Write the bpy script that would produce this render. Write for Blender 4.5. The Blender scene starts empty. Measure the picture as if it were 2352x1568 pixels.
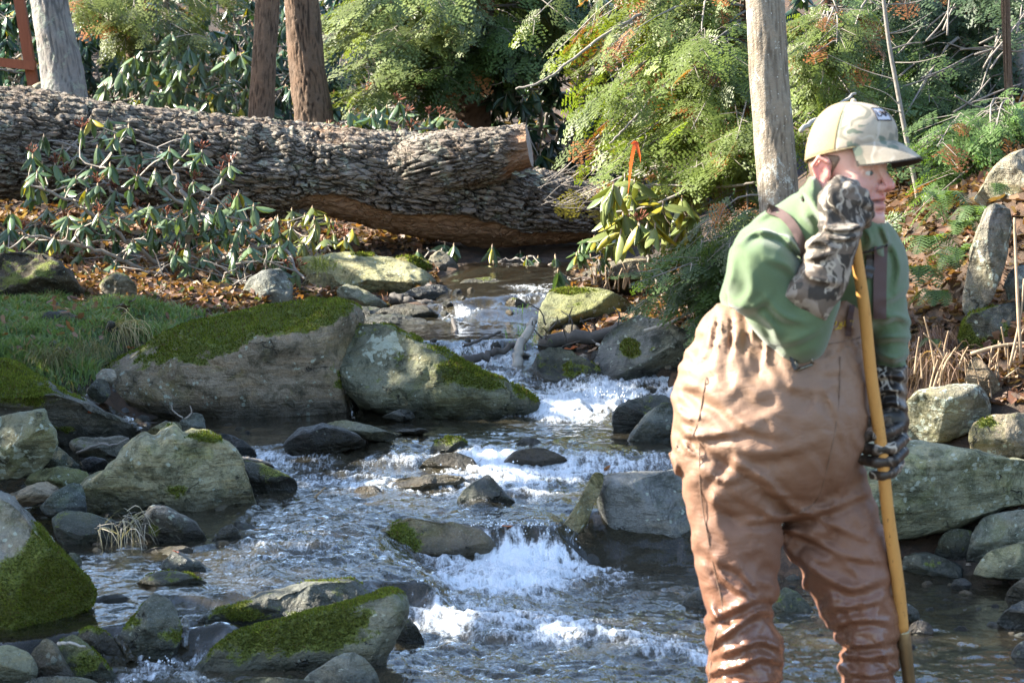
import bpy, math, random
import numpy as np
from mathutils import Vector, Matrix, geometry

# ------------------------------------------------------------------ camera, sky, sun, exposure
SC = bpy.context.scene
COL = SC.collection
PITCH = math.atan((784 - 351) / 5827.0)
CAMZ = 1.55
cam_data = bpy.data.cameras.new('camera')
cam_data.sensor_width = 22.2
cam_data.lens = 55.0
cam_data.clip_end = 300
cam_data.dof.use_dof = True
cam_data.dof.focus_distance = 11.5
cam_data.dof.aperture_fstop = 7.1
cam = bpy.data.objects.new('camera', cam_data)
COL.objects.link(cam)
cam.location = (0, 0, CAMZ)
cam.rotation_euler = (math.pi / 2 - PITCH, 0, 0)
SC.camera = cam

SUN_EL = math.radians(33)
SUN_DIR = Vector((-0.992 * math.cos(SUN_EL), 0.126 * math.cos(SUN_EL), math.sin(SUN_EL)))   # towards the sun
world = bpy.data.worlds.new('World')
SC.world = world
world.use_nodes = True
wn = world.node_tree.nodes
sky = wn.new('ShaderNodeTexSky')
sky.sky_type = 'NISHITA'
sky.sun_disc = False
sky.sun_elevation = SUN_EL
sky.sun_rotation = math.atan2(SUN_DIR.x, SUN_DIR.y)
bg = wn['Background']
bg.inputs[1].default_value = 0.12
world.node_tree.links.new(sky.outputs[0], bg.inputs[0])
sun_data = bpy.data.lights.new('sun', 'SUN')
sun_data.energy = 5.0
sun_data.angle = math.radians(0.53)
sun_data.color = (1.0, 0.93, 0.80)
sun = bpy.data.objects.new('sun', sun_data)
COL.objects.link(sun)
sun.rotation_euler = (-SUN_DIR).to_track_quat('-Z', 'Y').to_euler()
sun.location = (-8, 6, 12)
SC.view_settings.view_transform = 'Standard'
SC.view_settings.look = 'None'
SC.view_settings.exposure = 2.15
SC.view_settings.gamma = 1.0
SC.view_settings.use_curve_mapping = False
SC.render.engine = 'CYCLES'
SC.cycles.use_denoising = True
SC.cycles.max_bounces = 7
SC.cycles.diffuse_bounces = 3
SC.cycles.glossy_bounces = 3
SC.cycles.transmission_bounces = 4
SC.cycles.transparent_max_bounces = 10
SC.cycles.caustics_reflective = False
SC.cycles.caustics_refractive = False

# ------------------------------------------------------------------ pixel -> place (2352 x 1568 view of the photograph)
FV = 5827.0
SA, CA = math.sin(PITCH), math.cos(PITCH)
def P(vx, vy, d):
    cx = (vx - 1176) / FV; cy = (784 - vy) / FV
    dy = cy * SA + CA; dz = cy * CA - SA
    t = d / dy
    return Vector((cx * t, d, CAMZ + dz * t))
def PA(v, d):
    v = np.asarray(v, float)
    cx = (v[:, 0] - 1176) / FV; cy = (784 - v[:, 1]) / FV
    dy = cy * SA + CA; dz = cy * CA - SA
    t = d / dy
    return np.stack([cx * t, np.broadcast_to(d, t.shape), CAMZ + dz * t], 1)
def G(vx, vy, z):
    cx = (vx - 1176) / FV; cy = (784 - vy) / FV
    dy = cy * SA + CA; dz = cy * CA - SA
    t = (z - CAMZ) / dz
    return Vector((cx * t, dy * t, z))

# ------------------------------------------------------------------ noise (numpy)
def _hash(ix, iy, iz, s):
    h = (ix * 374761393 + iy * 668265263 + iz * 2147483647 + s * 144665) & 0xffffffff
    h = ((h ^ (h >> 13)) * 1274126177) & 0xffffffff
    h = ((h ^ (h >> 16)) * 2246822519) & 0xffffffff
    return ((h ^ (h >> 15)) & 0xffff) / 65535.0
def vnoise(p, seed=0):
    p = np.asarray(p, float)
    i = np.floor(p).astype(np.int64); f = p - i
    f = f * f * f * (f * (f * 6 - 15) + 10)
    r = 0
    for a in (0, 1):
        wx = f[:, 0] if a else 1 - f[:, 0]
        for b in (0, 1):
            wy = f[:, 1] if b else 1 - f[:, 1]
            for c in (0, 1):
                wz = f[:, 2] if c else 1 - f[:, 2]
                r = r + wx * wy * wz * _hash(i[:, 0] + a, i[:, 1] + b, i[:, 2] + c, seed)
    return r * 2 - 1
def fbm(p, oct=4, seed=0, gain=0.5):
    p = np.asarray(p, float); a = 1; r = 0; t = 0
    for o in range(oct):
        r = r + a * vnoise(p * (2.03 ** o) + 17.3 * o, seed + o); t += a; a *= gain
    return r / t
def voro2(x, y, seed=0, wrapx=None):
    ix = np.floor(x).astype(np.int64); iy = np.floor(y).astype(np.int64)
    f1 = np.full(x.shape, 9.0); f2 = np.full(x.shape, 9.0); cid = np.zeros(x.shape)
    for a in (-1, 0, 1):
        for b in (-1, 0, 1):
            jx = ix + a; jy = iy + b
            hx = jx if wrapx is None else jx % wrapx
            px = jx + 0.1 + 0.8 * _hash(hx, jy, 0 * jx, seed); py = jy + 0.1 + 0.8 * _hash(hx, jy, 0 * jx + 1, seed)
            dd = np.hypot(px - x, py - y)
            hid = _hash(hx, jy, 0 * jx + 2, seed)
            n = dd < f1
            f2 = np.where(n, f1, np.minimum(f2, dd)); cid = np.where(n, hid, cid); f1 = np.where(n, dd, f1)
    return f1, f2, cid
def sstep(a, b, x):
    t = np.clip((x - a) / (b - a), 0, 1)
    return t * t * (3 - 2 * t)

# ------------------------------------------------------------------ mesh and object helpers
def mesh_np(name, verts, faces, mat=None, smooth=True, attrs=None, colors=None):
    """faces: int array (n,3) or (n,4)."""
    me = bpy.data.meshes.new(name)
    verts = np.asarray(verts, np.float32); faces = np.asarray(faces, np.int32)
    k = faces.shape[1]
    me.vertices.add(len(verts)); me.vertices.foreach_set('co', verts.ravel())
    me.loops.add(faces.size); me.loops.foreach_set('vertex_index', faces.ravel())
    me.polygons.add(len(faces))
    me.polygons.foreach_set('loop_start', np.arange(0, faces.size, k, dtype=np.int32))
    me.polygons.foreach_set('loop_total', np.full(len(faces), k, np.int32))
    me.polygons.foreach_set('use_smooth', np.full(len(faces), smooth, bool))
    for n, a in (attrs or {}).items():
        at = me.attributes.new(n, 'FLOAT', 'POINT'); at.data.foreach_set('value', np.asarray(a, np.float32))
    for n, a in (colors or {}).items():
        a = np.asarray(a, np.float32)
        if a.shape[1] == 3: a = np.concatenate([a, np.ones((len(a), 1), np.float32)], 1)
        at = me.attributes.new(n, 'FLOAT_COLOR', 'POINT'); at.data.foreach_set('color', a.ravel())
    me.update(calc_edges=True); me.validate()
    if mat: me.materials.append(mat)
    return me
def link(name, me, parent=None, loc=None):
    o = bpy.data.objects.new(name, me); COL.objects.link(o)
    if parent is not None: o.parent = parent
    if loc is not None: o.location = loc
    return o
def tag(o, label, cat, group=None):
    o['label'] = label; o['category'] = cat
    if group: o['group'] = group
    return o
def kind(o, k):
    o['kind'] = k; return o
def thing(name, label, cat, loc, group=None):
    o = bpy.data.objects.new(name, None); COL.objects.link(o); o.location = loc
    o.empty_display_size = 0.1
    return tag(o, label, cat, group)
class MB:
    """collects triangles / quads with an optional colour per vertex."""
    def __init__(s): s.v = []; s.q = []; s.c = []; s.n = 0
    def add(s, v, f, col=None):
        v = np.asarray(v, float); f = np.asarray(f, int)
        if f.shape[1] == 3: f = np.concatenate([f, f[:, 2:3]], 1)
        s.v.append(v); s.q.append(f + s.n); s.n += len(v)
        if col is not None:
            col = np.asarray(col, float)
            s.c.append(np.broadcast_to(col, (len(v), 3)) if col.ndim == 1 else col)
        else: s.c.append(np.ones((len(v), 3)))
    def build(s, name, mat, parent=None, smooth=True, origin=None):
        v = np.concatenate(s.v); q = np.concatenate(s.q); c = np.concatenate(s.c)
        o0 = np.zeros(3) if origin is None else np.array(origin, float)
        tri = q[q[:, 2] == q[:, 3]][:, :3]; quad = q[q[:, 2] != q[:, 3]]
        t2 = np.concatenate([tri, quad[:, [0, 1, 2]], quad[:, [0, 2, 3]]]) if len(quad) and len(tri) else (tri if len(tri) else quad)
        me = mesh_np(name, v - o0, t2, mat, smooth, colors={'col': c})
        return link(name, me, parent)
def tube(mb, pts, rad, n=6, col=None, cap=True):
    pts = np.asarray(pts, float); m = len(pts)
    rad = np.broadcast_to(np.asarray(rad, float), (m,))
    t = np.gradient(pts, axis=0); t /= np.linalg.norm(t, axis=1)[:, None] + 1e-9
    ref = np.array([0.31, 0.77, 0.55])
    a = np.cross(t, ref); bad = np.linalg.norm(a, axis=1) < 0.15
    a[bad] = np.cross(t[bad], [1, 0, 0]); a /= np.linalg.norm(a, axis=1)[:, None]
    b = np.cross(t, a)
    th = np.linspace(0, 2 * np.pi, n, endpoint=False)
    v = pts[:, None] + rad[:, None, None] * (a[:, None] * np.cos(th)[None, :, None] + b[:, None] * np.sin(th)[None, :, None])
    v = v.reshape(-1, 3)
    i, j = np.meshgrid(np.arange(m - 1), np.arange(n), indexing='ij')
    q = np.stack([i * n + j, i * n + (j + 1) % n, (i + 1) * n + (j + 1) % n, (i + 1) * n + j], -1).reshape(-1, 4)
    if cap:
        v = np.concatenate([v, pts[:1], pts[-1:]])
        k = np.arange(n)
        c0 = np.stack([np.full(n, m * n), (k + 1) % n, k, k], 1); c1 = np.stack([np.full(n, m * n + 1), (m - 1) * n + k, (m - 1) * n + (k + 1) % n, (m - 1) * n + (k + 1) % n], 1)
        q = np.concatenate([q, c0, c1])
    mb.add(v, q, col)
def spline(pts, n):
    """Catmull-Rom through the rows of pts, n samples."""
    p = np.asarray(pts, float)
    if len(p) == 2: return p[0] + (p[1] - p[0]) * np.linspace(0, 1, n)[:, None]
    e = np.concatenate([[2 * p[0] - p[1]], p, [2 * p[-1] - p[-2]]])
    t = np.linspace(0, len(p) - 1 - 1e-6, n); i = t.astype(int); u = (t - i)[:, None]
    a, b, c, d = e[i], e[i + 1], e[i + 2], e[i + 3]
    return 0.5 * (2 * b + (c - a) * u + (2 * a - 5 * b + 4 * c - d) * u ** 2 + (3 * b - a - 3 * c + d) * u ** 3)

# ------------------------------------------------------------------ shader helper
class Mat:
    def __init__(s, name):
        s.m = bpy.data.materials.new(name); s.m.use_nodes = True
        s.t = s.m.node_tree; s.t.nodes.clear()
        s.out = s.t.nodes.new('ShaderNodeOutputMaterial')
        s.tc = s.n('ShaderNodeTexCoord')
    def n(s, typ, ins=None, **kw):
        nd = s.t.nodes.new(typ)
        for k, v in kw.items(): setattr(nd, k, v)
        for k, v in (ins or {}).items(): s.set(nd.inputs[k], v)
        return nd
    def set(s, inp, v):
        if hasattr(v, 'is_linked') or isinstance(v, bpy.types.NodeSocket): s.t.links.new(v, inp)
        else:
            if isinstance(v, tuple) and len(v) == 3 and inp.type == 'RGBA': v = (*v, 1)
            inp.default_value = v
    def obj(s): return s.tc.outputs['Object']
    def attr(s, name, out='Fac'): return s.n('ShaderNodeAttribute', attribute_name=name).outputs[out]
    def noise(s, vec, scale, detail=4, rough=0.55, dist=0.0, out=0):
        return s.n('ShaderNodeTexNoise', {'Vector': vec, 'Scale': scale, 'Detail': detail, 'Roughness': rough, 'Distortion': dist}).outputs[out]
    def voro(s, vec, scale, feature='F1', out='Distance', rnd=1.0):
        return s.n('ShaderNodeTexVoronoi', {'Vector': vec, 'Scale': scale, 'Randomness': rnd}, feature=feature).outputs[out]
    def map(s, vec, scale=(1, 1, 1), rot=(0, 0, 0), loc=(0, 0, 0)):
        return s.n('ShaderNodeMapping', {'Vector': vec, 'Scale': scale, 'Rotation': rot, 'Location': loc}).outputs[0]
    def mr(s, v, a, b, c=0.0, d=1.0, smooth=True):
        return s.n('ShaderNodeMapRange', {0: v, 1: a, 2: b, 3: c, 4: d}, interpolation_type='SMOOTHSTEP' if smooth else 'LINEAR', clamp=True).outputs[0]
    def math(s, op, a, b=0.0, c=0.0):
        return s.n('ShaderNodeMath', {0: a, 1: b, 2: c}, operation=op).outputs[0]
    def mix(s, f, a, b, blend='MIX'):
        nd = s.n('ShaderNodeMix', data_type='RGBA', blend_type=blend)
        s.set(nd.inputs[0], f); s.set(nd.inputs[6], a); s.set(nd.inputs[7], b)
        return nd.outputs[2]
    def bump(s, h, strength=0.5, dist=0.01, nrm=None):
        ins = {'Height': h, 'Strength': strength, 'Distance': dist}
        if nrm is not None: ins['Normal'] = nrm
        return s.n('ShaderNodeBump', ins).outputs[0]
    def pbsdf(s, **k):
        nd = s.n('ShaderNodeBsdfPrincipled')
        for a, v in k.items(): s.set(nd.inputs[a.replace('_', ' ')], v)
        return nd.outputs[0]
    def end(s, sh): s.t.links.new(sh, s.out.inputs[0]); return s.m
    def mixsh(s, f, a, b):
        nd = s.n('ShaderNodeMixShader'); s.set(nd.inputs[0], f); s.set(nd.inputs[1], a); s.set(nd.inputs[2], b)
        return nd.outputs[0]
# ------------------------------------------------------------------ ground and water heights
def tin(pts, X, Y):
    pts = np.asarray(pts, float)
    r = geometry.delaunay_2d_cdt([Vector(p[:2]) for p in pts], [], [], 0, 1e-6)
    vs = np.array([[v.x, v.y] for v in r[0]])
    zs = np.array([pts[o[0]][2] for o in r[3]])
    Z = np.full(X.shape, np.nan)
    for t in r[2]:
        a, b, c = vs[t[0]], vs[t[1]], vs[t[2]]
        d = (b[1] - c[1]) * (a[0] - c[0]) + (c[0] - b[0]) * (a[1] - c[1])
        if abs(d) < 1e-12: continue
        lo = np.minimum(np.minimum(a, b), c) - 1e-6; hi = np.maximum(np.maximum(a, b), c) + 1e-6
        m = (X >= lo[0]) & (X <= hi[0]) & (Y >= lo[1]) & (Y <= hi[1])
        x = X[m]; y = Y[m]
        l1 = ((b[1] - c[1]) * (x - c[0]) + (c[0] - b[0]) * (y - c[1])) / d
        l2 = ((c[1] - a[1]) * (x - c[0]) + (a[0] - c[0]) * (y - c[1])) / d
        l3 = 1 - l1 - l2
        ok = (l1 >= -1e-4) & (l2 >= -1e-4) & (l3 >= -1e-4)
        zz = Z[m]; zz[ok] = (l1 * zs[t[0]] + l2 * zs[t[1]] + l3 * zs[t[2]])[ok]; Z[m] = zz
    return Z
def blur(Z, n):
    for _ in range(n):
        Q = np.pad(Z, 1, mode='edge')
        Z = (Q[:-2, 1:-1] + Q[2:, 1:-1] + Q[1:-1, :-2] + Q[1:-1, 2:] + 2 * Q[1:-1, 1:-1]) / 6
    return Z
# water: (vx, vy, z, foam, rough)
WPT = [
 # lowest pool
 (600, 1700, -.01, .1, .3), (1000, 1640, -.01, .1, .4), (1400, 1640, -.01, .1, .4), (1800, 1640, -.01, .05, .3), (2300, 1640, -.01, 0, .2), (2700, 1500, -.01, 0, .2),
 (950, 1568, 0, .12, .5), (1150, 1568, 0, .14, .5), (1350, 1568, 0, .14, .5), (1600, 1560, 0, .14, .5), (1900, 1560, 0, .08, .4), (2150, 1560, 0, .04, .3), (2350, 1560, 0, .0, .2),
 (1000, 1490, 0, .18, .6), (1180, 1495, 0, .42, .7), (1350, 1490, .005, .3, .7), (1500, 1500, .005, .62, .8), (1620, 1520, 0, .6, .7), (1750, 1490, 0, .2, .4), (2000, 1480, 0, .05, .3), (2200, 1470, 0, .0, .2), (2352, 1460, 0, .0, .2),
 (950, 1415, .005, .75, .9), (1050, 1430, .015, .85, 1), (1180, 1440, .015, .8, 1), (1300, 1452, .01, .72, .9), (1400, 1475, .005, .75, .9), (1550, 1400, 0, .15, .5), (1450, 1420, 0, .12, .5), (1650, 1420, 0, .1, .4),
 (1060, 1365, .015, .88, 1), (1150, 1345, .02, .95, 1), (1250, 1345, .02, .9, 1), (1380, 1360, .01, .45, .7), (1500, 1365, .005, .3, .5), (1300, 1395, .005, .3, .6), (1620, 1350, 0, .28, .4),
 (1010, 1322, .02, .7, .9), (1120, 1308, .03, .98, 1), (1200, 1300, .04, 1, 1), (1260, 1306, .03, .95, 1), (1380, 1320, .01, .7, .8), (1500, 1330, .005, .4, .4), (1600, 1330, 0, .3, .4), (1850, 1340, 0, .1, .2), (2100, 1340, 0, 0, .15), (2352, 1330, 0, 0, .15), (2700, 1330, 0, 0, .15),
 # first fall and the step above it
 (1130, 1215, .155, .35, .3), (1195, 1210, .16, .5, .3), (1262, 1210, .16, .45, .3), (1300, 1240, .12, .3, .4), (1080, 1205, .16, .22, .3), (1330, 1300, .02, .2, .4), (1400, 1298, .012, .25, .4), (1470, 1300, .01, .25, .4), (1560, 1302, .008, .2, .3), (1650, 1305, .008, .1, .3), (1450, 1175, .18, 0, .2), (1600, 1175, .18, 0, .2), (1340, 1180, .17, .2, .3),
 (900, 1190, .165, .2, .5), (1000, 1175, .17, .25, .5), (1120, 1170, .175, .3, .5), (1250, 1160, .18, .42, .6), (1320, 1120, .19, .4, .6),
 (700, 1195, .165, .3, .6), (800, 1160, .175, .28, .6), (900, 1150, .18, .3, .6), (1000, 1140, .185, .45, .7), (1100, 1130, .19, .65, .8), (1200, 1125, .19, .75, .9), 
 (640, 1130, .19, .4, .6), (760, 1125, .19, .45, .7), (880, 1118, .195, .6, .8), (980, 1105, .2, .5, .7), 
 (690, 1085, .215, .45, .8), (800, 1085, .215, .45, .8), (900, 1090, .21, .3, .6), (1000, 1085, .215, .45, .8), (1100, 1085, .215, .85, 1), (1200, 1095, .21, .85, 1), (1290, 1092, .21, .9, 1), (1400, 1092, .205, .6, .8), (1500, 1092, .205, .5, .7), (1600, 1092, .205, .4, .6),
 (620, 1055, .245, .65, .8), (700, 1055, .25, .5, .8), (800, 1055, .25, .35, .7), (900, 1060, .245, .5, .8), (1000, 1058, .245, .6, .8), (1090, 1050, .255, .85, .9), (1180, 1055, .25, .8, .9), (1280, 1050, .255, .55, .7), (1360, 1048, .265, .6, .5), (1450, 1048, .265, .6, .5), (1540, 1048, .265, .45, .5),
 # second pool
 (580, 1025, .28, .3, .3), (660, 1018, .282, .1, .2), (760, 1020, .282, .15, .4), (880, 1020, .282, .25, .5), (980, 1018, .282, .3, .5), (1080, 1020, .282, .3, .5), (1180, 1022, .282, .25, .4), (1300, 1024, .282, .28, .3), (1420, 1024, .282, .2, .2), (1540, 1024, .282, .1, .2), (1700, 1024, .282, .1, .2),
 (520, 985, .285, .0, .12), (660, 985, .285, .0, .12), (820, 985, .285, .02, .15), (980, 985, .285, .1, .3), (1120, 985, .285, .16, .35), (1260, 985, .285, .18, .4), (1400, 985, .285, .16, .35), (1540, 985, .285, .05, .2),
 (500, 960, .287, .0, .1), (700, 960, .287, .0, .1), (900, 962, .287, .02, .1), (1080, 962, .287, .12, .3), (1180, 958, .29, .45, .6), (1280, 958, .295, .8, .9), (1360, 962, .29, .7, .8), (1450, 962, .288, .35, .5), (1560, 962, .287, .1, .2),
 # chute beside the lichen boulder, foam below it
 (1250, 928, .34, .8, .8), (1320, 930, .335, .98, 1), (1400, 930, .33, 1, 1), (1460, 935, .32, .9, 1), (1300, 918, .34, .9, .8), (1360, 908, .355, .95, .9), (1420, 897, .375, 1, .9), (1480, 905, .36, .8, .9), (1235, 900, .36, .6, .5),
 (1180, 880, .40, .7, .4), (1230, 865, .425, .5, .4), (1120, 848, .44, .85, .4), (1190, 850, .45, .5, .4), (1240, 845, .46, .35, .3), (1300, 845, .46, .3, .3), (1050, 840, .46, .7, .6), (1100, 833, .465, .7, .8),
 # third fall, third pool
 (1040, 805, .53, .45, .4), (1100, 800, .53, .55, .4), (1170, 800, .53, .4, .4), (1240, 800, .53, .25, .3),
 (960, 782, .565, .3, .2), (1050, 780, .57, .35, .2), (1120, 780, .57, .4, .2), (1200, 778, .572, .25, .2), (850, 775, .572, .0, .1), (780, 775, .572, 0, .1),
 (830, 757, .577, .0, .1), (960, 757, .577, .02, .1), (1080, 757, .577, .04, .1), (1200, 757, .577, .05, .1), (1300, 757, .577, .05, .1),
 (800, 742, .58, .0, .1), (920, 744, .58, .1, .2), (1000, 744, .585, .45, .5), (1090, 742, .588, .3, .4), (1200, 744, .58, .1, .2), (1300, 742, .58, 0, .1),
 # upper riffles
 (1020, 728, .60, .4, .5), (1060, 725, .61, .7, .7), (1110, 722, .615, .25, .4), (1200, 722, .61, .2, .3), (1050, 703, .66, .6, .4), (1100, 703, .665, .5, .4), (1160, 700, .67, .35, .3), (1250, 700, .67, .3, .3),
 (1060, 690, .69, .3, .3), (1130, 685, .70, .35, .3), (1200, 680, .71, .5, .4), (1260, 675, .72, .5, .4), (1320, 675, .72, .2, .3), (1150, 668, .725, .25, .3), (1210, 664, .73, .6, .5), (1260, 655, .74, .5, .4), (1180, 648, .75, .2, .3), (1250, 640, .76, .2, .3), (1330, 650, .76, .1, .2), (1050, 650, .75, .1, .2),
 (1200, 615, .79, .1, .2), (1290, 615, .79, .1, .2), (1100, 615, .79, .1, .2),
 (700, 745, .572, 0, .05), (760, 725, .575, 0, .05), (860, 715, .58, 0, .05), (940, 700, .60, 0, .1), (980, 680, .64, 0, .1), (680, 700, .585, 0, .05), (900, 660, .66, 0, .05), (1000, 650, .71, 0, .1),
 # quiet pool behind the mossy stones on the left
 (850, 1345, .10, .25, .4), (920, 1340, .10, .3, .4), (985, 1345, .095, .35, .4), (1035, 1360, .05, .5, .5), (905, 1395, .05, .3, .5),
 (640, 1235, .15, .4, .7), (760, 1240, .145, .5, .8), (860, 1250, .14, .3, .6), (560, 1260, .14, .4, .7), (660, 1275, .135, .4, .7), (780, 1285, .13, .45, .8), (880, 1290, .125, .4, .6), (950, 1310, .115, .4, .5),
 (450, 1285, .13, .25, .5), (520, 1310, .12, .35, .6), (620, 1315, .12, .35, .6), (740, 1320, .115, .35, .5), (330, 1300, .125, .15, .4), (250, 1330, .12, .1, .35),
 (300, 1380, .112, .12, .3), (400, 1370, .112, .12, .35), (500, 1370, .112, .22, .4), (600, 1360, .112, .2, .4), (220, 1400, .11, .1, .3), (250, 1440, .108, .15, .3), (380, 1425, .108, .1, .25), (430, 1428, .105, .3, .3), (500, 1420, .105, .1, .3), (160, 1455, .107, .1, .2), (60, 1470, .1, 0, .1), (60, 1560, .0, 0, .1), (170, 1550, .0, .1, .2), (-100, 1570, 0, 0, .1), (230, 1530, .02, .2, .3),
 # still water between the rocks of the left margin
 (60, 1250, .12, 0, .08), (60, 1190, .14, 0, .08), (200, 1180, .15, 0, .08), (330, 1230, .14, .05, .1), (60, 1110, .18, 0, .08), (200, 1080, .215, 0, .08), (300, 1040, .25, 0, .08), (100, 1040, .235, .05, .1), (220, 1020, .255, .1, .2), (-150, 1150, .15, 0, .05), (-150, 1300, .115, 0, .05), (-150, 1060, .22, 0, .05), (420, 1010, .27, 0, .1), (-150, 1460, .1, 0, .05),
 (300, 1465, .08, .35, .4), (420, 1490, .015, .55, .6), (310, 1520, .01, .55, .6), (360, 1530, .0, .75, .8), (420, 1520, .0, .6, .8), (320, 1568, -.005, .7, .8), (400, 1568, -.005, .5, .7), (600, 1530, 0, .2, .4), (800, 1530, 0, .15, .4), (250, 1600, -.01, .3, .4), (100, 1620, -.01, 0, .3), (480, 1480, .02, .4, .5), (850, 1440, .01, .3, .5), (700, 1470, .01, .2, .4),
]
WXYZ = np.array([[*G(a, b, z)] for a, b, z, f, r in WPT])
WF = np.array([[f, r] for a, b, z, f, r in WPT])
wx = np.arange(-2.3, 3.0, 0.0155)
wy = np.concatenate([np.arange(6.75, 9.7, 0.0145), np.arange(9.7, 12.9, 0.019), np.arange(12.9, 20.2, 0.04)])
WX, WY = np.meshgrid(wx, wy)
def wext(col):
    q = np.column_stack([WXYZ[:, :2], col])
    # frame of far points repeats the nearest value so that the sheet runs on under the banks
    ring = []
    for x in (-3.2, 3.6):
        for y in np.arange(5.5, 21, 0.5):
            k = np.argmin((WXYZ[:, 0] - x) ** 2 * 0.3 + (WXYZ[:, 1] - y) ** 2); ring.append((x, y, col[k]))
    for x in np.arange(-3, 3.6, 0.5):
        for y in (5.5, 20.5):
            k = np.argmin((WXYZ[:, 0] - x) ** 2 * 0.3 + (WXYZ[:, 1] - y) ** 2); ring.append((x, y, col[k]))
    return tin(np.concatenate([q, ring]), WX, WY)
WZ0 = wext(WXYZ[:, 2])
WZ0 = blur(WZ0, 2)
FOAM = blur(wext(WF[:, 0]), 4)
ROUGH = blur(wext(WF[:, 1]), 6)
def water_z(x, y):
    x = np.atleast_1d(np.asarray(x, float)); y = np.atleast_1d(np.asarray(y, float))
    i = np.clip(np.searchsorted(wy, y), 0, len(wy) - 1); j = np.clip(np.searchsorted(wx, x), 0, len(wx) - 1)
    return WZ0[i, j]

# the channel outline in plan
CH = [(180, 1700, 0), (100, 1600, 0), (0, 1520, .1), (-150, 1480, .1), (-200, 1200, .13), (-150, 1070, .21), (60, 1030, .245), (200, 1008, .26), (330, 985, .275), (430, 975, .287), (420, 940, .287), (800, 932, .287), (1060, 925, .29), (1120, 905, .34), (1110, 880, .4), (1050, 850, .45), (960, 800, .55), (800, 778, .577), (760, 742, .58), (960, 735, .59), (1010, 700, .66), (1040, 670, .72), (1020, 630, .77), (1100, 600, .8),
      (1320, 600, .8), (1320, 650, .75), (1240, 690, .69), (1250, 740, .58), (1240, 790, .55), (1330, 840, .46), (1330, 860, .43), (1500, 885, .38), (1580, 930, .32), (1620, 1000, .28), (1650, 1090, .2), (1640, 1300, .01), (1800, 1330, 0), (2060, 1330, 0), (2230, 1330, 0), (2500, 1340, 0), (2800, 1350, 0), (2900, 1700, 0)]
CHP = np.array([[*G(a, b, z)][:2] for a, b, z in CH])
def poly_sd(poly, x, y):
    """signed distance, positive inside."""
    x = np.asarray(x, float); y = np.asarray(y, float)
    d = np.full(x.shape, 1e9); inside = np.zeros(x.shape, bool)
    n = len(poly)
    for i in range(n):
        a = poly[i]; b = poly[(i + 1) % n]
        e = b - a; wxx = x - a[0]; wyy = y - a[1]
        t = np.clip((wxx * e[0] + wyy * e[1]) / (e @ e + 1e-12), 0, 1)
        d = np.minimum(d, np.hypot(wxx - e[0] * t, wyy - e[1] * t))
        c = (a[1] > y) != (b[1] > y)
        with np.errstate(divide='ignore', invalid='ignore'):
            xi = (b[0] - a[0]) * (y - a[1]) / (b[1] - a[1] + 1e-15) + a[0]
        inside ^= c & (x < xi)
    return np.where(inside, d, -d)
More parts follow.
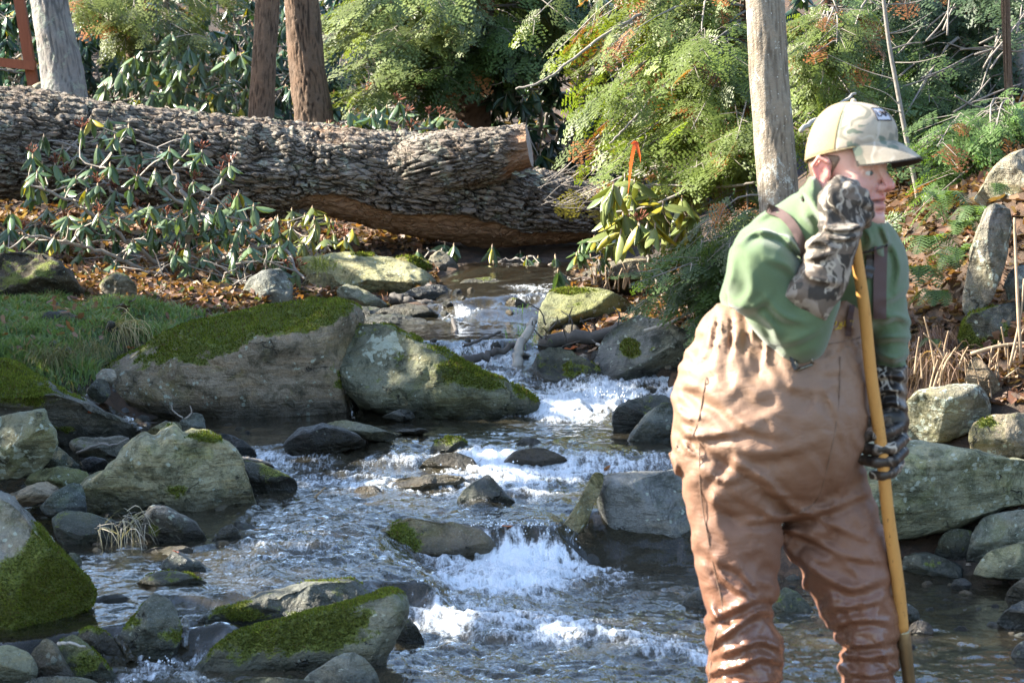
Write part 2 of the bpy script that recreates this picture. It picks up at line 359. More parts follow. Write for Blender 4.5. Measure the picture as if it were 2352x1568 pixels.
GPT = [P(*q) for q in [
  # left bank: grass shelf, foot, mound, leaf floor
  (-60, 690, 14.3), (0, 692, 14.2), (150, 690, 14.1), (330, 700, 13.9), (480, 722, 13.4), (520, 735, 13.0), (-100, 740, 12.9), (60, 745, 12.9), (200, 735, 12.9), (300, 745, 12.75), (420, 745, 12.9),
  (-100, 800, 12.2), (60, 790, 12.35), (150, 800, 12.3), (210, 820, 12.15), (-100, 880, 11.9), (60, 870, 12.0), (160, 915, 11.9), (250, 965, 11.95), (300, 965, 12.3), (350, 990, 12.0), (310, 830, 12.95), (400, 830, 13.05),
  (0, 1000, 11.0), (120, 1020, 10.9), (260, 1000, 11.3), (380, 1000, 11.5), (-100, 1150, 10.0), (60, 1160, 10.2), (200, 1130, 10.4), (330, 1170, 10.2), (480, 1170, 10.2), (560, 1110, 10.6),
  (100, 1260, 9.5), (250, 1280, 9.45), (-100, 1300, 8.4), (60, 1300, 8.5), (-100, 1500, 7.5), (60, 1530, 7.4), (170, 1540, 7.45),
  (0, 640, 15.2), (150, 640, 15.0), (300, 655, 14.9), (450, 665, 14.8), (600, 695, 14.6), (700, 725, 14.4), (820, 750, 14.6), (650, 650, 16.2), (800, 645, 17.0), (950, 650, 17.2), (900, 715, 15.6), (760, 700, 15.6), (850, 600, 17.7), (500, 600, 16.8), (250, 580, 17.0), (0, 560, 17.2), (750, 560, 18.2), (900, 575, 18.2), (600, 550, 18.6), (300, 520, 18.8), (-100, 470, 19.0), (0, 455, 19.2),
  # right bank
  (1300, 665, 17.0), (1400, 690, 16.4), (1500, 680, 16.0), (1600, 660, 15.3), (1480, 715, 14.8), (1350, 720, 14.6), (1300, 770, 13.8), (1450, 740, 13.6), (1600, 740, 13.4), (1700, 760, 12.8), (1350, 800, 13.35), (1650, 850, 12.7), (1750, 640, 15.0), (1850, 560, 16.0), (1600, 560, 17.6), (1750, 480, 18.5), (1400, 570, 18.3),
  (1700, 960, 11.6), (1700, 1080, 10.8), (1750, 1250, 9.75), (1900, 1280, 9.5), (2000, 1290, 9.4), (2130, 1290, 9.35), (2260, 1300, 9.2), (2400, 1280, 9.0), (2700, 1250, 8.8), (2900, 1250, 8.5),
  (1850, 900, 11.3), (2000, 900, 10.9), (2080, 960, 10.2), (2100, 1080, 9.8), (2250, 1080, 9.6), (2352, 1050, 9.55), (2240, 930, 10.0), (2352, 910, 9.95), (2500, 900, 9.8), (2120, 860, 10.6), (2250, 840, 10.3), (2352, 830, 10.1), (2500, 800, 10),
  (1900, 700, 12.6), (2050, 700, 11.6), (2150, 680, 11.05), (2250, 700, 10.7), (2352, 720, 10.4), (2500, 690, 10.2), (2000, 560, 13.0), (2100, 520, 11.9), (2200, 470, 11.5), (2300, 410, 11.3), (2352, 390, 11.1), (2500, 330, 11), (2800, 250, 11), 
  (1950, 420, 16.0), (2100, 360, 14.5), (2200, 300, 13.8), (2352, 250, 13.3), (2600, 180, 13), (2050, 280, 18), (2250, 180, 17), (2500, 100, 16.5)]]
GPT += [Vector(q) for q in [
  (-14, 1, .5), (-6, 1, .3), (-2.4, 1, .1), (0, 1, -.15), (2.4, 1, .1), (6, 1, .5), (14, 1, 1.5), (-14, 7, 1.0), (-6, 6.5, .7), (-3, 6.5, .35), (-2.2, 6.3, .12), (2.3, 6.3, -.1), (3.4, 6.5, .25), (6, 7, 1.4), (14, 8, 3),
  (-14, 13, 1.5), (-7, 12, 1.05), (-4, 12, .75), (5, 10, 1.9), (8, 11, 3.2), (14, 14, 5), (-14, 18, 2.4), (-7, 17, 1.5), (-4.5, 17, 1.15), (-4.2, 20.5, 1.75), (-6, 21, 2.0), (-3, 20, 1.5), (-1.5, 20.3, 1.3), (0, 20, 1.1), (1, 20, .95), (2, 20.5, 1.2), (5, 20, 2.2), (9, 20, 4), (-1, 23, 1.45), (1.5, 23, 1.35), (-4.5, 23, 1.9), (-10, 24, 3.4),
  (5, 25, 2.6), (-6, 28, 2.6), (0, 28, 2.0), (6, 28, 3.4), (14, 26, 6), (-14, 34, 5), (-5, 34, 4), (2, 34, 3.8), (8, 34, 5), (16, 36, 8), (-18, 50, 12), (-6, 50, 11), (4, 50, 11), (18, 50, 13), (-30, 20, 4), (30, 20, 9), (-30, 52, 13), (30, 52, 14), (-30, 0, 2), (30, 0, 4)]]
gx = np.concatenate([np.arange(-26, -4.2, 0.6), np.arange(-4.2, 4.6, 0.055), np.arange(4.6, 26, 0.6)])
gy = np.concatenate([np.arange(1.5, 6.5, 0.3), np.arange(6.5, 15.5, 0.055), np.arange(15.5, 22, 0.11), np.arange(22, 50, 0.6)])
GX, GY = np.meshgrid(gx, gy)
GZ = tin(np.array([[*p] for p in GPT]), GX, GY)
GZ = np.where(np.isnan(GZ), 2.0, GZ)
GZ = blur(GZ, 3)
SDW = poly_sd(CHP, GX.ravel(), GY.ravel()).reshape(GX.shape)
wzg = water_z(GX.ravel(), GY.ravel()).reshape(GX.shape)
gp = np.column_stack([GX.ravel(), GY.ravel(), np.zeros(GX.size)])
gn = fbm(gp * 1.7, 4, 3).reshape(GX.shape); gn2 = fbm(gp * 7, 3, 9).reshape(GX.shape)
near = (GY > 5.0) & (GY < 20)
ins = sstep(-0.02, 0.22, SDW)
lm = sstep(.15, -.25, GX + .12 * (GY - 8.5) + .62) * sstep(8.1, 8.7, GY) * (GY < 11.5)   # left margin: shallow, stony
bed = wzg - 0.03 - 0.13 * ins * (1 - .75 * lm) + (0.05 + .03 * lm) * gn2 * ins
GZ = np.where((SDW > -0.02) & near, np.minimum(bed, GZ + 0.5), np.where(near & (SDW > -0.22), np.maximum(GZ, wzg - 0.03 + 0.05 * sstep(0.0, 0.2, -SDW)), GZ))
GZ = GZ + np.where(SDW < 0, 0.05 * gn + 0.02 * gn2, 0.0)
def ground_z(x, y):
    x = np.atleast_1d(np.asarray(x, float)); y = np.atleast_1d(np.asarray(y, float))
    i = np.clip(np.searchsorted(gy, y) - 1, 0, len(gy) - 2); j = np.clip(np.searchsorted(gx, x) - 1, 0, len(gx) - 2)
    u = np.clip((x - gx[j]) / (gx[j + 1] - gx[j]), 0, 1); v = np.clip((y - gy[i]) / (gy[i + 1] - gy[i]), 0, 1)
    return (GZ[i, j] * (1 - u) + GZ[i, j + 1] * u) * (1 - v) + (GZ[i + 1, j] * (1 - u) + GZ[i + 1, j + 1] * u) * v
def grid_faces(nr, nc):
    i, j = np.meshgrid(np.arange(nr - 1), np.arange(nc - 1), indexing='ij')
    return np.stack([i * nc + j, i * nc + j + 1, (i + 1) * nc + j + 1, (i + 1) * nc + j], -1).reshape(-1, 4)

# ground material: dark soil and leaf mould, stony in the channel, short turf on the left shelf
turf_poly = np.array([[*P(*q)][:2] for q in [(-200, 690, 14.4), (0, 688, 14.4), (330, 692, 14.1), (520, 730, 13.2), (470, 765, 12.75), (310, 765, 12.7), (230, 815, 12.2), (180, 850, 12.0), (-200, 860, 11.9)]])
tsd = poly_sd(turf_poly, GX.ravel(), GY.ravel())
def make_ground_mat():
    m = Mat('soil_and_leaf_mould'); v = m.obj()
    n1 = m.noise(v, 3.0, 5); n2 = m.noise(v, 22, 5, 0.7); n3 = m.noise(v, 90, 3, 0.7)
    soil = m.mix(n2, (0.018, 0.014, 0.010), (0.062, 0.045, 0.030))
    litter = m.mix(m.voro(v, 26, out='Color'), (0.035, 0.022, 0.014), (0.12, 0.066, 0.036))
    c = m.mix(m.mr(n1, .42, .6), soil, litter)
    turf = m.mix(n2, (0.03, 0.055, 0.014), (0.09, 0.13, 0.035))
    c = m.mix(m.attr('turf'), c, turf)
    bedc = m.mix(m.voro(v, 19, out='Color'), (0.03, 0.024, 0.015), (0.135, 0.10, 0.06))
    c = m.mix(m.attr('bed'), c, bedc)
    h = m.math('ADD', m.math('MULTIPLY', n2, .7), m.math('MULTIPLY', n3, .35))
    return m.end(m.pbsdf(Base_Color=c, Roughness=0.9, Normal=m.bump(h, .9, .03)))
ground = link('ground', mesh_np('ground', np.column_stack([GX.ravel(), GY.ravel(), GZ.ravel()]), grid_faces(len(gy), len(gx)), make_ground_mat(), True,
              attrs={'turf': sstep(-0.05, 0.12, tsd), 'bed': (sstep(-0.03, 0.03, SDW) * near).ravel()}))
kind(ground, 'structure')

# ------------------------------------------------------------------ the stream
wp = np.column_stack([WX.ravel(), WY.ravel(), WZ0.ravel()])
flow = np.column_stack([WX.ravel() * 9, WY.ravel() * 5.0, WZ0.ravel() * 6])
warp = np.column_stack([fbm(wp * 3, 2, 40), fbm(wp * 3, 2, 50), np.zeros(len(wp))])
R = ROUGH.ravel(); F = FOAM.ravel()
gyv, gxv = np.gradient(WZ0, wy, wx)
slope = np.hypot(gxv, gyv).ravel()
chop = fbm(flow + warp * 1.6, 3, 60)
chop2 = 1 - np.abs(fbm(np.column_stack([WX.ravel() * 17, WY.ravel() * 12, WZ0.ravel() * 14]) + warp * 2, 3, 70)) * 2
fine = 1 - np.abs(fbm(np.column_stack([WX.ravel() * 34, WY.ravel() * 27, WZ0.ravel() * 30]) + warp * 4, 2, 80)) * 2
lump = fbm(np.column_stack([WX.ravel() * 38, WY.ravel() * 32, WZ0.ravel() * 20]), 3, 90)
stk = fbm(np.column_stack([WX.ravel() * 46, WY.ravel() * 5, WZ0.ravel() * 5]) + warp * 1.0, 3, 95)        # threads down the falls
fall = sstep(0.25, 0.8, slope)
WZ = WZ0.ravel() + R * (0.030 * chop + 0.016 * chop2 * (1 - 0.6 * fall)) + 0.007 * np.sqrt(R) * fine + sstep(.35, .8, F) * (0.016 * lump + 0.012) + fall * 0.012 * stk
fo = F * .93 + 0.30 * chop2 * np.clip(F * 2, 0, 1) - 0.16 + 0.22 * fbm(flow * 0.5 + warp, 3, 66) * np.clip(F * 2.5, 0, 1)
fo = np.where(fall > .3, fo + fall * (0.55 * stk + 0.02), fo)
wsd = poly_sd(CHP, WX.ravel(), WY.ravel()).reshape(WX.shape)
fq = grid_faces(len(wy), len(wx))
keep = wsd.ravel() > np.where(WY.ravel() > 13.9, -0.10, -0.5)
fq = fq[keep[fq].all(1)]
used = np.zeros(len(wp), bool); used[fq.ravel()] = True
remap = np.cumsum(used) - 1
def make_water_mat():
    m = Mat('running_water'); v = m.obj()
    f = m.attr('foam')
    strk = m.noise(m.map(v, (62, 12, 13)), 1.0, 4, .65, .5)
    fine = m.noise(m.map(v, (120, 80, 60)), 1.0, 3, .7)
    ff = m.math('ADD', f, m.math('ADD', m.math('MULTIPLY', m.math('SUBTRACT', strk, .5), .95), m.math('MULTIPLY', m.math('SUBTRACT', fine, .5), .5)))
    fac = m.mr(ff, .40, .88)
    b1 = m.noise(m.map(v, (30, 9, 10)), 1.0, 3, .6, .8)
    b2 = m.noise(m.map(v, (80, 46, 40)), 1.0, 2, .6, .4)
    hgt = m.math('ADD', m.math('MULTIPLY', b1, .65), m.math('MULTIPLY', b2, .3))
    nrm = m.bump(hgt, m.mr(m.attr('rough'), 0, .8, .16, .75), .014)
    fr = m.n('ShaderNodeFresnel', {'IOR': 1.34, 'Normal': nrm}).outputs[0]
    gl = m.n('ShaderNodeBsdfGlossy', {'Color': (1, 1, 1, 1), 'Roughness': .06, 'Normal': nrm}).outputs[0]
    tr = m.n('ShaderNodeBsdfTransparent', {'Color': (.80, .74, .60, 1)}).outputs[0]
    body = m.n('ShaderNodeBsdfDiffuse', {'Color': (.050, .043, .028, 1), 'Normal': nrm}).outputs[0]
    under = m.mixsh(m.mr(m.attr('rough'), 0, .7, .35, .8), tr, body)
    wat = m.mixsh(m.math('MINIMUM', m.math('MULTIPLY', fr, 1.25), 1.0), under, gl)
    fcol = m.mix(fine, (.60, .65, .70), (.86, .89, .92))
    foam = m.pbsdf(Base_Color=fcol, Roughness=.35, Normal=m.bump(m.math('ADD', strk, fine), .7, .012))
    return m.end(m.mixsh(fac, wat, foam))
WATER_MAT = make_water_mat()
water = link('stream_water', mesh_np('stream_water', np.column_stack([wp[:, :2], WZ])[used], remap[fq], WATER_MAT, True, attrs={'foam': fo[used], 'rough': R[used]}))
kind(water, 'structure')
# ------------------------------------------------------------------ rocks
def vnormals(v, q):
    n = np.zeros_like(v)
    a = v[q[:, 2]] - v[q[:, 0]]; b = v[q[:, 3]] - v[q[:, 1]] if q.shape[1] == 4 else v[q[:, 1]] - v[q[:, 0]]
    fn = np.cross(a, b) if q.shape[1] == 4 else np.cross(b, a)
    for k in range(q.shape[1]): np.add.at(n, q[:, k], fn)
    return n / (np.linalg.norm(n, axis=1)[:, None] + 1e-12)
def make_rock_mat():
    m = Mat('lichened_sandstone'); v0 = m.obj()
    oi = m.n('ShaderNodeObjectInfo')
    v = m.n('ShaderNodeVectorMath', {0: v0, 1: m.n('ShaderNodeCombineXYZ', {0: m.math('MULTIPLY', oi.outputs['Random'], 37.0), 1: 1.3, 2: m.math('MULTIPLY', oi.outputs['Random'], 11.0)}).outputs[0]}, operation='ADD').outputs[0]
    big = m.noise(v, 2.6, 4, .6); mid = m.noise(v, 11, 5, .65, .4); fine = m.noise(v, 70, 4, .75); grain = m.noise(v, 260, 2, .6)
    strat = m.noise(m.map(v, (3, 3, 26), (.25, .18, 0)), 1.0, 3, .6, .5)
    c = oi.outputs['Color']
    c = m.mix(1.0, c, m.mix(fine, (.42, .42, .40), (1.45, 1.43, 1.38)), 'MULTIPLY')
    c = m.mix(m.mr(big, .45, .68, 0, .55), c, m.mix(1.0, c, (1.05, 1.02, .55), 'MULTIPLY'))
    c = m.mix(m.mr(mid, .46, .66, 0, .85), c, m.mix(1.0, c, (.36, .39, .36), 'MULTIPLY'))
    c = m.mix(m.mr(m.noise(v, 5.5, 5, .7, .8), .52, .66, 0, .5), c, m.mix(1.0, c, (.70, .78, .40), 'MULTIPLY'))
    c = m.mix(m.mr(strat, .52, .62, 0, .35), c, m.mix(1.0, c, (1.25, 1.05, .82), 'MULTIPLY'))
    c = m.mix(m.mr(grain, .58, .72, 0, .5), c, (.5, .5, .45))
    crk = m.voro(m.n('ShaderNodeVectorMath', {0: v, 1: m.n('ShaderNodeVectorMath', {0: m.noise(v, 5, 4, .6, 0, 1), 'Scale': .35}, operation='SCALE').outputs[0]}, operation='ADD').outputs[0], 1.7, 'DISTANCE_TO_EDGE')
    crf = m.math('MULTIPLY', m.mr(crk, .010, .002), m.mr(mid, .52, .62))
    c = m.mix(m.math('MULTIPLY', crf, .55), c, (.03, .03, .026))
    blot = m.noise(v, 7.5, 6, .75, 1.0)
    c = m.mix(m.mr(blot, .52, .62, 0, .75), c, m.mix(1.0, c, (.30, .32, .28), 'MULTIPLY'))
    c = m.mix(m.mr(blot, .44, .36, 0, .45), c, m.mix(1.0, c, (1.5, 1.42, 1.25), 'MULTIPLY'))
    # lichen
    ln = m.noise(v, 9, 6, .72, 1.2); lsp = m.voro(v, 34)
    lf = m.math('ADD', m.mr(ln, .36, .64, -.3, .55), m.math('SUBTRACT', .34, lsp))
    lf = m.mr(m.math('ADD', lf, m.math('MULTIPLY', m.math('SUBTRACT', m.attr('lichen'), 1.0), .6)), .02, .14)
    c = m.mix(m.math('MULTIPLY', lf, .85), c, m.mix(fine, (.30, .34, .26), (.58, .62, .52)))
    wet = m.attr('wet')
    # moss
    mo0 = m.attr('moss')
    mnz = m.noise(v, 42, 5, .75)
    mo = m.mr(m.math('ADD', mo0, m.math('MULTIPLY', m.math('SUBTRACT', mnz, .5), 1.3)), .26, .50)
    tuft = m.voro(v, 120); 
    mcol = m.mix(m.noise(v, 16, 5, .7), (.032, .052, .008), (.150, .185, .032))
    mcol = m.mix(m.mr(tuft, .05, .6, .0, .6), mcol, (.24, .27, .05))
    mcol = m.mix(m.mr(m.noise(v, 5, 3, .6), .5, .75, 0, .5), mcol, (.07, .055, .018))
    c = m.mix(m.math('MULTIPLY', wet, .82), c, m.mix(1.0, c, (.20, .21, .21), 'MULTIPLY'))
    c = m.mix(mo, c, mcol)
    rough = m.math('SUBTRACT', .85, m.math('MULTIPLY', wet, .55))
    rough = m.math('MAXIMUM', rough, m.math('MULTIPLY', mo, .9))
    h = m.math('ADD', m.math('MULTIPLY', mid, .8), m.math('ADD', m.math('MULTIPLY', fine, .35), m.math('MULTIPLY', strat, .5)))
    b1 = m.bump(m.math('SUBTRACT', h, m.math('MULTIPLY', crf, .8)), 1.0, .045)
    b2 = m.bump(m.math('ADD', mnz, m.math('MULTIPLY', tuft, -.8)), m.math('MULTIPLY', mo, 1.0), .016, b1)
    return m.end(m.pbsdf(Base_Color=c, Roughness=rough, Normal=b2, Specular_IOR_Level=.45))
ROCK_MAT = make_rock_mat()
def resample(poly, n):
    p = np.asarray(poly, float); q = np.concatenate([p, p[:1]])
    sp = []
    L = len(p)
    e = np.concatenate([p[-1:], p, p[:2]])
    for i in range(L):            # mild corner rounding
        a, b, c, d = e[i], e[i + 1], e[i + 2], e[i + 3]
        for u in np.linspace(0, 1, 8, endpoint=False):
            cr = 0.5 * (2 * b + (c - a) * u + (2 * a - 5 * b + 4 * c - d) * u ** 2 + (3 * b - a - 3 * c + d) * u ** 3)
            sp.append(0.45 * cr + 0.55 * (b + (c - b) * u))
    sp = np.array(sp); sp = np.concatenate([sp, sp[:1]])
    s = np.concatenate([[0], np.cumsum(np.hypot(*np.diff(sp, axis=0).T))])
    t = np.linspace(0, s[-1], n, endpoint=False)
    return np.column_stack([np.interp(t, s, sp[:, 0]), np.interp(t, s, sp[:, 1])])
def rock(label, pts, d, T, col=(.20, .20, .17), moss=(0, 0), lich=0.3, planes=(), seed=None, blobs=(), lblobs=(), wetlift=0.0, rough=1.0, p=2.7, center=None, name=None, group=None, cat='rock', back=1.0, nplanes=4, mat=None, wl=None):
    rock.k += 1
    seed = rock.k * 7 if seed is None else seed
    rnd = np.random.RandomState(seed)
    pts = np.asarray(pts, float)
    size_v = max(np.ptp(pts[:, 0]), np.ptp(pts[:, 1]))
    N = int(np.clip(size_v * 0.46, 26, 160)); K = max(6, N // 5)
    o = resample(pts, N)
    c = o.mean(0) if center is None else np.array(center, float)
    lo, hi = o.min(0), o.max(0)
    sgrid = np.sin(np.linspace(0, np.pi / 2, K + 1))[1:]
    rings = []; hs = []
    pl = [(.66 + .32 * rnd.rand(), *(rnd.rand(2) * 1.5 - .75)) for _ in range(max(0, nplanes + 2))] + list(planes)
    def hfun(s, uv, sgn):
        h = (1 - s ** p) ** (1 / p)
        u = (uv[:, 0] - (lo[0] + hi[0]) / 2) / max(1, (hi[0] - lo[0]) / 2); v = -(uv[:, 1] - (lo[1] + hi[1]) / 2) / max(1, (hi[1] - lo[1]) / 2)
        if sgn > 0:
            for c0, a, b in pl:
                g = np.maximum(c0 + a * u + b * v, 0.02)
                k = 0.035
                x = np.clip(.5 + .5 * (g - h) / k, 0, 1); h = g * (1 - x) + h * x - k * x * (1 - x)
        return np.maximum(h, 0)
    V = [PA(c[None], np.array([d - T * hfun(np.zeros(1), c[None], 1)[0]]))]
    for s in sgrid:
        uv = c + (o - c) * s
        V.append(PA(uv, d - T * hfun(np.full(N, s), uv, 1)))
    nb = K // 2 + 1
    for s in np.sin(np.linspace(np.pi / 2, 0, nb + 1))[1:-1]:
        uv = c + (o - c) * s
        V.append(PA(uv, d + T * back * hfun(np.full(N, s), uv, -1)))
    V.append(PA(c[None], np.array([d + T * back])))
    v = np.concatenate(V)
    R_ = (len(v) - 2) // N
    i, j = np.meshgrid(np.arange(R_ - 1), np.arange(N), indexing='ij')
    q = np.stack([1 + i * N + j, 1 + i * N + (j + 1) % N, 1 + (i + 1) * N + (j + 1) % N, 1 + (i + 1) * N + j], -1).reshape(-1, 4)
    k = np.arange(N); last = 1 + (R_ - 1) * N
    f0 = np.stack([np.zeros(N, int), 1 + (k + 1) % N, 1 + k], 1); f1 = np.stack([np.full(N, len(v) - 1), last + k, last + (k + 1) % N], 1)
    tri = np.concatenate([f0, f1, q[:, [0, 1, 2]], q[:, [0, 2, 3]]])
    n = vnormals(v, tri)
    if (n[1:1 + N] * (v[1:1 + N] - v.mean(0))).sum() < 0 or n[0, 1] > 0: n = -n; tri = tri[:, ::-1]
    sz = size_v * d / FV
    off = rnd.rand(3) * 50
    uv0 = np.column_stack([v[:, 0], v[:, 1], v[:, 2]]) / sz
    dsp = sz * (.35 + .65 * rough) * (0.040 * fbm(uv0 * 2.3 + off, 3, seed) + 0.028 * (np.abs(fbm(uv0 * 4 + off, 3, seed + 5)) * -2 + .5) + 0.016 * fbm(uv0 * 13 + off, 4, seed + 9, .6))
    v = v + n * dsp[:, None]
    n = vnormals(v, tri)
    # cover: moss, lichen, wet foot
    px = 1176 + (v[:, 0] / ((v[:, 1]) / (CA)) * FV)   # approximate picture column, only to place stains
    cz = (v[:, 2] - CAMZ) / v[:, 1]; py = 784 - FV * (cz * CA + SA) / (CA - cz * SA)
    up = n[:, 2]
    nz = fbm(v * 6 + off, 4, seed + 3)
    mo = moss[0] + moss[1] * np.clip(up, -.3, 1) + 0.8 * nz + .35 * fbm(v * 19 + off, 3, seed + 13)
    for bx, by, rx, ry, g in blobs:
        mo = mo + 1.5 * g * np.exp(-(((px - bx) / rx) ** 2 + ((py - by) / ry) ** 2))
    li = np.full(len(v), float(lich))
    for bx, by, rx, ry, g in lblobs:
        li = li + g * np.exp(-(((px - bx) / rx) ** 2 + ((py - by) / ry) ** 2))
    sdv = poly_sd(CHP, v[:, 0], v[:, 1])
    hz = v[:, 2] - (water_z(v[:, 0], v[:, 1]) if wl is None else wl) - wetlift - 0.035 * nz
    wet = (1 - sstep(0.03, 0.13, hz)) * sstep(-0.55, -0.25, sdv)
    mo = mo - 0.5 * (1 - sstep(0.0, 0.04, hz)) * (sdv > -.3)
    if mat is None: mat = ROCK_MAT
    base = np.array([v[:, 0].mean(), v[:, 1].mean(), v[:, 2].min()])
    nm = name or ('boulder' if sz > .45 else 'rock' if sz > .16 else 'stone')
    me = mesh_np(nm, v - base, tri, mat, True, attrs={'moss': mo, 'wet': wet, 'lichen': li})
    ob = link(nm, me, loc=base)
    ob.color = (*col, 1)
    tag(ob, label, cat, group)
    if moss[0] + moss[1] * .5 > .2 or blobs: moss_coat(ob, v, n, tri, mo, seed, px, py)
    ROCKS.append((v[:, 0].min(), v[:, 0].max(), v[:, 1].min(), v[:, 1].max()))
    return ob
rock.k = 0
ROCKS = []
MOSS_MAT = None
def make_moss_mat():
    m = Mat('moss_fronds'); 
    c = m.attr('col', 'Color')
    d = m.n('ShaderNodeBsdfDiffuse', {'Color': c}).outputs[0]
    t = m.n('ShaderNodeBsdfTranslucent', {'Color': c}).outputs[0]
    return m.end(m.mixsh(.25, d, t))
MOSS_MAT = make_moss_mat()
def moss_coat(ob, v, n, tri, mo, seed, px, py):
    """short moss fronds standing on the mossy part of a rock: one mass nobody could count."""
    rnd = np.random.RandomState(seed + 1)
    a, b, c = v[tri[:, 0]], v[tri[:, 1]], v[tri[:, 2]]
    fn = np.cross(b - a, c - a); ar = np.linalg.norm(fn, axis=1) / 2
    cm = mo[tri].mean(1); fr = (n[tri[:, 0]] * -np.column_stack([a[:, 0], a[:, 1], a[:, 2] - CAMZ])).sum(1)
    w = ar * sstep(.30, .65, cm) * (fr > -0.3)
    tot = w.sum()
    if tot < 0.002: return
    dist = v[:, 1].mean()
    cnt = int(min(9000, tot * 60000 / (dist / 9) ** 2))
    if cnt < 30: return
    k = rnd.choice(len(tri), cnt, p=w / tot)
    r1, r2 = rnd.rand(cnt), rnd.rand(cnt); s = np.sqrt(r1)
    pos = a[k] * (1 - s)[:, None] + b[k] * (s * (1 - r2))[:, None] + c[k] * (s * r2)[:, None]
    nn = n[tri[k, 0]]
    L = (.004 + .007 * rnd.rand(cnt)) * (dist / 9); W = (.0028 + .0025 * rnd.rand(cnt)) * (dist / 9)
    dirv = nn + .7 * (rnd.rand(cnt, 3) - .5) + np.array([0, 0, .15]); dirv /= np.linalg.norm(dirv, axis=1)[:, None]
    sd = np.cross(dirv, rnd.rand(cnt, 3) - .5); sd /= np.linalg.norm(sd, axis=1)[:, None] + 1e-9
    vv = np.stack([pos - sd * W[:, None] - nn * .004, pos + sd * W[:, None] - nn * .004, pos + dirv * L[:, None]], 1).reshape(-1, 3)
    big = fbm(pos * 7, 3, seed)[:, None]; t = np.clip(rnd.rand(cnt, 1) * .7 + .3 * big + .15, 0, 1)
    colr = np.array([.035, .055, .009]) * (1 - t) + np.array([.25, .29, .045]) * t
    colr = np.where(rnd.rand(cnt, 1) < .10, np.array([.15, .11, .04]), colr)
    me = mesh_np('moss', vv - np.array(ob.location), np.arange(3 * cnt).reshape(-1, 3), MOSS_MAT, False, colors={'col': np.repeat(colr, 3, 0)})
    kind(link('moss', me, ob), 'stuff')

GREY = (.17, .175, .165); PALE = (.30, .30, .215); TAN = (.33, .25, .165); DARK = (.095, .10, .095); OLIVE = (.20, .21, .12); BLUE = (.15, .17, .18); BROWN = (.19, .15, .105)
# --- the two great boulders damming the second pool
rock('huge tawny boulder with a thick moss cap, water pool at its foot',
     [(246, 885), (262, 850), (300, 826), (345, 806), (400, 770), (455, 745), (520, 727), (600, 712), (700, 702), (790, 706), (815, 716), (822, 745), (806, 800), (808, 870), (814, 930), (808, 965), (760, 985), (700, 988), (600, 990), (520, 993), (440, 985), (370, 970), (300, 948), (262, 918)],
     12.4, .42, (.31, .25, .185), (-.36, 1.15), .25, planes=[(1.50, .42, -1.45), (1.1, .5, .1), (1.02, -.3, .25)], blobs=[(620, 725, 190, 28, .7), (480, 790, 90, 35, .5), (780, 900, 30, 60, .4), (430, 830, 60, 20, .3)], nplanes=-2, seed=21)
rock('sloping grey boulder splashed with white lichen, wedged against the huge tawny one',
     [(770, 805), (783, 768), (815, 746), (860, 741), (905, 751), (960, 775), (1010, 802), (1060, 830), (1110, 856), (1160, 881), (1210, 905), (1238, 926), (1240, 948), (1200, 968), (1100, 980), (1000, 978), (900, 968), (832, 945), (795, 905), (776, 855)],
     12.25, .34, (.20, .205, .145), (-.25, .5), .1, planes=[(1.0, -.15, -.1), (1.15, .75, -.55)], blobs=[(1030, 850, 60, 25, .55), (1120, 880, 60, 22, .5), (960, 775, 60, 10, .4), (820, 960, 60, 20, .5)], lblobs=[(880, 800, 38, 32, 1.7), (905, 768, 12, 10, 1.7), (850, 770, 30, 14, .5), (955, 810, 14, 8, .8)], nplanes=-2, seed=33)
# --- left side
rock('big yellowish wedge of rock with moss patches, bare pale slope to its left',
     [(186, 1120), (222, 1090), (262, 1048), (300, 1008), (330, 990), (355, 994), (372, 984), (400, 975), (420, 996), (445, 990), (480, 996), (520, 1018), (555, 1050), (572, 1090), (588, 1150), (600, 1185), (580, 1205), (500, 1228), (440, 1235), (400, 1232), (330, 1225), (250, 1205), (205, 1172)],
     9.85, .26, (.40, .375, .245), (-.28, .3), .3, planes=[(1.05, -.35, .35), (.98, .45, -.1), (1.2, -.9, -.2)], blobs=[(400, 1125, 45, 26, .75), (470, 1005, 40, 14, .6), (430, 1060, 22, 30, .4), (330, 1160, 90, 22, .3), (540, 1120, 40, 50, .35)], nplanes=1, seed=41, center=(390, 1110))
rock('dark mossy rock tucked behind the yellowish wedge at the riffle', [(545, 1062), (600, 1066), (640, 1083), (676, 1098), (684, 1122), (660, 1145), (600, 1158), (560, 1150)], 10.15, .12, DARK, (-.05, .5), .1)
rock('slick dark slab sloping into the second pool', [(498, 1002), (520, 996), (560, 1012), (584, 1032), (590, 1050), (560, 1056), (520, 1036)], 10.8, .10, (.07, .078, .08), (-.6, .2), .05, wetlift=.15, rough=.6)
rock('thin tan flat stone with a stick lying along it', [(548, 1060), (570, 1050), (610, 1058), (632, 1072), (610, 1080), (560, 1074)], 10.45, .10, (.24, .19, .13), (-.8, 0), .1, rough=.5)
rock('pale olive boulder speckled with lichen beside the wet slab', [(-50, 970), (20, 955), (62, 944), (104, 940), (111, 962), (126, 985), (133, 1020), (116, 1052), (92, 1076), (50, 1098), (-50, 1100)], 10.05, .24, (.27, .27, .185), (-.4, .3), .75, planes=[(1.1, .2, -.7)], lblobs=[(70, 1000, 50, 30, .5)])
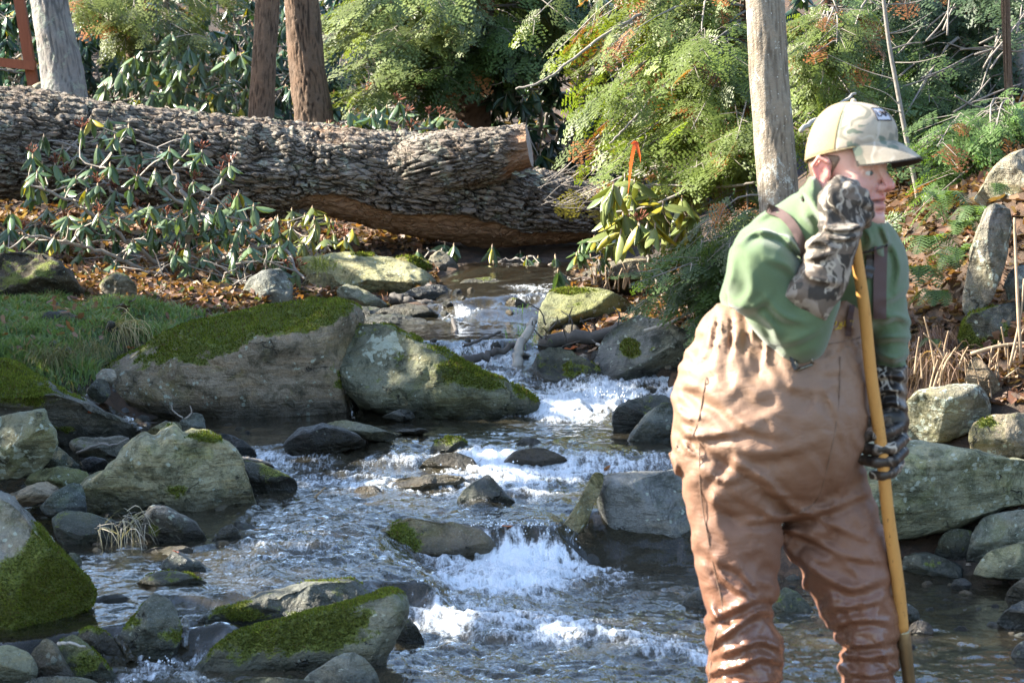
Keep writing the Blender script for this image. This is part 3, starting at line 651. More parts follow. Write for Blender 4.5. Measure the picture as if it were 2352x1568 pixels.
rock('broad wet slab with mossy flank, a trickle running down it', [(-60, 835), (10, 825), (50, 840), (90, 868), (140, 895), (200, 925), (260, 955), (310, 978), (330, 1002), (270, 1020), (130, 1020), (60, 1000), (-60, 980)], 11.3, .4, (.15, .145, .125), (-.25, .25), .1, planes=[(1.0, .1, -.9)], blobs=[(20, 880, 90, 55, .8), (120, 930, 60, 40, .3), (150, 985, 40, 14, .6)], rough=.6, nplanes=1, center=(120, 940))
rock('long grey stone lying under a thin twig below the slab', [(163, 1018), (180, 1004), (230, 1003), (290, 1004), (304, 1022), (284, 1048), (205, 1054), (174, 1040)], 10.55, .12, (.21, .20, .165), (-.4, .4), .2)
rock('small black jagged rock beside the pale olive boulder', [(92, 1064), (110, 1040), (130, 1025), (160, 1045), (190, 1078), (160, 1098), (110, 1094)], 10.35, .10, (.09, .10, .085), (-.3, .3), .1)
rock('black wet stone between the jagged rock and the yellowish wedge', [(186, 1060), (210, 1048), (245, 1055), (250, 1076), (200, 1086)], 10.3, .08, (.06, .06, .058), (-.6, 0), 0, wetlift=.2)
rock('low olive stone with a lichen rim behind the tan slab', [(56, 1108), (70, 1088), (100, 1074), (150, 1070), (200, 1080), (218, 1104), (190, 1124), (130, 1130), (70, 1128)], 10.0, .14, OLIVE, (-.2, .3), .5)
rock('warm tan slab lying tilted beside a blue-grey block', [(10, 1142), (60, 1118), (105, 1105), (137, 1120), (112, 1146), (60, 1164), (16, 1166)], 9.75, .12, (.42, .335, .235), (-.8, 0), .15, rough=.6, planes=[(1.0, 0, -.8)])
rock('blue-grey angular block propped on the green flat one', [(90, 1165), (120, 1132), (160, 1111), (186, 1113), (197, 1150), (198, 1182), (150, 1192), (105, 1184)], 9.55, .10, (.13, .155, .17), (-.7, .2), .15, rough=.5, planes=[(1.0, -.6, -.6), (.9, .4, .1)])
rock('flat-topped green-stained block with drift grass caught on its corner', [(120, 1190), (150, 1172), (200, 1178), (250, 1190), (298, 1210), (288, 1247), (264, 1282), (210, 1280), (160, 1262), (132, 1236)], 9.25, .16, (.135, .145, .11), (-.2, .15), .2, rough=.6, planes=[(1.3, .1, -1.0)], blobs=[(230, 1240, 45, 22, .3)])
rock('grey-brown cornered rock with a moss patch on its left face', [(324, 1235), (332, 1185), (350, 1161), (385, 1164), (430, 1190), (452, 1203), (482, 1247), (486, 1264), (430, 1268), (360, 1262), (328, 1250)], 9.15, .12, (.19, .18, .165), (-.5, .2), .3, rough=.6, planes=[(1.0, -.6, .1), (.9, .5, .3)], blobs=[(348, 1215, 20, 30, .8)])
rock('small knobbly wet stone in the riffle beside the cornered rock', [(488, 1250), (505, 1216), (530, 1203), (550, 1220), (556, 1250), (530, 1268), (494, 1266)], 9.15, .07, (.12, .115, .10), (-.1, .2), .1)
rock('big boulder draped in bright yellow-green moss, bare grey crown',
     [(-60, 1128), (10, 1140), (45, 1160), (80, 1192), (118, 1240), (150, 1278), (172, 1300), (202, 1332), (215, 1362), (206, 1390), (172, 1416), (142, 1448), (100, 1480), (40, 1500), (-60, 1510)],
     7.85, .34, (.27, .26, .23), (.22, .1), .2, planes=[(1.05, .5, .2)], blobs=[(110, 1330, 110, 70, .75), (60, 1430, 110, 60, .6), (10, 1190, 50, 60, -.7), (70, 1240, 30, 40, .35)], nplanes=2, seed=77, center=(60, 1330), wl=.08)
rock('dark bumpy wet stone at the edge of the quiet pool', [(196, 1305), (228, 1286), (280, 1294), (322, 1310), (310, 1334), (240, 1346), (203, 1336)], 8.85, .10, (.13, .115, .10), (-.3, .2), .1, wetlift=.03)
rock('small mossy knob beside the moss-draped boulder', [(148, 1290), (160, 1270), (180, 1272), (190, 1292), (176, 1308), (156, 1306)], 8.75, .05, OLIVE, (.15, .3), .1)
rock('flat wet tan stone barely above the quiet pool', [(312, 1282), (350, 1258), (420, 1254), (446, 1264), (410, 1284), (340, 1298)], 8.95, .14, (.25, .20, .14), (-.8, 0), .1, rough=.4)
rock('pale blue-grey pyramid stone with a red leaf on its tip', [(356, 1318), (382, 1282), (404, 1262), (425, 1274), (462, 1290), (482, 1316), (484, 1340), (430, 1348), (372, 1336)], 8.65, .09, (.25, .275, .265), (-.9, 0), .4, rough=.5, planes=[(.95, -.5, -.2), (.95, .6, .1)])
rock('low moss cushion stone ringed by water', [(300, 1348), (340, 1321), (390, 1313), (440, 1318), (480, 1338), (474, 1358), (400, 1368), (326, 1364)], 8.4, .14, (.14, .14, .09), (.35, .35), .0, rough=.6)
rock('long dark rock lying behind the long mossy one', [(436, 1462), (445, 1440), (490, 1410), (560, 1385), (620, 1364), (680, 1345), (760, 1330), (815, 1325), (838, 1340), (854, 1366), (825, 1408), (740, 1430), (600, 1462), (520, 1495), (450, 1505)], 8.0, .14, (.125, .13, .115), (-.2, .35), .15, blobs=[(560, 1410, 90, 26, .5)], center=(660, 1400), nplanes=2, wl=.04)
rock('long loaf-shaped rock coated in olive moss, chest high to the small grey one',
     [(395, 1590), (412, 1545), (480, 1494), (540, 1460), (600, 1440), (680, 1420), (760, 1400), (830, 1384), (880, 1365), (910, 1361), (932, 1384), (926, 1422), (902, 1465), (884, 1505), (872, 1548), (800, 1562), (700, 1575), (560, 1615), (420, 1640)],
     7.6, .17, (.22, .225, .17), (.14, .5), .2, planes=[(1.05, -.1, .5), (1.15, .2, -.75)], blobs=[(760, 1440, 120, 40, .55), (600, 1470, 80, 30, .3)], nplanes=1, center=(670, 1490), seed=58, wl=.0)
rock('dark fin-shaped mossy rock splitting the little falls', [(262, 1480), (285, 1445), (312, 1408), (338, 1376), (355, 1361), (385, 1374), (406, 1405), (415, 1440), (410, 1480), (398, 1510), (350, 1528), (300, 1522), (268, 1505)], 7.66, .10, (.15, .16, .135), (-.05, .3), .15, wl=.01, planes=[(.9, -.7, -.3), (1.0, .6, 0)], blobs=[(310, 1430, 25, 20, .4), (380, 1470, 25, 30, .3)])
rock('dark hump with a rusty rim beside the little fall', [(174, 1470), (184, 1448), (206, 1439), (240, 1449), (268, 1476), (282, 1508), (240, 1524), (196, 1512)], 7.58, .08, (.11, .095, .07), (.1, .3), .1, wl=.02)
rock('mossy shoulder of rock with a bare twig lying across it', [(130, 1500), (140, 1472), (165, 1460), (196, 1476), (232, 1505), (262, 1540), (276, 1590), (180, 1620), (140, 1580)], 7.45, .09, (.14, .15, .10), (.15, .4), .1, blobs=[(200, 1520, 40, 40, .3)])
rock('grey-buff pointed rock between the round pale stone and the mossy shoulder', [(64, 1520), (78, 1492), (102, 1464), (130, 1480), (152, 1520), (172, 1556), (130, 1572), (80, 1560)], 7.4, .08, (.24, .215, .185), (-.8, .1), .3, rough=.6)
rock('smooth round pale-olive stone at the foot of the moss-draped boulder', [(-50, 1500), (-10, 1483), (30, 1481), (62, 1496), (84, 1522), (87, 1550), (66, 1576), (20, 1592), (-50, 1596)], 7.25, .10, (.29, .285, .18), (-.6, 0), .1, rough=.35, nplanes=1)
rock('flat grey slab at the foot of the round pale stone', [(40, 1580), (90, 1551), (160, 1553), (222, 1566), (240, 1600), (200, 1640), (40, 1640)], 7.1, .08, (.18, .19, .18), (-.5, .4), .2)
rock('small grey rock leaning on the long loaf-shaped one', [(690, 1580), (715, 1544), (768, 1511), (810, 1501), (850, 1524), (874, 1562), (880, 1620), (700, 1630)], 7.2, .08, (.21, .225, .20), (-.5, .3), .35, rough=.6)
rock('low flat stone in front of the long loaf-shaped rock', [(520, 1580), (556, 1557), (640, 1553), (706, 1564), (716, 1620), (520, 1630)], 7.1, .06, (.20, .20, .16), (-.4, .3), .2)
rock('small black stone under the tip of the loaf-shaped rock, foam beside it', [(892, 1490), (915, 1432), (938, 1418), (964, 1448), (976, 1482), (940, 1496)], 7.95, .06, (.08, .085, .07), (-.1, .2), .0)
rock('blue-grey hump with dry twigs on top behind the yellowish wedge', [(392, 998), (414, 966), (445, 947), (466, 953), (472, 990), (430, 1008)], 10.65, .08, (.12, .135, .145), (-.7, .1), .2, rough=.6)
rock('mossy brown block crowning the yellowish wedge', [(336, 992), (378, 968), (412, 972), (420, 1004), (360, 1012)], 10.15, .07, (.17, .16, .10), (.2, .2), .1)
rock('rounded cream stone on the bank by the trickle', [(220, 862), (238, 846), (262, 848), (268, 866), (256, 886), (228, 888)], 11.95, .06, (.36, .33, .28), (-.9, 0), .1, rough=.4)
rock('black wet stone at the head of the trickle', [(200, 895), (222, 868), (246, 874), (254, 905), (236, 928), (206, 922)], 11.7, .08, (.08, .085, .08), (-.3, .3), .1)
rock('flat grey scrap of stone at the foot of the lichen boulder', [(876, 958), (900, 945), (926, 938), (946, 945), (954, 960), (920, 968)], 11.85, .06, (.17, .17, .155), (-.8, 0), .2, rough=.5)
# --- middle of the stream
rock('black glistening rock shelf above the riffle', [(650, 1025), (662, 1005), (692, 985), (742, 975), (800, 992), (840, 1012), (830, 1030), (760, 1046), (680, 1048)], 10.85, .16, (.085, .08, .07), (-.5, .1), 0, wetlift=.12)
rock('grey-green slab laid over the black rock shelf', [(748, 972), (790, 963), (860, 980), (914, 1000), (890, 1014), (800, 1000)], 11.0, .14, (.19, .19, .14), (-.6, .2), .2, rough=.5)
rock('flat brown chip of stone awash in the second pool', [(905, 992), (930, 984), (970, 984), (985, 990), (950, 998)], 11.3, .08, (.10, .085, .06), (-.8, 0), 0, wetlift=.1)
rock('small dark mossy hump on the lip of the riffle', [(985, 1048), (1000, 1015), (1030, 1000), (1060, 1008), (1078, 1026), (1040, 1044), (1005, 1060)], 10.9, .09, (.12, .12, .085), (.05, .35), 0)
rock('small dark stone on the lip of the right-hand falls', [(1180, 1028), (1203, 1005), (1236, 1010), (1250, 1030), (1212, 1040)], 11.0, .07, (.10, .10, .085), (-.2, .2), .1)
rock('brown rounded stone with water sliding over it in the riffle', [(955, 1085), (985, 1050), (1040, 1038), (1085, 1050), (1100, 1082), (1040, 1100)], 10.6, .10, (.17, .13, .08), (-.6, 0), 0, wetlift=.1, rough=.5)
rock('wet tan ledge under the white water of the riffle', [(880, 1115), (920, 1098), (1000, 1090), (1060, 1098), (1070, 1118), (980, 1132), (900, 1130)], 10.25, .12, (.20, .15, .085), (-.8, 0), 0, wetlift=.1, rough=.5)
rock('brown hump with water spilling both sides in the riffle', [(1150, 1070), (1180, 1036), (1250, 1028), (1300, 1050), (1310, 1084), (1230, 1098)], 10.65, .10, (.16, .12, .075), (-.6, 0), 0, wetlift=.12, rough=.5)
rock('small brown stone at the left foot of the riffle', [(800, 1145), (820, 1118), (860, 1115), (885, 1135), (860, 1152)], 10.1, .06, (.14, .10, .06), (-.8, 0), 0, wetlift=.1, rough=.5)
rock('wet grey pyramid rock standing in the white water', [(1048, 1165), (1065, 1125), (1095, 1102), (1120, 1089), (1142, 1110), (1172, 1140), (1200, 1168), (1190, 1192), (1120, 1196), (1056, 1188)], 9.92, .10, (.24, .26, .26), (-.8, 0), .3, wetlift=.03, rough=.6, planes=[(.95, -.5, -.2), (.95, .7, .1)])
rock('broad brown rock with a moss pelt on its left, water sheeting off its right', [(846, 1300), (858, 1250), (880, 1215), (920, 1196), (960, 1190), (1010, 1194), (1060, 1204), (1110, 1220), (1144, 1252), (1150, 1305), (1100, 1340), (1000, 1350), (900, 1345), (856, 1325)], 9.35, .17, (.20, .165, .115), (-.5, .15), .1, blobs=[(905, 1240, 48, 42, 1.0), (930, 1300, 50, 25, .5)], wl=.03, rough=.6)
rock('leaning tan slab propped against the smooth grey boulder', [(1250, 1252), (1290, 1205), (1330, 1150), (1364, 1088), (1386, 1089), (1382, 1118), (1362, 1162), (1350, 1202), (1320, 1235), (1287, 1275), (1262, 1280)], 9.52, .07, (.33, .28, .18), (-.6, .2), .25, wl=.02, rough=.5, planes=[(1.0, -.6, .0)], lblobs=[(1290, 1225, 30, 20, .7)], blobs=[(1280, 1250, 20, 18, .5)], center=(1325, 1180))
rock('smooth rounded grey boulder with wet sheen behind the man', [(1376, 1125), (1386, 1097), (1430, 1085), (1500, 1081), (1560, 1078), (1640, 1085), (1690, 1130), (1700, 1250), (1670, 1330), (1580, 1340), (1480, 1332), (1432, 1315), (1405, 1255), (1384, 1190)], 9.72, .26, (.24, .245, .24), (-.7, .25), .15, wl=.03, rough=.45, planes=[(1.15, -.2, -.55)], nplanes=1)
rock('dark rock at the right edge of the foaming chute', [(1405, 950), (1430, 922), (1480, 912), (1530, 907), (1550, 922), (1532, 950), (1480, 985), (1450, 1002), (1412, 996)], 11.5, .13, (.09, .10, .095), (-.3, .3), .1, wetlift=.04)
rock('mossy grey rock with a pale facet beside the right-hand falls', [(1430, 1040), (1446, 1000), (1480, 952), (1520, 926), (1560, 930), (1590, 980), (1590, 1040), (1500, 1052)], 11.15, .13, (.18, .19, .165), (-.3, .4), .3, planes=[(.9, -.6, .0)], rough=.6)
rock('dark mossy hump with a white water streak above the chute', [(1224, 850), (1230, 822), (1244, 803), (1270, 796), (1310, 804), (1350, 829), (1390, 858), (1424, 888), (1410, 912), (1340, 920), (1270, 915), (1236, 885)], 12.85, .2, (.115, .125, .105), (-.05, .35), .1, blobs=[(1340, 860, 50, 22, .4)], lblobs=[(1300, 850, 14, 34, .9)])
rock('large grey-blue boulder with one round moss patch, leaf drift on its back', [(1358, 830), (1388, 772), (1420, 745), (1460, 727), (1520, 740), (1580, 764), (1640, 790), (1650, 880), (1580, 905), (1480, 912), (1420, 895), (1376, 862)], 12.9, .3, (.195, .20, .19), (-.6, .2), .35, blobs=[(1450, 795, 26, 26, 1.0), (1500, 800, 14, 10, .8), (1500, 885, 70, 14, .7)], rough=.5, nplanes=2)
rock('boulder with a broad flat yellow-green face under the leaf drift', [(1234, 745), (1244, 700), (1264, 671), (1300, 661), (1350, 659), (1400, 671), (1445, 692), (1470, 715), (1430, 750), (1360, 775), (1300, 772), (1248, 768)], 14.0, .3, (.215, .225, .11), (-.45, .35), .25, planes=[(1.0, .1, -.3), (.8, -.9, .1)], blobs=[(1300, 668, 70, 8, .7)], rough=.5, nplanes=1)
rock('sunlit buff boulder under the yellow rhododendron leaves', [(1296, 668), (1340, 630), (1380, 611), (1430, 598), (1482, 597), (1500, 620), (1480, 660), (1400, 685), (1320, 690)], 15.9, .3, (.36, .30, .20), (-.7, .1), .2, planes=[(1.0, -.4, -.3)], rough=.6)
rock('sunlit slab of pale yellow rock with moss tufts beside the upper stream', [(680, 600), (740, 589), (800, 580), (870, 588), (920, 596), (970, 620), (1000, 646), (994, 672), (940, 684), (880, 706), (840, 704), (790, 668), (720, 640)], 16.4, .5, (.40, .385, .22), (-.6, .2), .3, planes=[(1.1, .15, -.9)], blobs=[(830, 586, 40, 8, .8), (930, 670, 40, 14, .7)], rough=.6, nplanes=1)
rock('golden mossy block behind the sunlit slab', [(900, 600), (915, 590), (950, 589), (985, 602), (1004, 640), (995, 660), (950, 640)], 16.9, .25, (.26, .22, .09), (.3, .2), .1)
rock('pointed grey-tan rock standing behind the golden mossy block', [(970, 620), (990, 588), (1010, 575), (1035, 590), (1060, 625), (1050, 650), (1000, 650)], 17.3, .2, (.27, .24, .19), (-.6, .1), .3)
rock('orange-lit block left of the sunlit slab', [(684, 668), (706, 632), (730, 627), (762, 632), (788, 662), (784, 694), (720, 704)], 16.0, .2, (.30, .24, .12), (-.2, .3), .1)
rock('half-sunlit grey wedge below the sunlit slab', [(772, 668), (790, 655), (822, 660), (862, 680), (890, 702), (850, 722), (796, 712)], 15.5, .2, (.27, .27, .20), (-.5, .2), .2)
rock('low black wet rock between sunlit slab and upper stream', [(896, 694), (925, 674), (960, 664), (1000, 655), (1042, 668), (1062, 690), (1052, 708), (960, 712)], 15.4, .2, (.075, .075, .065), (-.3, .2), 0, wetlift=.06)
rock('rounded brown-black rock beside the third pool', [(855, 738), (878, 710), (920, 697), (960, 700), (1000, 718), (1030, 745), (990, 758), (900, 758)], 14.75, .2, (.12, .105, .075), (-.3, .25), .1)
rock('flat dark mossy slab at the rim of the third pool', [(800, 742), (845, 725), (910, 725), (975, 736), (985, 752), (900, 762), (810, 760)], 14.45, .18, (.11, .11, .075), (-.2, .4), .1)
rock('grey mossy stone behind the flat dark slab', [(806, 718), (830, 704), (862, 704), (895, 720), (870, 740), (820, 738)], 14.9, .15, (.19, .19, .14), (-.1, .4), .2)
rock('brown mossy boulder hump left of the upper riffles', [(1022, 672), (1066, 646), (1120, 640), (1172, 655), (1190, 678), (1120, 694), (1050, 694)], 15.9, .25, (.19, .16, .085), (-.1, .35), .1)
rock('flat-topped tan and black stone where the stream leaves the shadow', [(1158, 650), (1174, 636), (1195, 631), (1242, 635), (1272, 648), (1266, 668), (1196, 670)], 16.7, .2, (.22, .18, .12), (-.3, .3), .1)
rock('round brown stone with a moss cap in the upper riffle', [(1146, 738), (1152, 705), (1175, 684), (1200, 688), (1222, 712), (1222, 742), (1180, 750)], 14.85, .12, (.17, .13, .07), (.0, .5), .1)
rock('dark hollow-sided boulder under the drooping rhododendron', [(556, 680), (572, 640), (600, 622), (645, 618), (674, 655), (668, 700), (620, 720), (570, 712)], 14.7, .25, (.20, .205, .185), (-.5, .3), .4)
rock('small pinkish stone with an olive moss cap on the turf', [(230, 655), (245, 635), (268, 626), (292, 634), (315, 658), (308, 692), (250, 690)], 14.25, .12, (.23, .20, .16), (-.1, .4), .2)
rock('leafy earth hump overgrown with moss and roots beside the turf', [(-60, 700), (-60, 600), (-10, 585), (30, 579), (80, 577), (120, 588), (150, 612), (180, 650), (196, 705), (100, 720)], 14.35, .3, (.07, .055, .038), (.05, .3), .0, name='mossy_hump', cat='mound', rough=1.6)
# --- right bank
rock('big smooth pale green-grey boulder behind the pole', [(1925, 1075), (1960, 1032), (2010, 1019), (2100, 1021), (2200, 1029), (2300, 1044), (2390, 1062), (2420, 1112), (2370, 1152), (2300, 1176), (2200, 1210), (2100, 1240), (2060, 1244), (1980, 1230), (1925, 1165)], 9.4, .28, (.30, .305, .205), (-.7, .1), .3, planes=[(1.2, .1, -.75)], rough=.4, nplanes=1, lblobs=[(2080, 1110, 60, 30, .3)])
rock('squared grey rock crusted with white lichen on the right bank', [(2076, 930), (2108, 896), (2200, 882), (2246, 884), (2270, 914), (2273, 952), (2242, 982), (2170, 1015), (2100, 1016), (2074, 980)], 9.85, .2, (.235, .225, .18), (-.6, .2), .7, rough=.5, planes=[(1.1, 0, -.5)], lblobs=[(2140, 950, 50, 35, .3)])
rock('brownish rock with moss and white lichen beside the squared one', [(2226, 1010), (2242, 972), (2290, 955), (2390, 948), (2420, 1000), (2400, 1050), (2300, 1054), (2240, 1040)], 9.65, .18, (.24, .20, .14), (-.3, .3), .4, blobs=[(2270, 970, 26, 12, .6)])
rock('small brown wedge stone among dead stems and orange leaves', [(2216, 885), (2226, 830), (2242, 818), (2292, 868), (2306, 905), (2260, 918)], 10.0, .07, (.22, .165, .11), (-.9, 0), .2, rough=.5)
rock('tall upright slab leaning on the leaf bank', [(2214, 712), (2222, 620), (2240, 540), (2264, 480), (2286, 464), (2322, 480), (2327, 522), (2312, 582), (2292, 642), (2266, 702), (2246, 730), (2224, 728)], 10.45, .10, (.25, .225, .20), (-.9, 0), .35, rough=.6, planes=[(.8, -.8, .1), (.9, .7, -.1)], lblobs=[(2250, 600, 14, 60, .5)], center=(2270, 600), nplanes=1)
rock('weathered sandstone boulder high on the leaf bank', [(2236, 460), (2256, 430), (2290, 380), (2340, 345), (2420, 325), (2460, 400), (2420, 470), (2330, 480), (2280, 485)], 11.2, .3, (.31, .275, .21), (-.7, .1), .4, rough=.6)
rock('black rock hump with golden moss under the upright slab', [(2196, 800), (2206, 755), (2230, 716), (2280, 704), (2350, 700), (2430, 720), (2430, 830), (2300, 840), (2220, 835)], 10.45, .16, (.10, .10, .085), (-.1, .3), .1, blobs=[(2290, 790, 60, 25, .5), (2220, 770, 20, 30, .4)])
rock('bluish stone lodged beside the upright slab', [(2304, 660), (2318, 625), (2345, 608), (2400, 618), (2400, 700), (2330, 712)], 10.5, .1, (.19, .21, .22), (-.8, 0), .4)
rock('flat-topped mossy stone at the right waterline', [(2066, 1310), (2078, 1277), (2130, 1270), (2190, 1285), (2216, 1306), (2210, 1336), (2100, 1346), (2070, 1332)], 9.2, .10, (.17, .18, .15), (-.3, .3), .2, blobs=[(2130, 1295, 40, 10, .4)])
rock('dark mossy stone in the gap under the pale boulder', [(2142, 1295), (2162, 1232), (2190, 1214), (2234, 1220), (2236, 1300)], 9.3, .08, (.09, .095, .08), (-.1, .3), .1)
rock('layered grey rock beside the flat-topped mossy stone', [(2216, 1305), (2234, 1222), (2260, 1186), (2330, 1171), (2430, 1172), (2430, 1310), (2300, 1318)], 9.25, .16, (.21, .22, .18), (-.5, .3), .3, rough=.7)
rock('pale streaked rock lying against the layered grey one', [(2236, 1318), (2268, 1271), (2330, 1246), (2430, 1238), (2430, 1335), (2300, 1332)], 9.0, .12, (.27, .275, .21), (-.6, .1), .3, rough=.5)
rock('grey mossy-footed rock in the pool behind the near leg', [(1538, 1450), (1556, 1395), (1600, 1355), (1650, 1348), (1705, 1400), (1712, 1455), (1620, 1465)], 8.6, .12, (.16, .165, .15), (-.3, .2), .1, blobs=[(1620, 1440, 60, 20, .3)])
rock('green moss-furred rock in the pool seen between the legs', [(1765, 1440), (1780, 1370), (1800, 1350), (1830, 1358), (1868, 1400), (1882, 1440), (1830, 1458)], 8.55, .10, (.14, .15, .10), (.25, .35), .0)
rock('rounded brown stone in the shallows beside the pole', [(2082, 1458), (2092, 1432), (2112, 1422), (2138, 1434), (2146, 1458), (2110, 1470)], 8.1, .05, (.20, .15, .10), (-.9, 0), 0, rough=.4, wetlift=.02)
rock('bluish stone awash beside the rounded brown stone', [(2044, 1420), (2056, 1392), (2080, 1382), (2108, 1400), (2112, 1424), (2070, 1432)], 8.3, .05, (.16, .17, .17), (-.9, 0), .1, rough=.4)
rock('slate-blue wet rock at the right shore', [(2290, 1432), (2310, 1400), (2352, 1378), (2420, 1360), (2430, 1440), (2340, 1450)], 8.2, .10, (.16, .175, .19), (-.9, 0), .1, rough=.5, wetlift=.06)
rock('grey-brown rock poking from the right shallows', [(2308, 1390), (2318, 1350), (2352, 1325), (2420, 1310), (2430, 1395), (2350, 1404)], 8.7, .10, (.20, .185, .165), (-.8, 0), .2, rough=.5, wetlift=.03)
rock('white-edged wet rock at the lower right shore', [(2318, 1520), (2330, 1486), (2356, 1470), (2430, 1460), (2430, 1530), (2350, 1536)], 7.75, .07, (.19, .20, .20), (-.9, 0), .2, rough=.5, wetlift=.05)
rock('small glinting stone at the foot of the pale streaked rock', [(2182, 1348), (2192, 1330), (2214, 1326), (2232, 1340), (2224, 1354), (2196, 1358)], 8.95, .04, (.15, .15, .15), (-.9, 0), .1, rough=.4, wetlift=.1)
rock('buff stone beside the grey trunk across the log', [(56, 228), (76, 196), (98, 188), (116, 205), (120, 240), (70, 245)], 20.6, .25, (.38, .33, .24), (-.6, .1), .3)
rock('long buff ledge stone at the foot of the red timber', [(-40, 226), (-20, 206), (40, 204), (62, 214), (64, 240), (-40, 245)], 20.9, .3, (.36, .31, .22), (-.6, .2), .3)
rock('square mossy stone holding the left end of the trickle pool', [(300, 792), (330, 770), (352, 780), (350, 810), (318, 818)], 12.9, .1, (.07, .075, .075), (-.4, .3), .1)

# small loose stones along both margins: look-alikes
def loose_stones():
    rnd = np.random.RandomState(5)
    protos = []
    for k in range(6):
        n = 14; th = np.linspace(0, 2 * np.pi, n, endpoint=False); ph = np.linspace(-1.35, 1.35, 7)
        T_, H_ = np.meshgrid(th, ph)
        v = np.stack([np.cos(H_) * np.cos(T_), np.cos(H_) * np.sin(T_) * (.6 + .3 * rnd.rand()), np.sin(H_) * (.45 + .25 * rnd.rand())], -1).reshape(-1, 3)
        v = np.sign(v) * np.abs(v) ** .85
        v = v * (1 + .35 * fbm(v * 1.5 + 9 * k, 3, k)[:, None])
        i, j = np.meshgrid(np.arange(6), np.arange(n), indexing='ij')
        q = np.stack([i * n + j, i * n + (j + 1) % n, (i + 1) * n + (j + 1) % n, (i + 1) * n + j], -1).reshape(-1, 4)
        t = np.arange(n)
        tri = np.concatenate([q[:, [0, 1, 2]], q[:, [0, 2, 3]], np.stack([np.full(n - 2, 0), t[2:], t[1:-1]], 1), 6 * n + np.stack([np.full(n - 2, 0), t[1:-1], t[2:]], 1)])
        protos.append(mesh_np('loose_stone', v, tri, ROCK_MAT, True, attrs={'moss': np.full(len(v), -.3 + .5 * (k % 3 == 0)), 'wet': np.full(len(v), .15 + .85 * (k % 2)), 'lichen': np.full(len(v), .3)}))
    cols = [(.2, .19, .17), (.13, .135, .13), (.24, .19, .14), (.09, .09, .085), (.29, .25, .19), (.16, .17, .175)]
    n = 0
    while n < 260:
        if n < 210:
            k = rnd.randint(len(CHP)); a, b = CHP[k], CHP[(k + 1) % len(CHP)]
            if np.hypot(*(a - b)) > 3: continue
            p = a + (b - a) * rnd.rand() + rnd.randn(2) * .16
            if n > 110: p = np.array([*P(20 + 560 * rnd.rand(), 980 + 300 * rnd.rand(), 10)]); dd_ = 1.42 * FV / (p[1] * 0 + 980 + 300 * rnd.rand() - 351); p = np.array([p[0] * dd_ / 10, dd_])
        else: p = np.array([*G(1800 + 560 * rnd.rand(), 1335 + 200 * rnd.rand(), 0)])[:2]
        if p[1] < 7 or p[1] > 17 or abs(p[0]) > .21 * p[1]: continue
        s = (.02 + .05 * rnd.rand() ** 2) * (1 if n < 210 else .55)
        o = link('loose_stone', protos[rnd.randint(6)])
        z = max(float(ground_z(*p)[0]) + s * .1, float(water_z(*p)[0]) - s * .25 if poly_sd(CHP, p[:1], p[1:])[0] > 0 else -9)
        o.location = (p[0], p[1], z); o.rotation_euler = (rnd.randn() * .25, rnd.randn() * .25, rnd.rand() * 6.3); o.scale = (s, s * (.7 + .4 * rnd.rand()), s)
        o.color = (*cols[rnd.randint(6)], 1)
        if n < 210: tag(o, 'fist-sized loose stone among the bigger rocks along the stream margin', 'stone', 'loose stones along the stream margins')
        else: tag(o, 'pebble breaking the surface of the shallows beside the right bank', 'pebble', 'pebbles in the right-hand shallows')
        n += 1
loose_stones()
# ------------------------------------------------------------------ bark, log, trees
def make_bark_mat(name, lo, hi, furrow, lich=(.35, .38, .30), lf=.0, rough=.85, sc=(1, 1, 1)):
    m = Mat(name); v = m.map(m.obj(), sc)
    n1 = m.noise(v, 5, 5, .65); n2 = m.noise(v, 38, 5, .7); n3 = m.noise(v, 140, 3, .7)
    c = m.mix(n2, lo, hi)
    c = m.mix(m.mr(n1, .4, .7, 0, .45), c, m.mix(1.0, c, (1.25, 1.0, .8), 'MULTIPLY'))
    c = m.mix(m.attr('furrow'), c, furrow)
    if lf: 
        c = m.mix(m.mr(m.math('ADD', m.noise(v, 7, 6, .75, .8), m.math('MULTIPLY', n3, .25)), .72 - lf * .2, .80 - lf * .2, 0, .8), c, lich)
    crk = None
    if name.startswith('oak'):
        wv = m.n('ShaderNodeVectorMath', {0: m.obj(), 1: m.n('ShaderNodeVectorMath', {0: m.noise(m.obj(), 6, 3, .6, 0, 1), 'Scale': .10}, operation='SCALE').outputs[0]}, operation='ADD').outputs[0]
        crk = m.mr(m.voro(m.map(wv, (5.5, 26, 26), (0, .10, 0)), 1.0, 'DISTANCE_TO_EDGE'), .10, .015)
        c = m.mix(m.math('MULTIPLY', crk, .7), c, (.016, .012, .009)); big = m.noise(m.obj(), 1.6, 5, .65)
        c = m.mix(m.mr(big, .50, .66, 0, .6), c, m.mix(1., c, (.62, .48, .42), 'MULTIPLY')); c = m.mix(m.mr(big, .45, .33, 0, .5), c, m.mix(1., c, (1.35, 1.32, 1.28), 'MULTIPLY'))
    if name.startswith('speckled'):
        c = m.mix(m.mr(m.voro(m.obj(), 42), .16, .10, 0, .85), c, (.66, .64, .58))
    c = m.mix(m.attr('bare'), c, m.mix(m.noise(m.map(m.obj(), (3, 40, 40)), 1, 3, .6), (.24, .115, .06), (.46, .30, .19)))
    return m.end(m.pbsdf(Base_Color=c, Roughness=rough, Normal=m.bump(m.math('SUBTRACT', m.math('ADD', n2, m.math('MULTIPLY', n3, .5)), m.math('MULTIPLY', crk, 1.2) if crk is not None else 0.0), .9, .016), Specular_IOR_Level=.3))
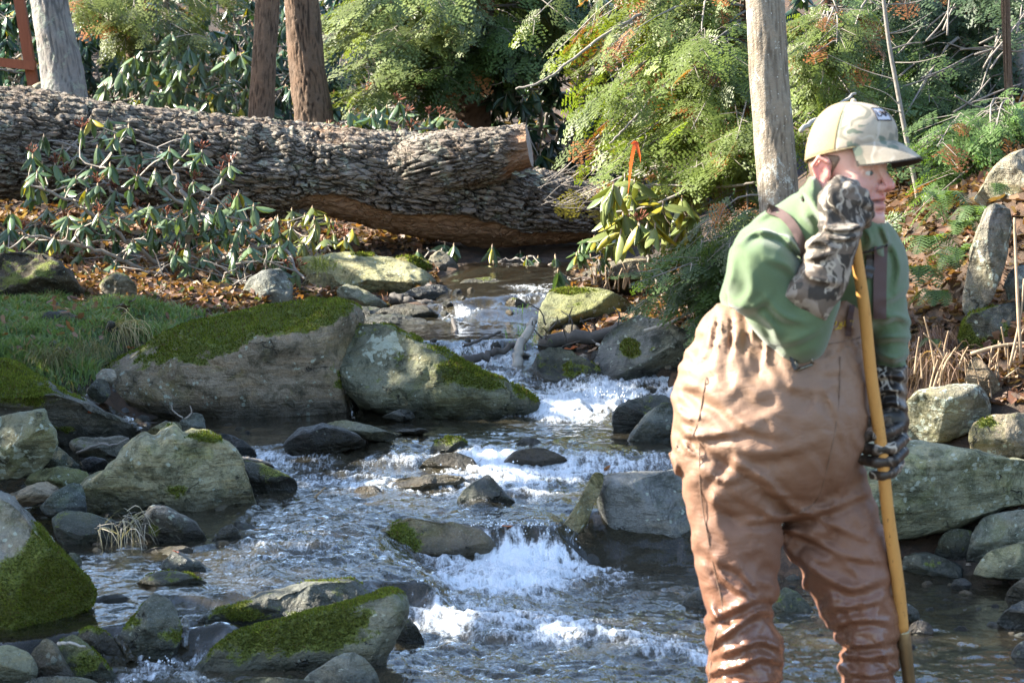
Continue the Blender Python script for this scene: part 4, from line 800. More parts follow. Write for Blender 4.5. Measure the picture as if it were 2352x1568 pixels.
def bark_skin(axis, rad, n_around, plate, depth, seed, step=None, bare=None, mott=0.0, lean=0.0):
    """tube with bark plates raised between furrows. plate = (length, width) of a plate in metres."""
    axis = np.asarray(axis, float); m = len(axis)
    t = np.gradient(axis, axis=0); t /= np.linalg.norm(t, axis=1)[:, None]
    ref = np.array([0, -1, 0.0]) if abs(t[:, 1]).mean() < .8 else np.array([1., 0, 0])
    b = np.cross(t, ref); b /= np.linalg.norm(b, axis=1)[:, None]; a = np.cross(b, t)
    s = np.concatenate([[0], np.cumsum(np.linalg.norm(np.diff(axis, axis=0), axis=1))])
    th = np.linspace(0, 2 * np.pi, n_around, endpoint=False)
    S, TH = np.meshgrid(s, th, indexing='ij'); RR = np.broadcast_to(np.asarray(rad)[:, None], S.shape)
    rm = float(np.mean(rad)); nw = max(5, int(round(2 * np.pi * rm / plate[1])))
    cyl = np.stack([np.cos(TH) * 2, np.sin(TH) * 2, S * 3], -1).reshape(-1, 3)
    w1 = fbm(cyl, 3, seed).reshape(S.shape); w2 = fbm(cyl + 31, 3, seed + 4).reshape(S.shape)
    x = TH / (2 * np.pi) * nw + .7 * w1; y = S / plate[0] + .5 * w2 + lean * np.sin(TH)
    f1, f2, cid = voro2(x.ravel(), y.ravel(), seed, wrapx=nw)
    f1 = f1.reshape(S.shape); f2 = f2.reshape(S.shape); cid = cid.reshape(S.shape)
    e = f2 - f1
    mask_ = sstep(-.45, .25, fbm(cyl * np.array([1.3, 1.3, 1.6]), 3, seed + 40).reshape(S.shape))
    ridge = 1 - (1 - sstep(.015, .20, e)) * (.62 + .38 * mask_)
    f3, f4, cid2 = voro2(x.ravel() * 2.2 + 5, y.ravel() * 2.6, seed + 8, wrapx=None)
    sub = sstep(.02, .25, (f4 - f3)).reshape(S.shape)
    bmask = np.zeros_like(S) if bare is None else bare(S, TH)
    h = depth * (ridge * (.65 + .6 * cid) + .25 * sub * ridge - .5) * (1 - .9 * bmask) - depth * .9 * bmask
    h = h + depth * .35 * fbm(cyl * np.array([4, 4, 10]), 3, seed + 6).reshape(S.shape) + rm * .10 * w1
    R2 = RR + h
    v = axis[:, None] + R2[..., None] * (a[:, None] * np.cos(TH)[..., None] + b[:, None] * np.sin(TH)[..., None])
    v = v.reshape(-1, 3); n = n_around
    i, j = np.meshgrid(np.arange(m - 1), np.arange(n), indexing='ij')
    q = np.stack([i * n + j, i * n + (j + 1) % n, (i + 1) * n + (j + 1) % n, (i + 1) * n + j], -1).reshape(-1, 4)
    fur = (1 - sstep(.02, .20, e)) * (1 - bmask) * (.6 + .4 * mask_)
    return v, q, fur.ravel(), bmask.ravel()
OAK_BARK = make_bark_mat('oak_bark', (.12, .10, .083), (.42, .37, .31), (.012, .009, .007), lf=.25)
HEM_BARK = make_bark_mat('hemlock_bark', (.085, .056, .038), (.24, .165, .115), (.04, .026, .018), lf=0)
GREY_BARK = make_bark_mat('grey_bark', (.17, .165, .16), (.36, .35, .33), (.13, .125, .12), lf=.35)
SMOOTH_BARK = make_bark_mat('speckled_smooth_bark', (.20, .17, .13), (.40, .35, .28), (.15, .12, .09), lich=(.62, .62, .56), lf=.28)
def make_wood_mat(name, a, b, sc=(3, 30, 30)):
    m = Mat(name); v = m.obj()
    n = m.noise(m.map(v, sc), 1.0, 4, .65); f = m.noise(v, 90, 3, .6)
    c = m.mix(n, a, b); c = m.mix(m.mr(f, .5, .8, 0, .4), c, m.mix(1., c, (.5, .5, .5), 'MULTIPLY'))
    return m.end(m.pbsdf(Base_Color=c, Roughness=.8, Normal=m.bump(n, .5, .01)))
CUT_WOOD = make_wood_mat('weathered_cut_wood', (.30, .245, .18), (.56, .50, .41))
RED_TIMBER = make_wood_mat('red_stained_timber', (.16, .045, .022), (.30, .095, .045), (30, 30, 2))
TWIG = make_wood_mat('grey_twig_bark', (.16, .135, .11), (.36, .32, .28), (20, 20, 20))
DRYSTEM = make_wood_mat('dry_stem', (.26, .17, .10), (.50, .37, .24), (20, 20, 20))
def make_leaf_mat(name, gloss=.35, trans=.3, vary=.25):
    m = Mat(name); c0 = m.attr('col', 'Color')
    oi = m.n('ShaderNodeObjectInfo')
    c = m.mix(1.0, c0, oi.outputs['Color'], 'MULTIPLY')
    n = m.noise(m.obj(), 45, 3, .6)
    c = m.mix(m.mr(n, .35, .7, 0, vary), c, m.mix(1.0, c, (1.35, 1.25, .7), 'MULTIPLY'))
    p = m.pbsdf(Base_Color=c, Roughness=gloss, Specular_IOR_Level=.5)
    if not trans: return m.end(p)
    t = m.n('ShaderNodeBsdfTranslucent', {'Color': m.mix(1.0, c, (1.5, 1.5, .55), 'MULTIPLY')}).outputs[0]
    return m.end(m.mixsh(trans, p, t))
NEEDLE = make_leaf_mat('hemlock_needles', .5, .35)
RHODO = make_leaf_mat('rhododendron_leaf', .32, .18)
DEAD = make_leaf_mat('dead_leaf', .6, .25)
SEED = make_wood_mat('seed_capsules', (.16, .045, .025), (.30, .10, .05), (20, 20, 20))

# ---- the fallen oak across the stream
def fallen_log():
    base = P(700, 560, 18.2)
    t = thing('fallen_log', 'huge fallen oak trunk with deeply furrowed bark bridging the stream', 'log', base)
    cl = [(-260, 285, 18.0, 118), (-60, 318, 18.0, 116), (100, 335, 18.0, 112), (300, 355, 18.05, 106), (500, 374, 18.1, 101), (600, 384, 18.1, 104), (700, 394, 18.15, 107), (800, 408, 18.15, 112), (900, 428, 18.2, 116), (1000, 446, 18.2, 117), (1100, 466, 18.25, 108), (1200, 484, 18.3, 94), (1300, 494, 18.35, 76), (1400, 502, 18.4, 58), (1450, 506, 18.4, 46)]
    ax = spline([[*P(a, b, d)] for a, b, d, r in cl], 520); rad = spline([[r * 18.2 / FV, 0, 0] for *_, r in cl], 520)[:, 0]
    ln = np.linalg.norm(np.diff(ax, axis=0), axis=1).sum()
    def bare(S, TH):
        u = S / ln
        # th=0 faces the camera, th=pi/2 is up or down depending on the frame; the stripped strip is the underside right of the middle
        n = fbm(np.stack([S * 2.2, TH * 2.0, S * 0], -1).reshape(-1, 3), 3, 8).reshape(S.shape)
        low = np.cos(TH - LOWTH)
        m1 = sstep(.28, .40, low + .25 * n - .35 * np.abs(u - .76) * 3) * sstep(.52, .60, u) * (1 - sstep(.93, .97, u))
        m2 = .7 * sstep(.15, .45, n) * sstep(.3, .7, -low) * sstep(.42, .50, u) * (1 - sstep(.55, .64, u))
        return np.clip(m1 + m2, 0, 1)
    tt = np.array(ax[260] - ax[259]); bb = np.cross(tt, [0, -1, 0]); LOWTH = math.pi / 2 if bb[2] < 0 else -math.pi / 2
    v, q, fur, br = bark_skin(ax, rad, 250, (.20, .034), .040, 12, bare=bare)
    # knot bulge
    kp = np.array(P(605, 330, 17.75)); dd = np.linalg.norm((v - kp) * [1.0, .8, .75], axis=1)
    cen = ax[np.argmin(np.linalg.norm(ax - kp, axis=1))]
    v = v + (v - cen) / np.linalg.norm(v - cen, axis=1)[:, None] * (.055 * np.exp(-(dd / .16) ** 2) * np.cos(dd * 34))[:, None]
    me = mesh_np('bark', v - np.array(base), np.concatenate([q[:, [0, 1, 2]], q[:, [0, 2, 3]]]), OAK_BARK, True, attrs={'furrow': fur, 'bare': br})
    link('bark', me, t)
    # sawn limb stub
    st = [(850, 425, 18.2, 60), (970, 392, 17.98, 74), (1080, 366, 17.93, 64), (1160, 350, 17.9, 54), (1216, 341, 17.88, 50)]
    sa = spline([[*P(a, b, d)] for a, b, d, r in st], 110); sr = spline([[r * 18 / FV, 0, 0] for *_, r in st], 110)[:, 0]
    def bare2(S, TH):
        n = fbm(np.stack([S * 5, TH * 2.5, S * 0], -1).reshape(-1, 3), 3, 18).reshape(S.shape); u = S / S.max()
        return sstep(.86, .93, u + .09 * n + .05 * np.cos(TH - LOWTH)) * sstep(-.5, .2, np.cos(TH - LOWTH * .35))
    v, q, fur, br = bark_skin(sa, sr, 130, (.19, .026), .026, 31, bare=bare2)
    me = mesh_np('limb_stub', v - np.array(base), np.concatenate([q[:, [0, 1, 2]], q[:, [0, 2, 3]]]), OAK_BARK, True, attrs={'furrow': fur, 'bare': br * .0 + br})
    s = link('limb_stub', me, t)
    n = 130; ring = v[-n:]; mb = MB()
    cen = ring.mean(0); out = (sa[-1] - sa[-6]); out = out / np.linalg.norm(out)
    rows = [cen + (ring - cen) * k + out * .004 * math.cos(k * 14) for k in (1.0, .8, .6, .4, .2)] + [cen[None]]
    vv = np.concatenate(rows); fs = []
    for r in range(4):
        for j in range(n): fs.append((r * n + j, r * n + (j + 1) % n, (r + 1) * n + (j + 1) % n, (r + 1) * n + j))
    for j in range(n): fs.append((4 * n + j, 4 * n + (j + 1) % n, 5 * n, 5 * n))
    mb.add(vv, fs); mb.build('cut_face', CUT_WOOD, s, origin=base)
    # bracket of pale fungus under the stub
    mb = MB(); 
    for k in range(5):
        c = np.array(P(1185 + 14 * k, 398 + 6 * math.sin(k * 2), 17.86)); th = np.linspace(0, 2 * np.pi, 9, endpoint=False)
        r1 = .03 + .012 * math.sin(k * 3)
        ring = c + np.stack([np.cos(th) * r1, -np.abs(np.sin(th)) * r1 * .8, np.sin(th) * r1 * .35], 1)
        mb.add(np.concatenate([ring, [c + [0, -.02, .016]]]), [(i, (i + 1) % 9, 9, 9) for i in range(9)])
    m = Mat('pale_fungus'); mb.build('bracket_fungus', m.end(m.pbsdf(Base_Color=m.mix(m.noise(m.obj(), 40), (.25, .3, .24), (.5, .54, .45)), Roughness=.8)), t, origin=base)
    # leaf crumbs lying along the top
    return t
LOG = fallen_log()

def trunk_tree(name, label, axis, r0, r1, mat, plate, depth, seed, n=60, m=90, crown=None, flare=.35, cat='tree', group=None, color=(.035, .06, .02)):
    """axis: list of (vx, vy, d) up the trunk; crown = (z0, z1, radius, count) above the frame."""
    pts = [np.array(P(*a)) for a in axis]
    g = pts[0].copy(); g[2] = ground_z(g[0], g[1])[0] - .1
    pts = [g] + pts if pts[0][2] > g[2] + .1 else pts
    top = pts[-1] + (pts[-1] - pts[-2]) / (pts[-1][2] - pts[-2][2]) * 1.0
    dirn = (pts[-1] - pts[0]); dirn = dirn / dirn[2]
    zt = crown[1] if crown else pts[-1][2] + 1.5
    ext = [pts[-1] + dirn * h * np.array([.6, .6, 1]) for h in np.linspace(.8, max(1.0, zt - pts[-1][2]), 4)]
    ax = spline(np.array(pts), m); axe = spline(np.array([pts[-1]] + ext), 20)[1:]
    ax = np.concatenate([ax, axe]); s = (ax[:, 2] - ax[0, 2])
    rad = r0 + (r1 - r0) * np.clip(s / (pts[-1][2] - pts[0][2]), 0, 1); rad = rad * (1 + flare * np.exp(-s / .35))
    rad[m:] = r1 * np.linspace(1, .25, len(rad) - m)
    v, q, fur, br = bark_skin(ax, rad, n, plate, depth, seed)
    t = thing(name, label, cat, pts[0], group)
    me = mesh_np('trunk', v - pts[0], np.concatenate([q[:, [0, 1, 2]], q[:, [0, 2, 3]]]), mat, True, attrs={'furrow': fur, 'bare': br})
    link('trunk', me, t)
    if crown:
        z0, z1, R_, cnt = crown
        rnd = np.random.RandomState(seed); mb = MB(); cen = ext[-1] * 0 + pts[-1] + dirn * .6 * (np.array([1, 1, 0])) * (z0 - pts[-1][2])
        clumps(mb, rnd, cen[:2], z0, z1, R_, cnt, color)
        mb.build('crown', NEEDLE, t, smooth=False, origin=pts[0])
    return t, pts, rad
def clumps(mb, rnd, cxy, z0, z1, R_, cnt, color):
    """leaf-sized faces grouped on drooping limbs through a cone-shaped crown."""
    nl = max(8, cnt // 60)
    lim = rnd.rand(nl); az = rnd.rand(nl) * 6.283
    k = rnd.randint(nl, size=cnt); u = rnd.rand(cnt) ** .6
    zz = z0 + (z1 - z0) * lim[k]; Rk = R_ * (1.05 - .85 * lim[k])
    x = cxy[0] + np.cos(az[k]) * Rk * u + rnd.randn(cnt) * .13; y = cxy[1] + np.sin(az[k]) * Rk * u + rnd.randn(cnt) * .13
    z = zz - .35 * u * u * Rk + rnd.randn(cnt) * .07
    p = np.stack([x, y, z], 1)
    L = .16 + .14 * rnd.rand(cnt); d = np.stack([np.cos(az[k]) + rnd.randn(cnt) * .5, np.sin(az[k]) + rnd.randn(cnt) * .5, -.35 + .25 * rnd.randn(cnt)], 1); d /= np.linalg.norm(d, axis=1)[:, None]
    sd = np.cross(d, [0, 0, 1]) + .3 * rnd.randn(cnt, 3); sd /= np.linalg.norm(sd, axis=1)[:, None]
    a = p; b = p + d * (L * .5)[:, None] + sd * (L * .32)[:, None]; c = p + d * L[:, None]; e = p + d * (L * .5)[:, None] - sd * (L * .32)[:, None]
    v = np.stack([a, b, c, e], 1).reshape(-1, 3)
    col = np.array(color) * (.5 + 1.1 * rnd.rand(cnt, 1))
    mb.add(v, np.arange(4 * cnt).reshape(-1, 4), np.repeat(col, 4, 0))

# ---- hemlock spray: a flat feathery branchlet, unit length along +x
def spray_template(seed, lod=0):
    rnd = np.random.RandomState(seed); V = []; 
    def strip(p, ang, L, step, nl, nw):
        c, s = math.cos(ang), math.sin(ang)
        k = max(2, int(L / step))
        for i in range(k):
            t = (i + .5 * rnd.rand()) / k * L
            for sg in (-1, 1):
                a2 = ang + sg * (1.0 + .3 * rnd.rand()); b = np.array([p[0] + c * t, p[1] + s * t, 0])
                dn = np.array([math.cos(a2), math.sin(a2), -.15 + .3 * rnd.rand()]); pr = np.array([-dn[1], dn[0], 0])
                l = nl * (.8 + .4 * rnd.rand()) * (1 - .35 * t / L)
                V.append([b - pr * nw * .5, b + pr * nw * .5, b + dn * l])
    if lod == 0:
        strip((0, 0), 0, 1.0, .085, .075, .058)
        for i in range(9):
            t = .06 + .9 * i / 9
            for sg in (-1, 1):
                if rnd.rand() < .08: continue
                L = (.42 * (1 - t) ** .7 + .09) * (.75 + .5 * rnd.rand()); strip((t, 0), sg * (.75 + .35 * rnd.rand()), L, .085, .075, .058)
    else:
        for i in range(6):
            t = .08 + .85 * i / 6
            for sg in (-1, 1):
                L = (.45 * (1 - t) ** .7 + .12) * (.75 + .5 * rnd.rand()); a = sg * (.75 + .3 * rnd.rand())
                b = np.array([t, 0, 0]); d = np.array([math.cos(a), math.sin(a), -.1]); p = np.array([-d[1], d[0], 0]) * .07
                V.append([b - p, b + p, b + d * L])
        V.append([np.array([0, -.03, 0]), np.array([0, .03, 0]), np.array([1, 0, 0])])
    v = np.array(V).reshape(-1, 3)
    v[:, 2] -= .16 * v[:, 0] ** 2 + .35 * v[:, 1] ** 2     # arching
    return v
SPR = [spray_template(k) for k in range(5)]; SPR1 = [spray_template(k + 20, 1) for k in range(4)]
def add_sprays(mb, rnd, pos, dirs, size, cols, lod=0):
    T = SPR if lod == 0 else SPR1
    k = rnd.randint(len(T), size=len(pos))
    dirs = dirs / np.linalg.norm(dirs, axis=1)[:, None]
    up = np.array([0, 0, 1.0]) + .28 * rnd.randn(len(pos), 3); y = np.cross(up, dirs); y /= np.linalg.norm(y, axis=1)[:, None] + 1e-9; z = np.cross(dirs, y)
    for a in range(len(T)):
        s = np.where(k == a)[0]
        if not len(s): continue
        t = T[a]
        v = pos[s][:, None] + size[s][:, None, None] * (t[None, :, 0:1] * dirs[s][:, None] + t[None, :, 1:2] * y[s][:, None] + t[None, :, 2:3] * z[s][:, None])
        n = v.shape[0] * v.shape[1]
        c = np.repeat(cols[s], len(t), 0) * (.8 + .4 * np.tile(np.repeat(rnd.rand(len(t) // 3), 3), len(s)))[:, None]
        mb.add(v.reshape(-1, 3), np.arange(n).reshape(-1, 3), c)
GREEN_SUN = (.135, .185, .036); GREEN_MID = (.075, .120, .030); GREEN_BLUE = (.065, .11, .050); RUST = (.30, .12, .035)
def hemlock(name, label, trunk, r, regions, seed, bark=None, wood=None, trunk_visible=True, size=.26, group=None, plate=(.10, .03), cat='tree', ztop=None, ab=0.5, dead=.06):
    """trunk: list of (vx,vy,d); regions: (polygon, d0, d1, n_limbs, sprays_per_limb, colour, dead share, lod)."""
    rnd = np.random.RandomState(seed)
    t, pts, rad = trunk_tree(name, label, trunk, r, r * .8, bark or HEM_BARK, plate, .008 + r * .05, seed, n=36, m=60, flare=.25, cat=cat, group=group, crown=None)
    pts = np.array(pts); wood_mb = MB(); leaf = MB()
    for poly, d0, d1, nl, ns, col, dd, lod in regions:
        ns = int(ns * .82)
        poly = np.array(poly, float); lo, hi = poly.min(0), poly.max(0); k = 0; guard = 0
        while k < nl and guard < 4000:
            guard += 1
            q = lo + (hi - lo) * rnd.rand(2)
            if poly_sd(poly, q[:1], q[1:])[0] < 0: continue
            k += 1
            tip = np.array(P(q[0], q[1], d0 + (d1 - d0) * rnd.rand()))
            za = tip[2] + ab * (.2 + .9 * rnd.rand())
            i = np.argmin(np.abs(pts[:, 2] - za)); base = pts[i].copy(); 
            j = min(i + 1, len(pts) - 1)
            base = np.array([np.interp(za, pts[:, 2], pts[:, c]) for c in range(3)])
            base[2] = min(za, pts[-1][2] + 1.2)
            v = tip - base; L = np.linalg.norm(v)
            mid = base + v * .5 + np.array([0, 0, .10 * L]) + rnd.randn(3) * .05 * L
            path = spline([base, mid, tip], 22)
            tube(wood_mb, path[::3], np.linspace(.004 + .006 * L, .0022, 8), 4, cap=False)
            # side branchlets along the outer part
            us = np.clip(.28 + .72 * rnd.rand(ns) ** .75, 0, 1); 
            pp = np.stack([np.interp(us, np.linspace(0, 1, 22), path[:, c]) for c in range(3)], 1)
            tg = np.stack([np.interp(us, np.linspace(0, 1, 22), np.gradient(path[:, c])) for c in range(3)], 1); tg /= np.linalg.norm(tg, axis=1)[:, None]
            side = np.cross(tg, [0, 0, 1]); side /= np.linalg.norm(side, axis=1)[:, None] + 1e-9
            sg = np.where(rnd.rand(ns) < .5, -1, 1)[:, None]
            spread = (.50 * (1 - us) + .04)[:, None] * rnd.rand(ns, 1)
            pos = pp + side * sg * spread * .55 + np.array([0, 0, -.10]) * spread + rnd.randn(ns, 3) * .025
            dirs = tg * .8 + side * sg * (.75 * rnd.rand(ns, 1)) + np.array([0, 0, -.16]) + rnd.randn(ns, 3) * .14
            for a in range(0, ns, 2):
                tube(wood_mb, np.array([pp[a], (pp[a] + pos[a]) / 2 + [0, 0, .01], pos[a] + dirs[a] * .12]), [.003, .0025, .0012], 3, cap=False)
            cc = np.array(col) * (.55 + .75 * rnd.rand(ns, 1)) * (1 + .15 * rnd.randn())
            cc = np.where(rnd.rand(ns, 1) < dd, np.array(RUST) * (.6 + .7 * rnd.rand(ns, 1)), cc)
            add_sprays(leaf, rnd, pos, dirs, size * (.6 + .6 * rnd.rand(ns)), cc, lod)
    wood_mb.build('limbs', TWIG, t, origin=t.location)
    leaf.build('foliage', NEEDLE, t, smooth=False, origin=t.location)
    return t

# ---- rhododendron leaf meshes, 1 unit long along +x, hanging slightly
def leaf_mesh(name, seed, curl=.25, fold=.16, w=.165):
    xs = np.array([0, .12, .35, .62, .86, 1.0]); ws = np.array([.012, .55, 1.0, .95, .52, 0.02]) * w
    V = []
    for x, h in zip(xs, ws):
        zc = -curl * x * x
        V += [(x, -h, zc - fold * h * 2.2), (x, 0, zc), (x, h, zc - fold * h * 2.2)]
    F = []
    for i in range(5):
        for j in range(2): F.append((i * 3 + j, (i + 1) * 3 + j, (i + 1) * 3 + j + 1, i * 3 + j + 1))
    return np.array(V, float), np.array(F)
LV = [leaf_mesh('leaf', k, c, f, w) for k, (c, f, w) in enumerate([(.2, .35, .165), (.4, .55, .15), (.1, .2, .18), (.3, 1.0, .12)])]
def leaf_data(k, mat=RHODO):
    v, f = LV[k]; t = np.concatenate([f[:, [0, 1, 2]], f[:, [0, 2, 3]]])
    return mesh_np('leaf', v, t, mat, True, colors={'col': np.ones((len(v), 3))})
LEAF_ME = [leaf_data(k) for k in range(4)]
def basis(d, up):
    d = d / np.linalg.norm(d, axis=1)[:, None]; y = np.cross(up, d); y /= np.linalg.norm(y, axis=1)[:, None] + 1e-9
    return d, y, np.cross(d, y)
def rhododendron(name, label, base, stems, whorls, seed, nleaf=(5, 8), L=(.085, .125), colors=((.065, .115, .058), (.135, .19, .095)), seedp=.15, stem_r=.014, group=None, singles=300, droop=.8, yellow=.04, lean=None):
    """whorls: array of world points (twig tips). stems: list of world polylines."""
    rnd = np.random.RandomState(seed)
    t = thing(name, label, 'shrub', base, group); b0 = np.array(base)
    mb = MB(); samples = []; srad = []
    for s in stems:
        p = spline(s, 26); p[1:-1] += rnd.randn(24, 3) * .008
        tube(mb, p, np.linspace(stem_r, stem_r * .45, 26), 6); samples.append(p)
    sm = np.concatenate(samples)
    pos, dr, ln, colr, kk = [], [], [], [], []
    buds = MB()
    for w in whorls:
        c = sm[np.argmin(np.linalg.norm((sm - w) * [1, 1, 1.3], axis=1) + (sm[:, 2] > w[2]) * .12 + rnd.rand(len(sm)) * .08)]
        v = w - c; mid = c + v * .5 + rnd.randn(3) * .10 * np.linalg.norm(v) + [0, 0, -.06 * np.linalg.norm(v)]
        path = spline([c, mid, w - [0, 0, .02], w + [0, 0, .025]], 9)
        tube(mb, path, np.linspace(stem_r * .42, .0032, 9), 3, cap=False)
        n = rnd.randint(*nleaf) if nleaf[1] > nleaf[0] else nleaf[0]; a0 = rnd.rand() * 6.28; dp = droop + .3 * rnd.randn()
        cb = np.array(colors[0]) + (np.array(colors[1]) - np.array(colors[0])) * rnd.rand()
        for i in range(n):
            a = a0 + i * 6.283 / n + .3 * rnd.randn(); e = -(dp + .42 * rnd.randn())
            pos.append(w + np.array([math.cos(a), math.sin(a), 0]) * .008 + [0, 0, rnd.rand() * .02]); dr.append([math.cos(a) * math.cos(e), math.sin(a) * math.cos(e), math.sin(e)])
            ln.append(L[0] + (L[1] - L[0]) * rnd.rand()); kk.append(rnd.randint(4))
            c1 = cb * (.7 + .6 * rnd.rand())
            if rnd.rand() < yellow: c1 = np.array([.30, .26, .03])
            colr.append(c1)
        tube(buds, [w, w + [0, 0, .018], w + [0, 0, .034]], [.005, .007, .001], 3, cap=False)
        if rnd.rand() < seedp:
            sd = MB()
            for i in range(14):
                a = rnd.rand() * 6.28; e = .3 + rnd.rand() * 1.1; u = np.array([math.cos(a) * math.cos(e), math.sin(a) * math.cos(e), math.sin(e)])
                p0 = w + [0, 0, .03]; p1 = p0 + u * (.045 + .03 * rnd.rand())
                tube(sd, [p0, p0 + (p1 - p0) * .7, p0 + (p1 - p0) * .72, p1], [.0016, .0016, .005, .003], 3, cap=False)
            sd.build('seed_head', SEED, t, origin=b0)
    mb.build('stems', TWIG, t, origin=b0)
    kind(buds.build('buds', DRYSTEM, t, origin=b0), 'stuff')
    pos = np.array(pos); dr = np.array(dr); ln = np.array(ln); colr = np.array(colr); kk = np.array(kk)
    up = np.array([0, 0, 1.0]) + .25 * rnd.randn(len(pos), 3)
    X, Y, Z = basis(dr, up)
    order = np.argsort(pos[:, 1] - ln * 6)        # nearest and largest leaves become single parts
    for i in order[:singles]:
        o = link('leaf', LEAF_ME[kk[i]], t)
        M4 = Matrix(((X[i][0], Y[i][0], Z[i][0], 0), (X[i][1], Y[i][1], Z[i][1], 0), (X[i][2], Y[i][2], Z[i][2], 0), (0, 0, 0, 1)))
        o.matrix_basis = Matrix.Translation(Vector(pos[i] - b0)) @ M4 @ Matrix.Scale(ln[i], 4)
        o.color = (*colr[i], 1)
    rest = order[singles:]
    if len(rest):
        lb = MB()
        for k in range(4):
            s = rest[kk[rest] == k]
            if not len(s): continue
            tv, tf = LV[k]
            v = pos[s][:, None] + ln[s][:, None, None] * (tv[None, :, 0:1] * X[s][:, None] + tv[None, :, 1:2] * Y[s][:, None] + tv[None, :, 2:3] * Z[s][:, None])
            f = (tf[None] + (np.arange(len(s)) * len(tv))[:, None, None]).reshape(-1, 4)
            lb.add(v.reshape(-1, 3), f, np.repeat(colr[s], len(tv), 0))
        kind(lb.build('more_leaves', RHODO, t, origin=b0), 'stuff')
    return t
def in_poly(rnd, poly, n, d0, d1, mind=0):
    poly = np.array(poly, float); lo, hi = poly.min(0), poly.max(0); out = []; vv = []; g = 0
    while len(out) < n and g < n * 60:
        g += 1
        q = lo + (hi - lo) * rnd.rand(2)
        if poly_sd(poly, q[:1], q[1:])[0] < 0: continue
        if mind and vv and min((a - q[0]) ** 2 + (b - q[1]) ** 2 for a, b in vv) < mind ** 2: continue
        vv.append(q); out.append(np.array(P(q[0], q[1], d0 + (d1 - d0) * rnd.rand())))
    return np.array(out)

# ---- standing trunks
trunk_tree('oak_tree', 'thick grey furrowed trunk flaring at its base beside the red timber', [(150, 245, 19.6), (140, 150, 19.6), (122, 60, 19.6), (110, -20, 19.6)], .185, .135, GREY_BARK, (.36, .015), .006, 51, n=90, m=120, crown=(6.5, 11, 2.6, 1500), flare=.5)
trunk_tree('hemlock_tree', 'slim straight brown trunk standing just behind the log', [(600, 290, 19.4), (606, 150, 19.4), (612, 60, 19.4), (616, -20, 19.4)], .098, .085, HEM_BARK, (.30, .013), .006, 61, n=80, m=130, crown=(6, 11, 2.2, 1500))
trunk_tree('hemlock_tree', 'stout brown trunk half in sun and half in shadow behind the log', [(722, 300, 20.0), (712, 200, 20.0), (700, 100, 20.0), (690, -20, 20.0)], .145, .128, HEM_BARK, (.34, .014), .007, 71, n=90, m=130, crown=(6.5, 12, 2.6, 1500))
trunk_tree('maple_tree', 'pale speckled trunk rising right behind the man in green', [(1792, 560, 12.4), (1788, 450, 12.4), (1778, 300, 12.4), (1766, 150, 12.4), (1757, 0, 12.4), (1754, -60, 12.4)], .102, .092, SMOOTH_BARK, (.5, .02), .0022, 81, n=80, m=130, crown=(5.5, 9, 2.0, 900), flare=.15)
def sapling(label, pts, r0, r1, seed, twigs=10):
    rnd = np.random.RandomState(seed)
    p = spline([[*P(*a)] for a in pts], 40); g = p[0].copy(); g[2] = ground_z(g[0], g[1])[0] - .05
    if p[0][2] > g[2]: p = np.concatenate([[g], p])
    t = thing('sapling', label, 'sapling', g); mb = MB(); tube(mb, p, np.linspace(r0, r1, len(p)), 8); mb.build('trunk', TWIG, t, origin=g)
    mb = MB()
    for k in range(twigs):
        i = rnd.randint(8, len(p)); d = np.array([rnd.choice([-1, 1]) * (.5 + .5 * rnd.rand()), .3 * rnd.randn(), .45 * rnd.rand()]) * (.2 + .35 * rnd.rand())
        tube(mb, spline([p[i], p[i] + d * .5 + rnd.randn(3) * .02, p[i] + d], 7), np.linspace(.004, .0012, 7), 4, cap=False)
    mb.build('twigs', TWIG, t, origin=g)
sapling('thin leafless sapling stem rising beside the cap brim', [(2108, 450, 12.6), (2084, 330, 12.6), (2060, 200, 12.6), (2042, 100, 12.6), (2026, -30, 12.6)], .014, .010, 3, 12)
sapling('slender bare sapling in front of the far rhododendrons', [(386, 180, 22), (384, 80, 22), (381, -20, 22)], .03, .026, 4, 6)
sapling('crooked dark sapling leaning among the hemlocks on the bank', [(2345, 215, 15), (2335, 120, 15), (2322, 40, 15), (2312, -30, 15)], .05, .042, 5, 10)

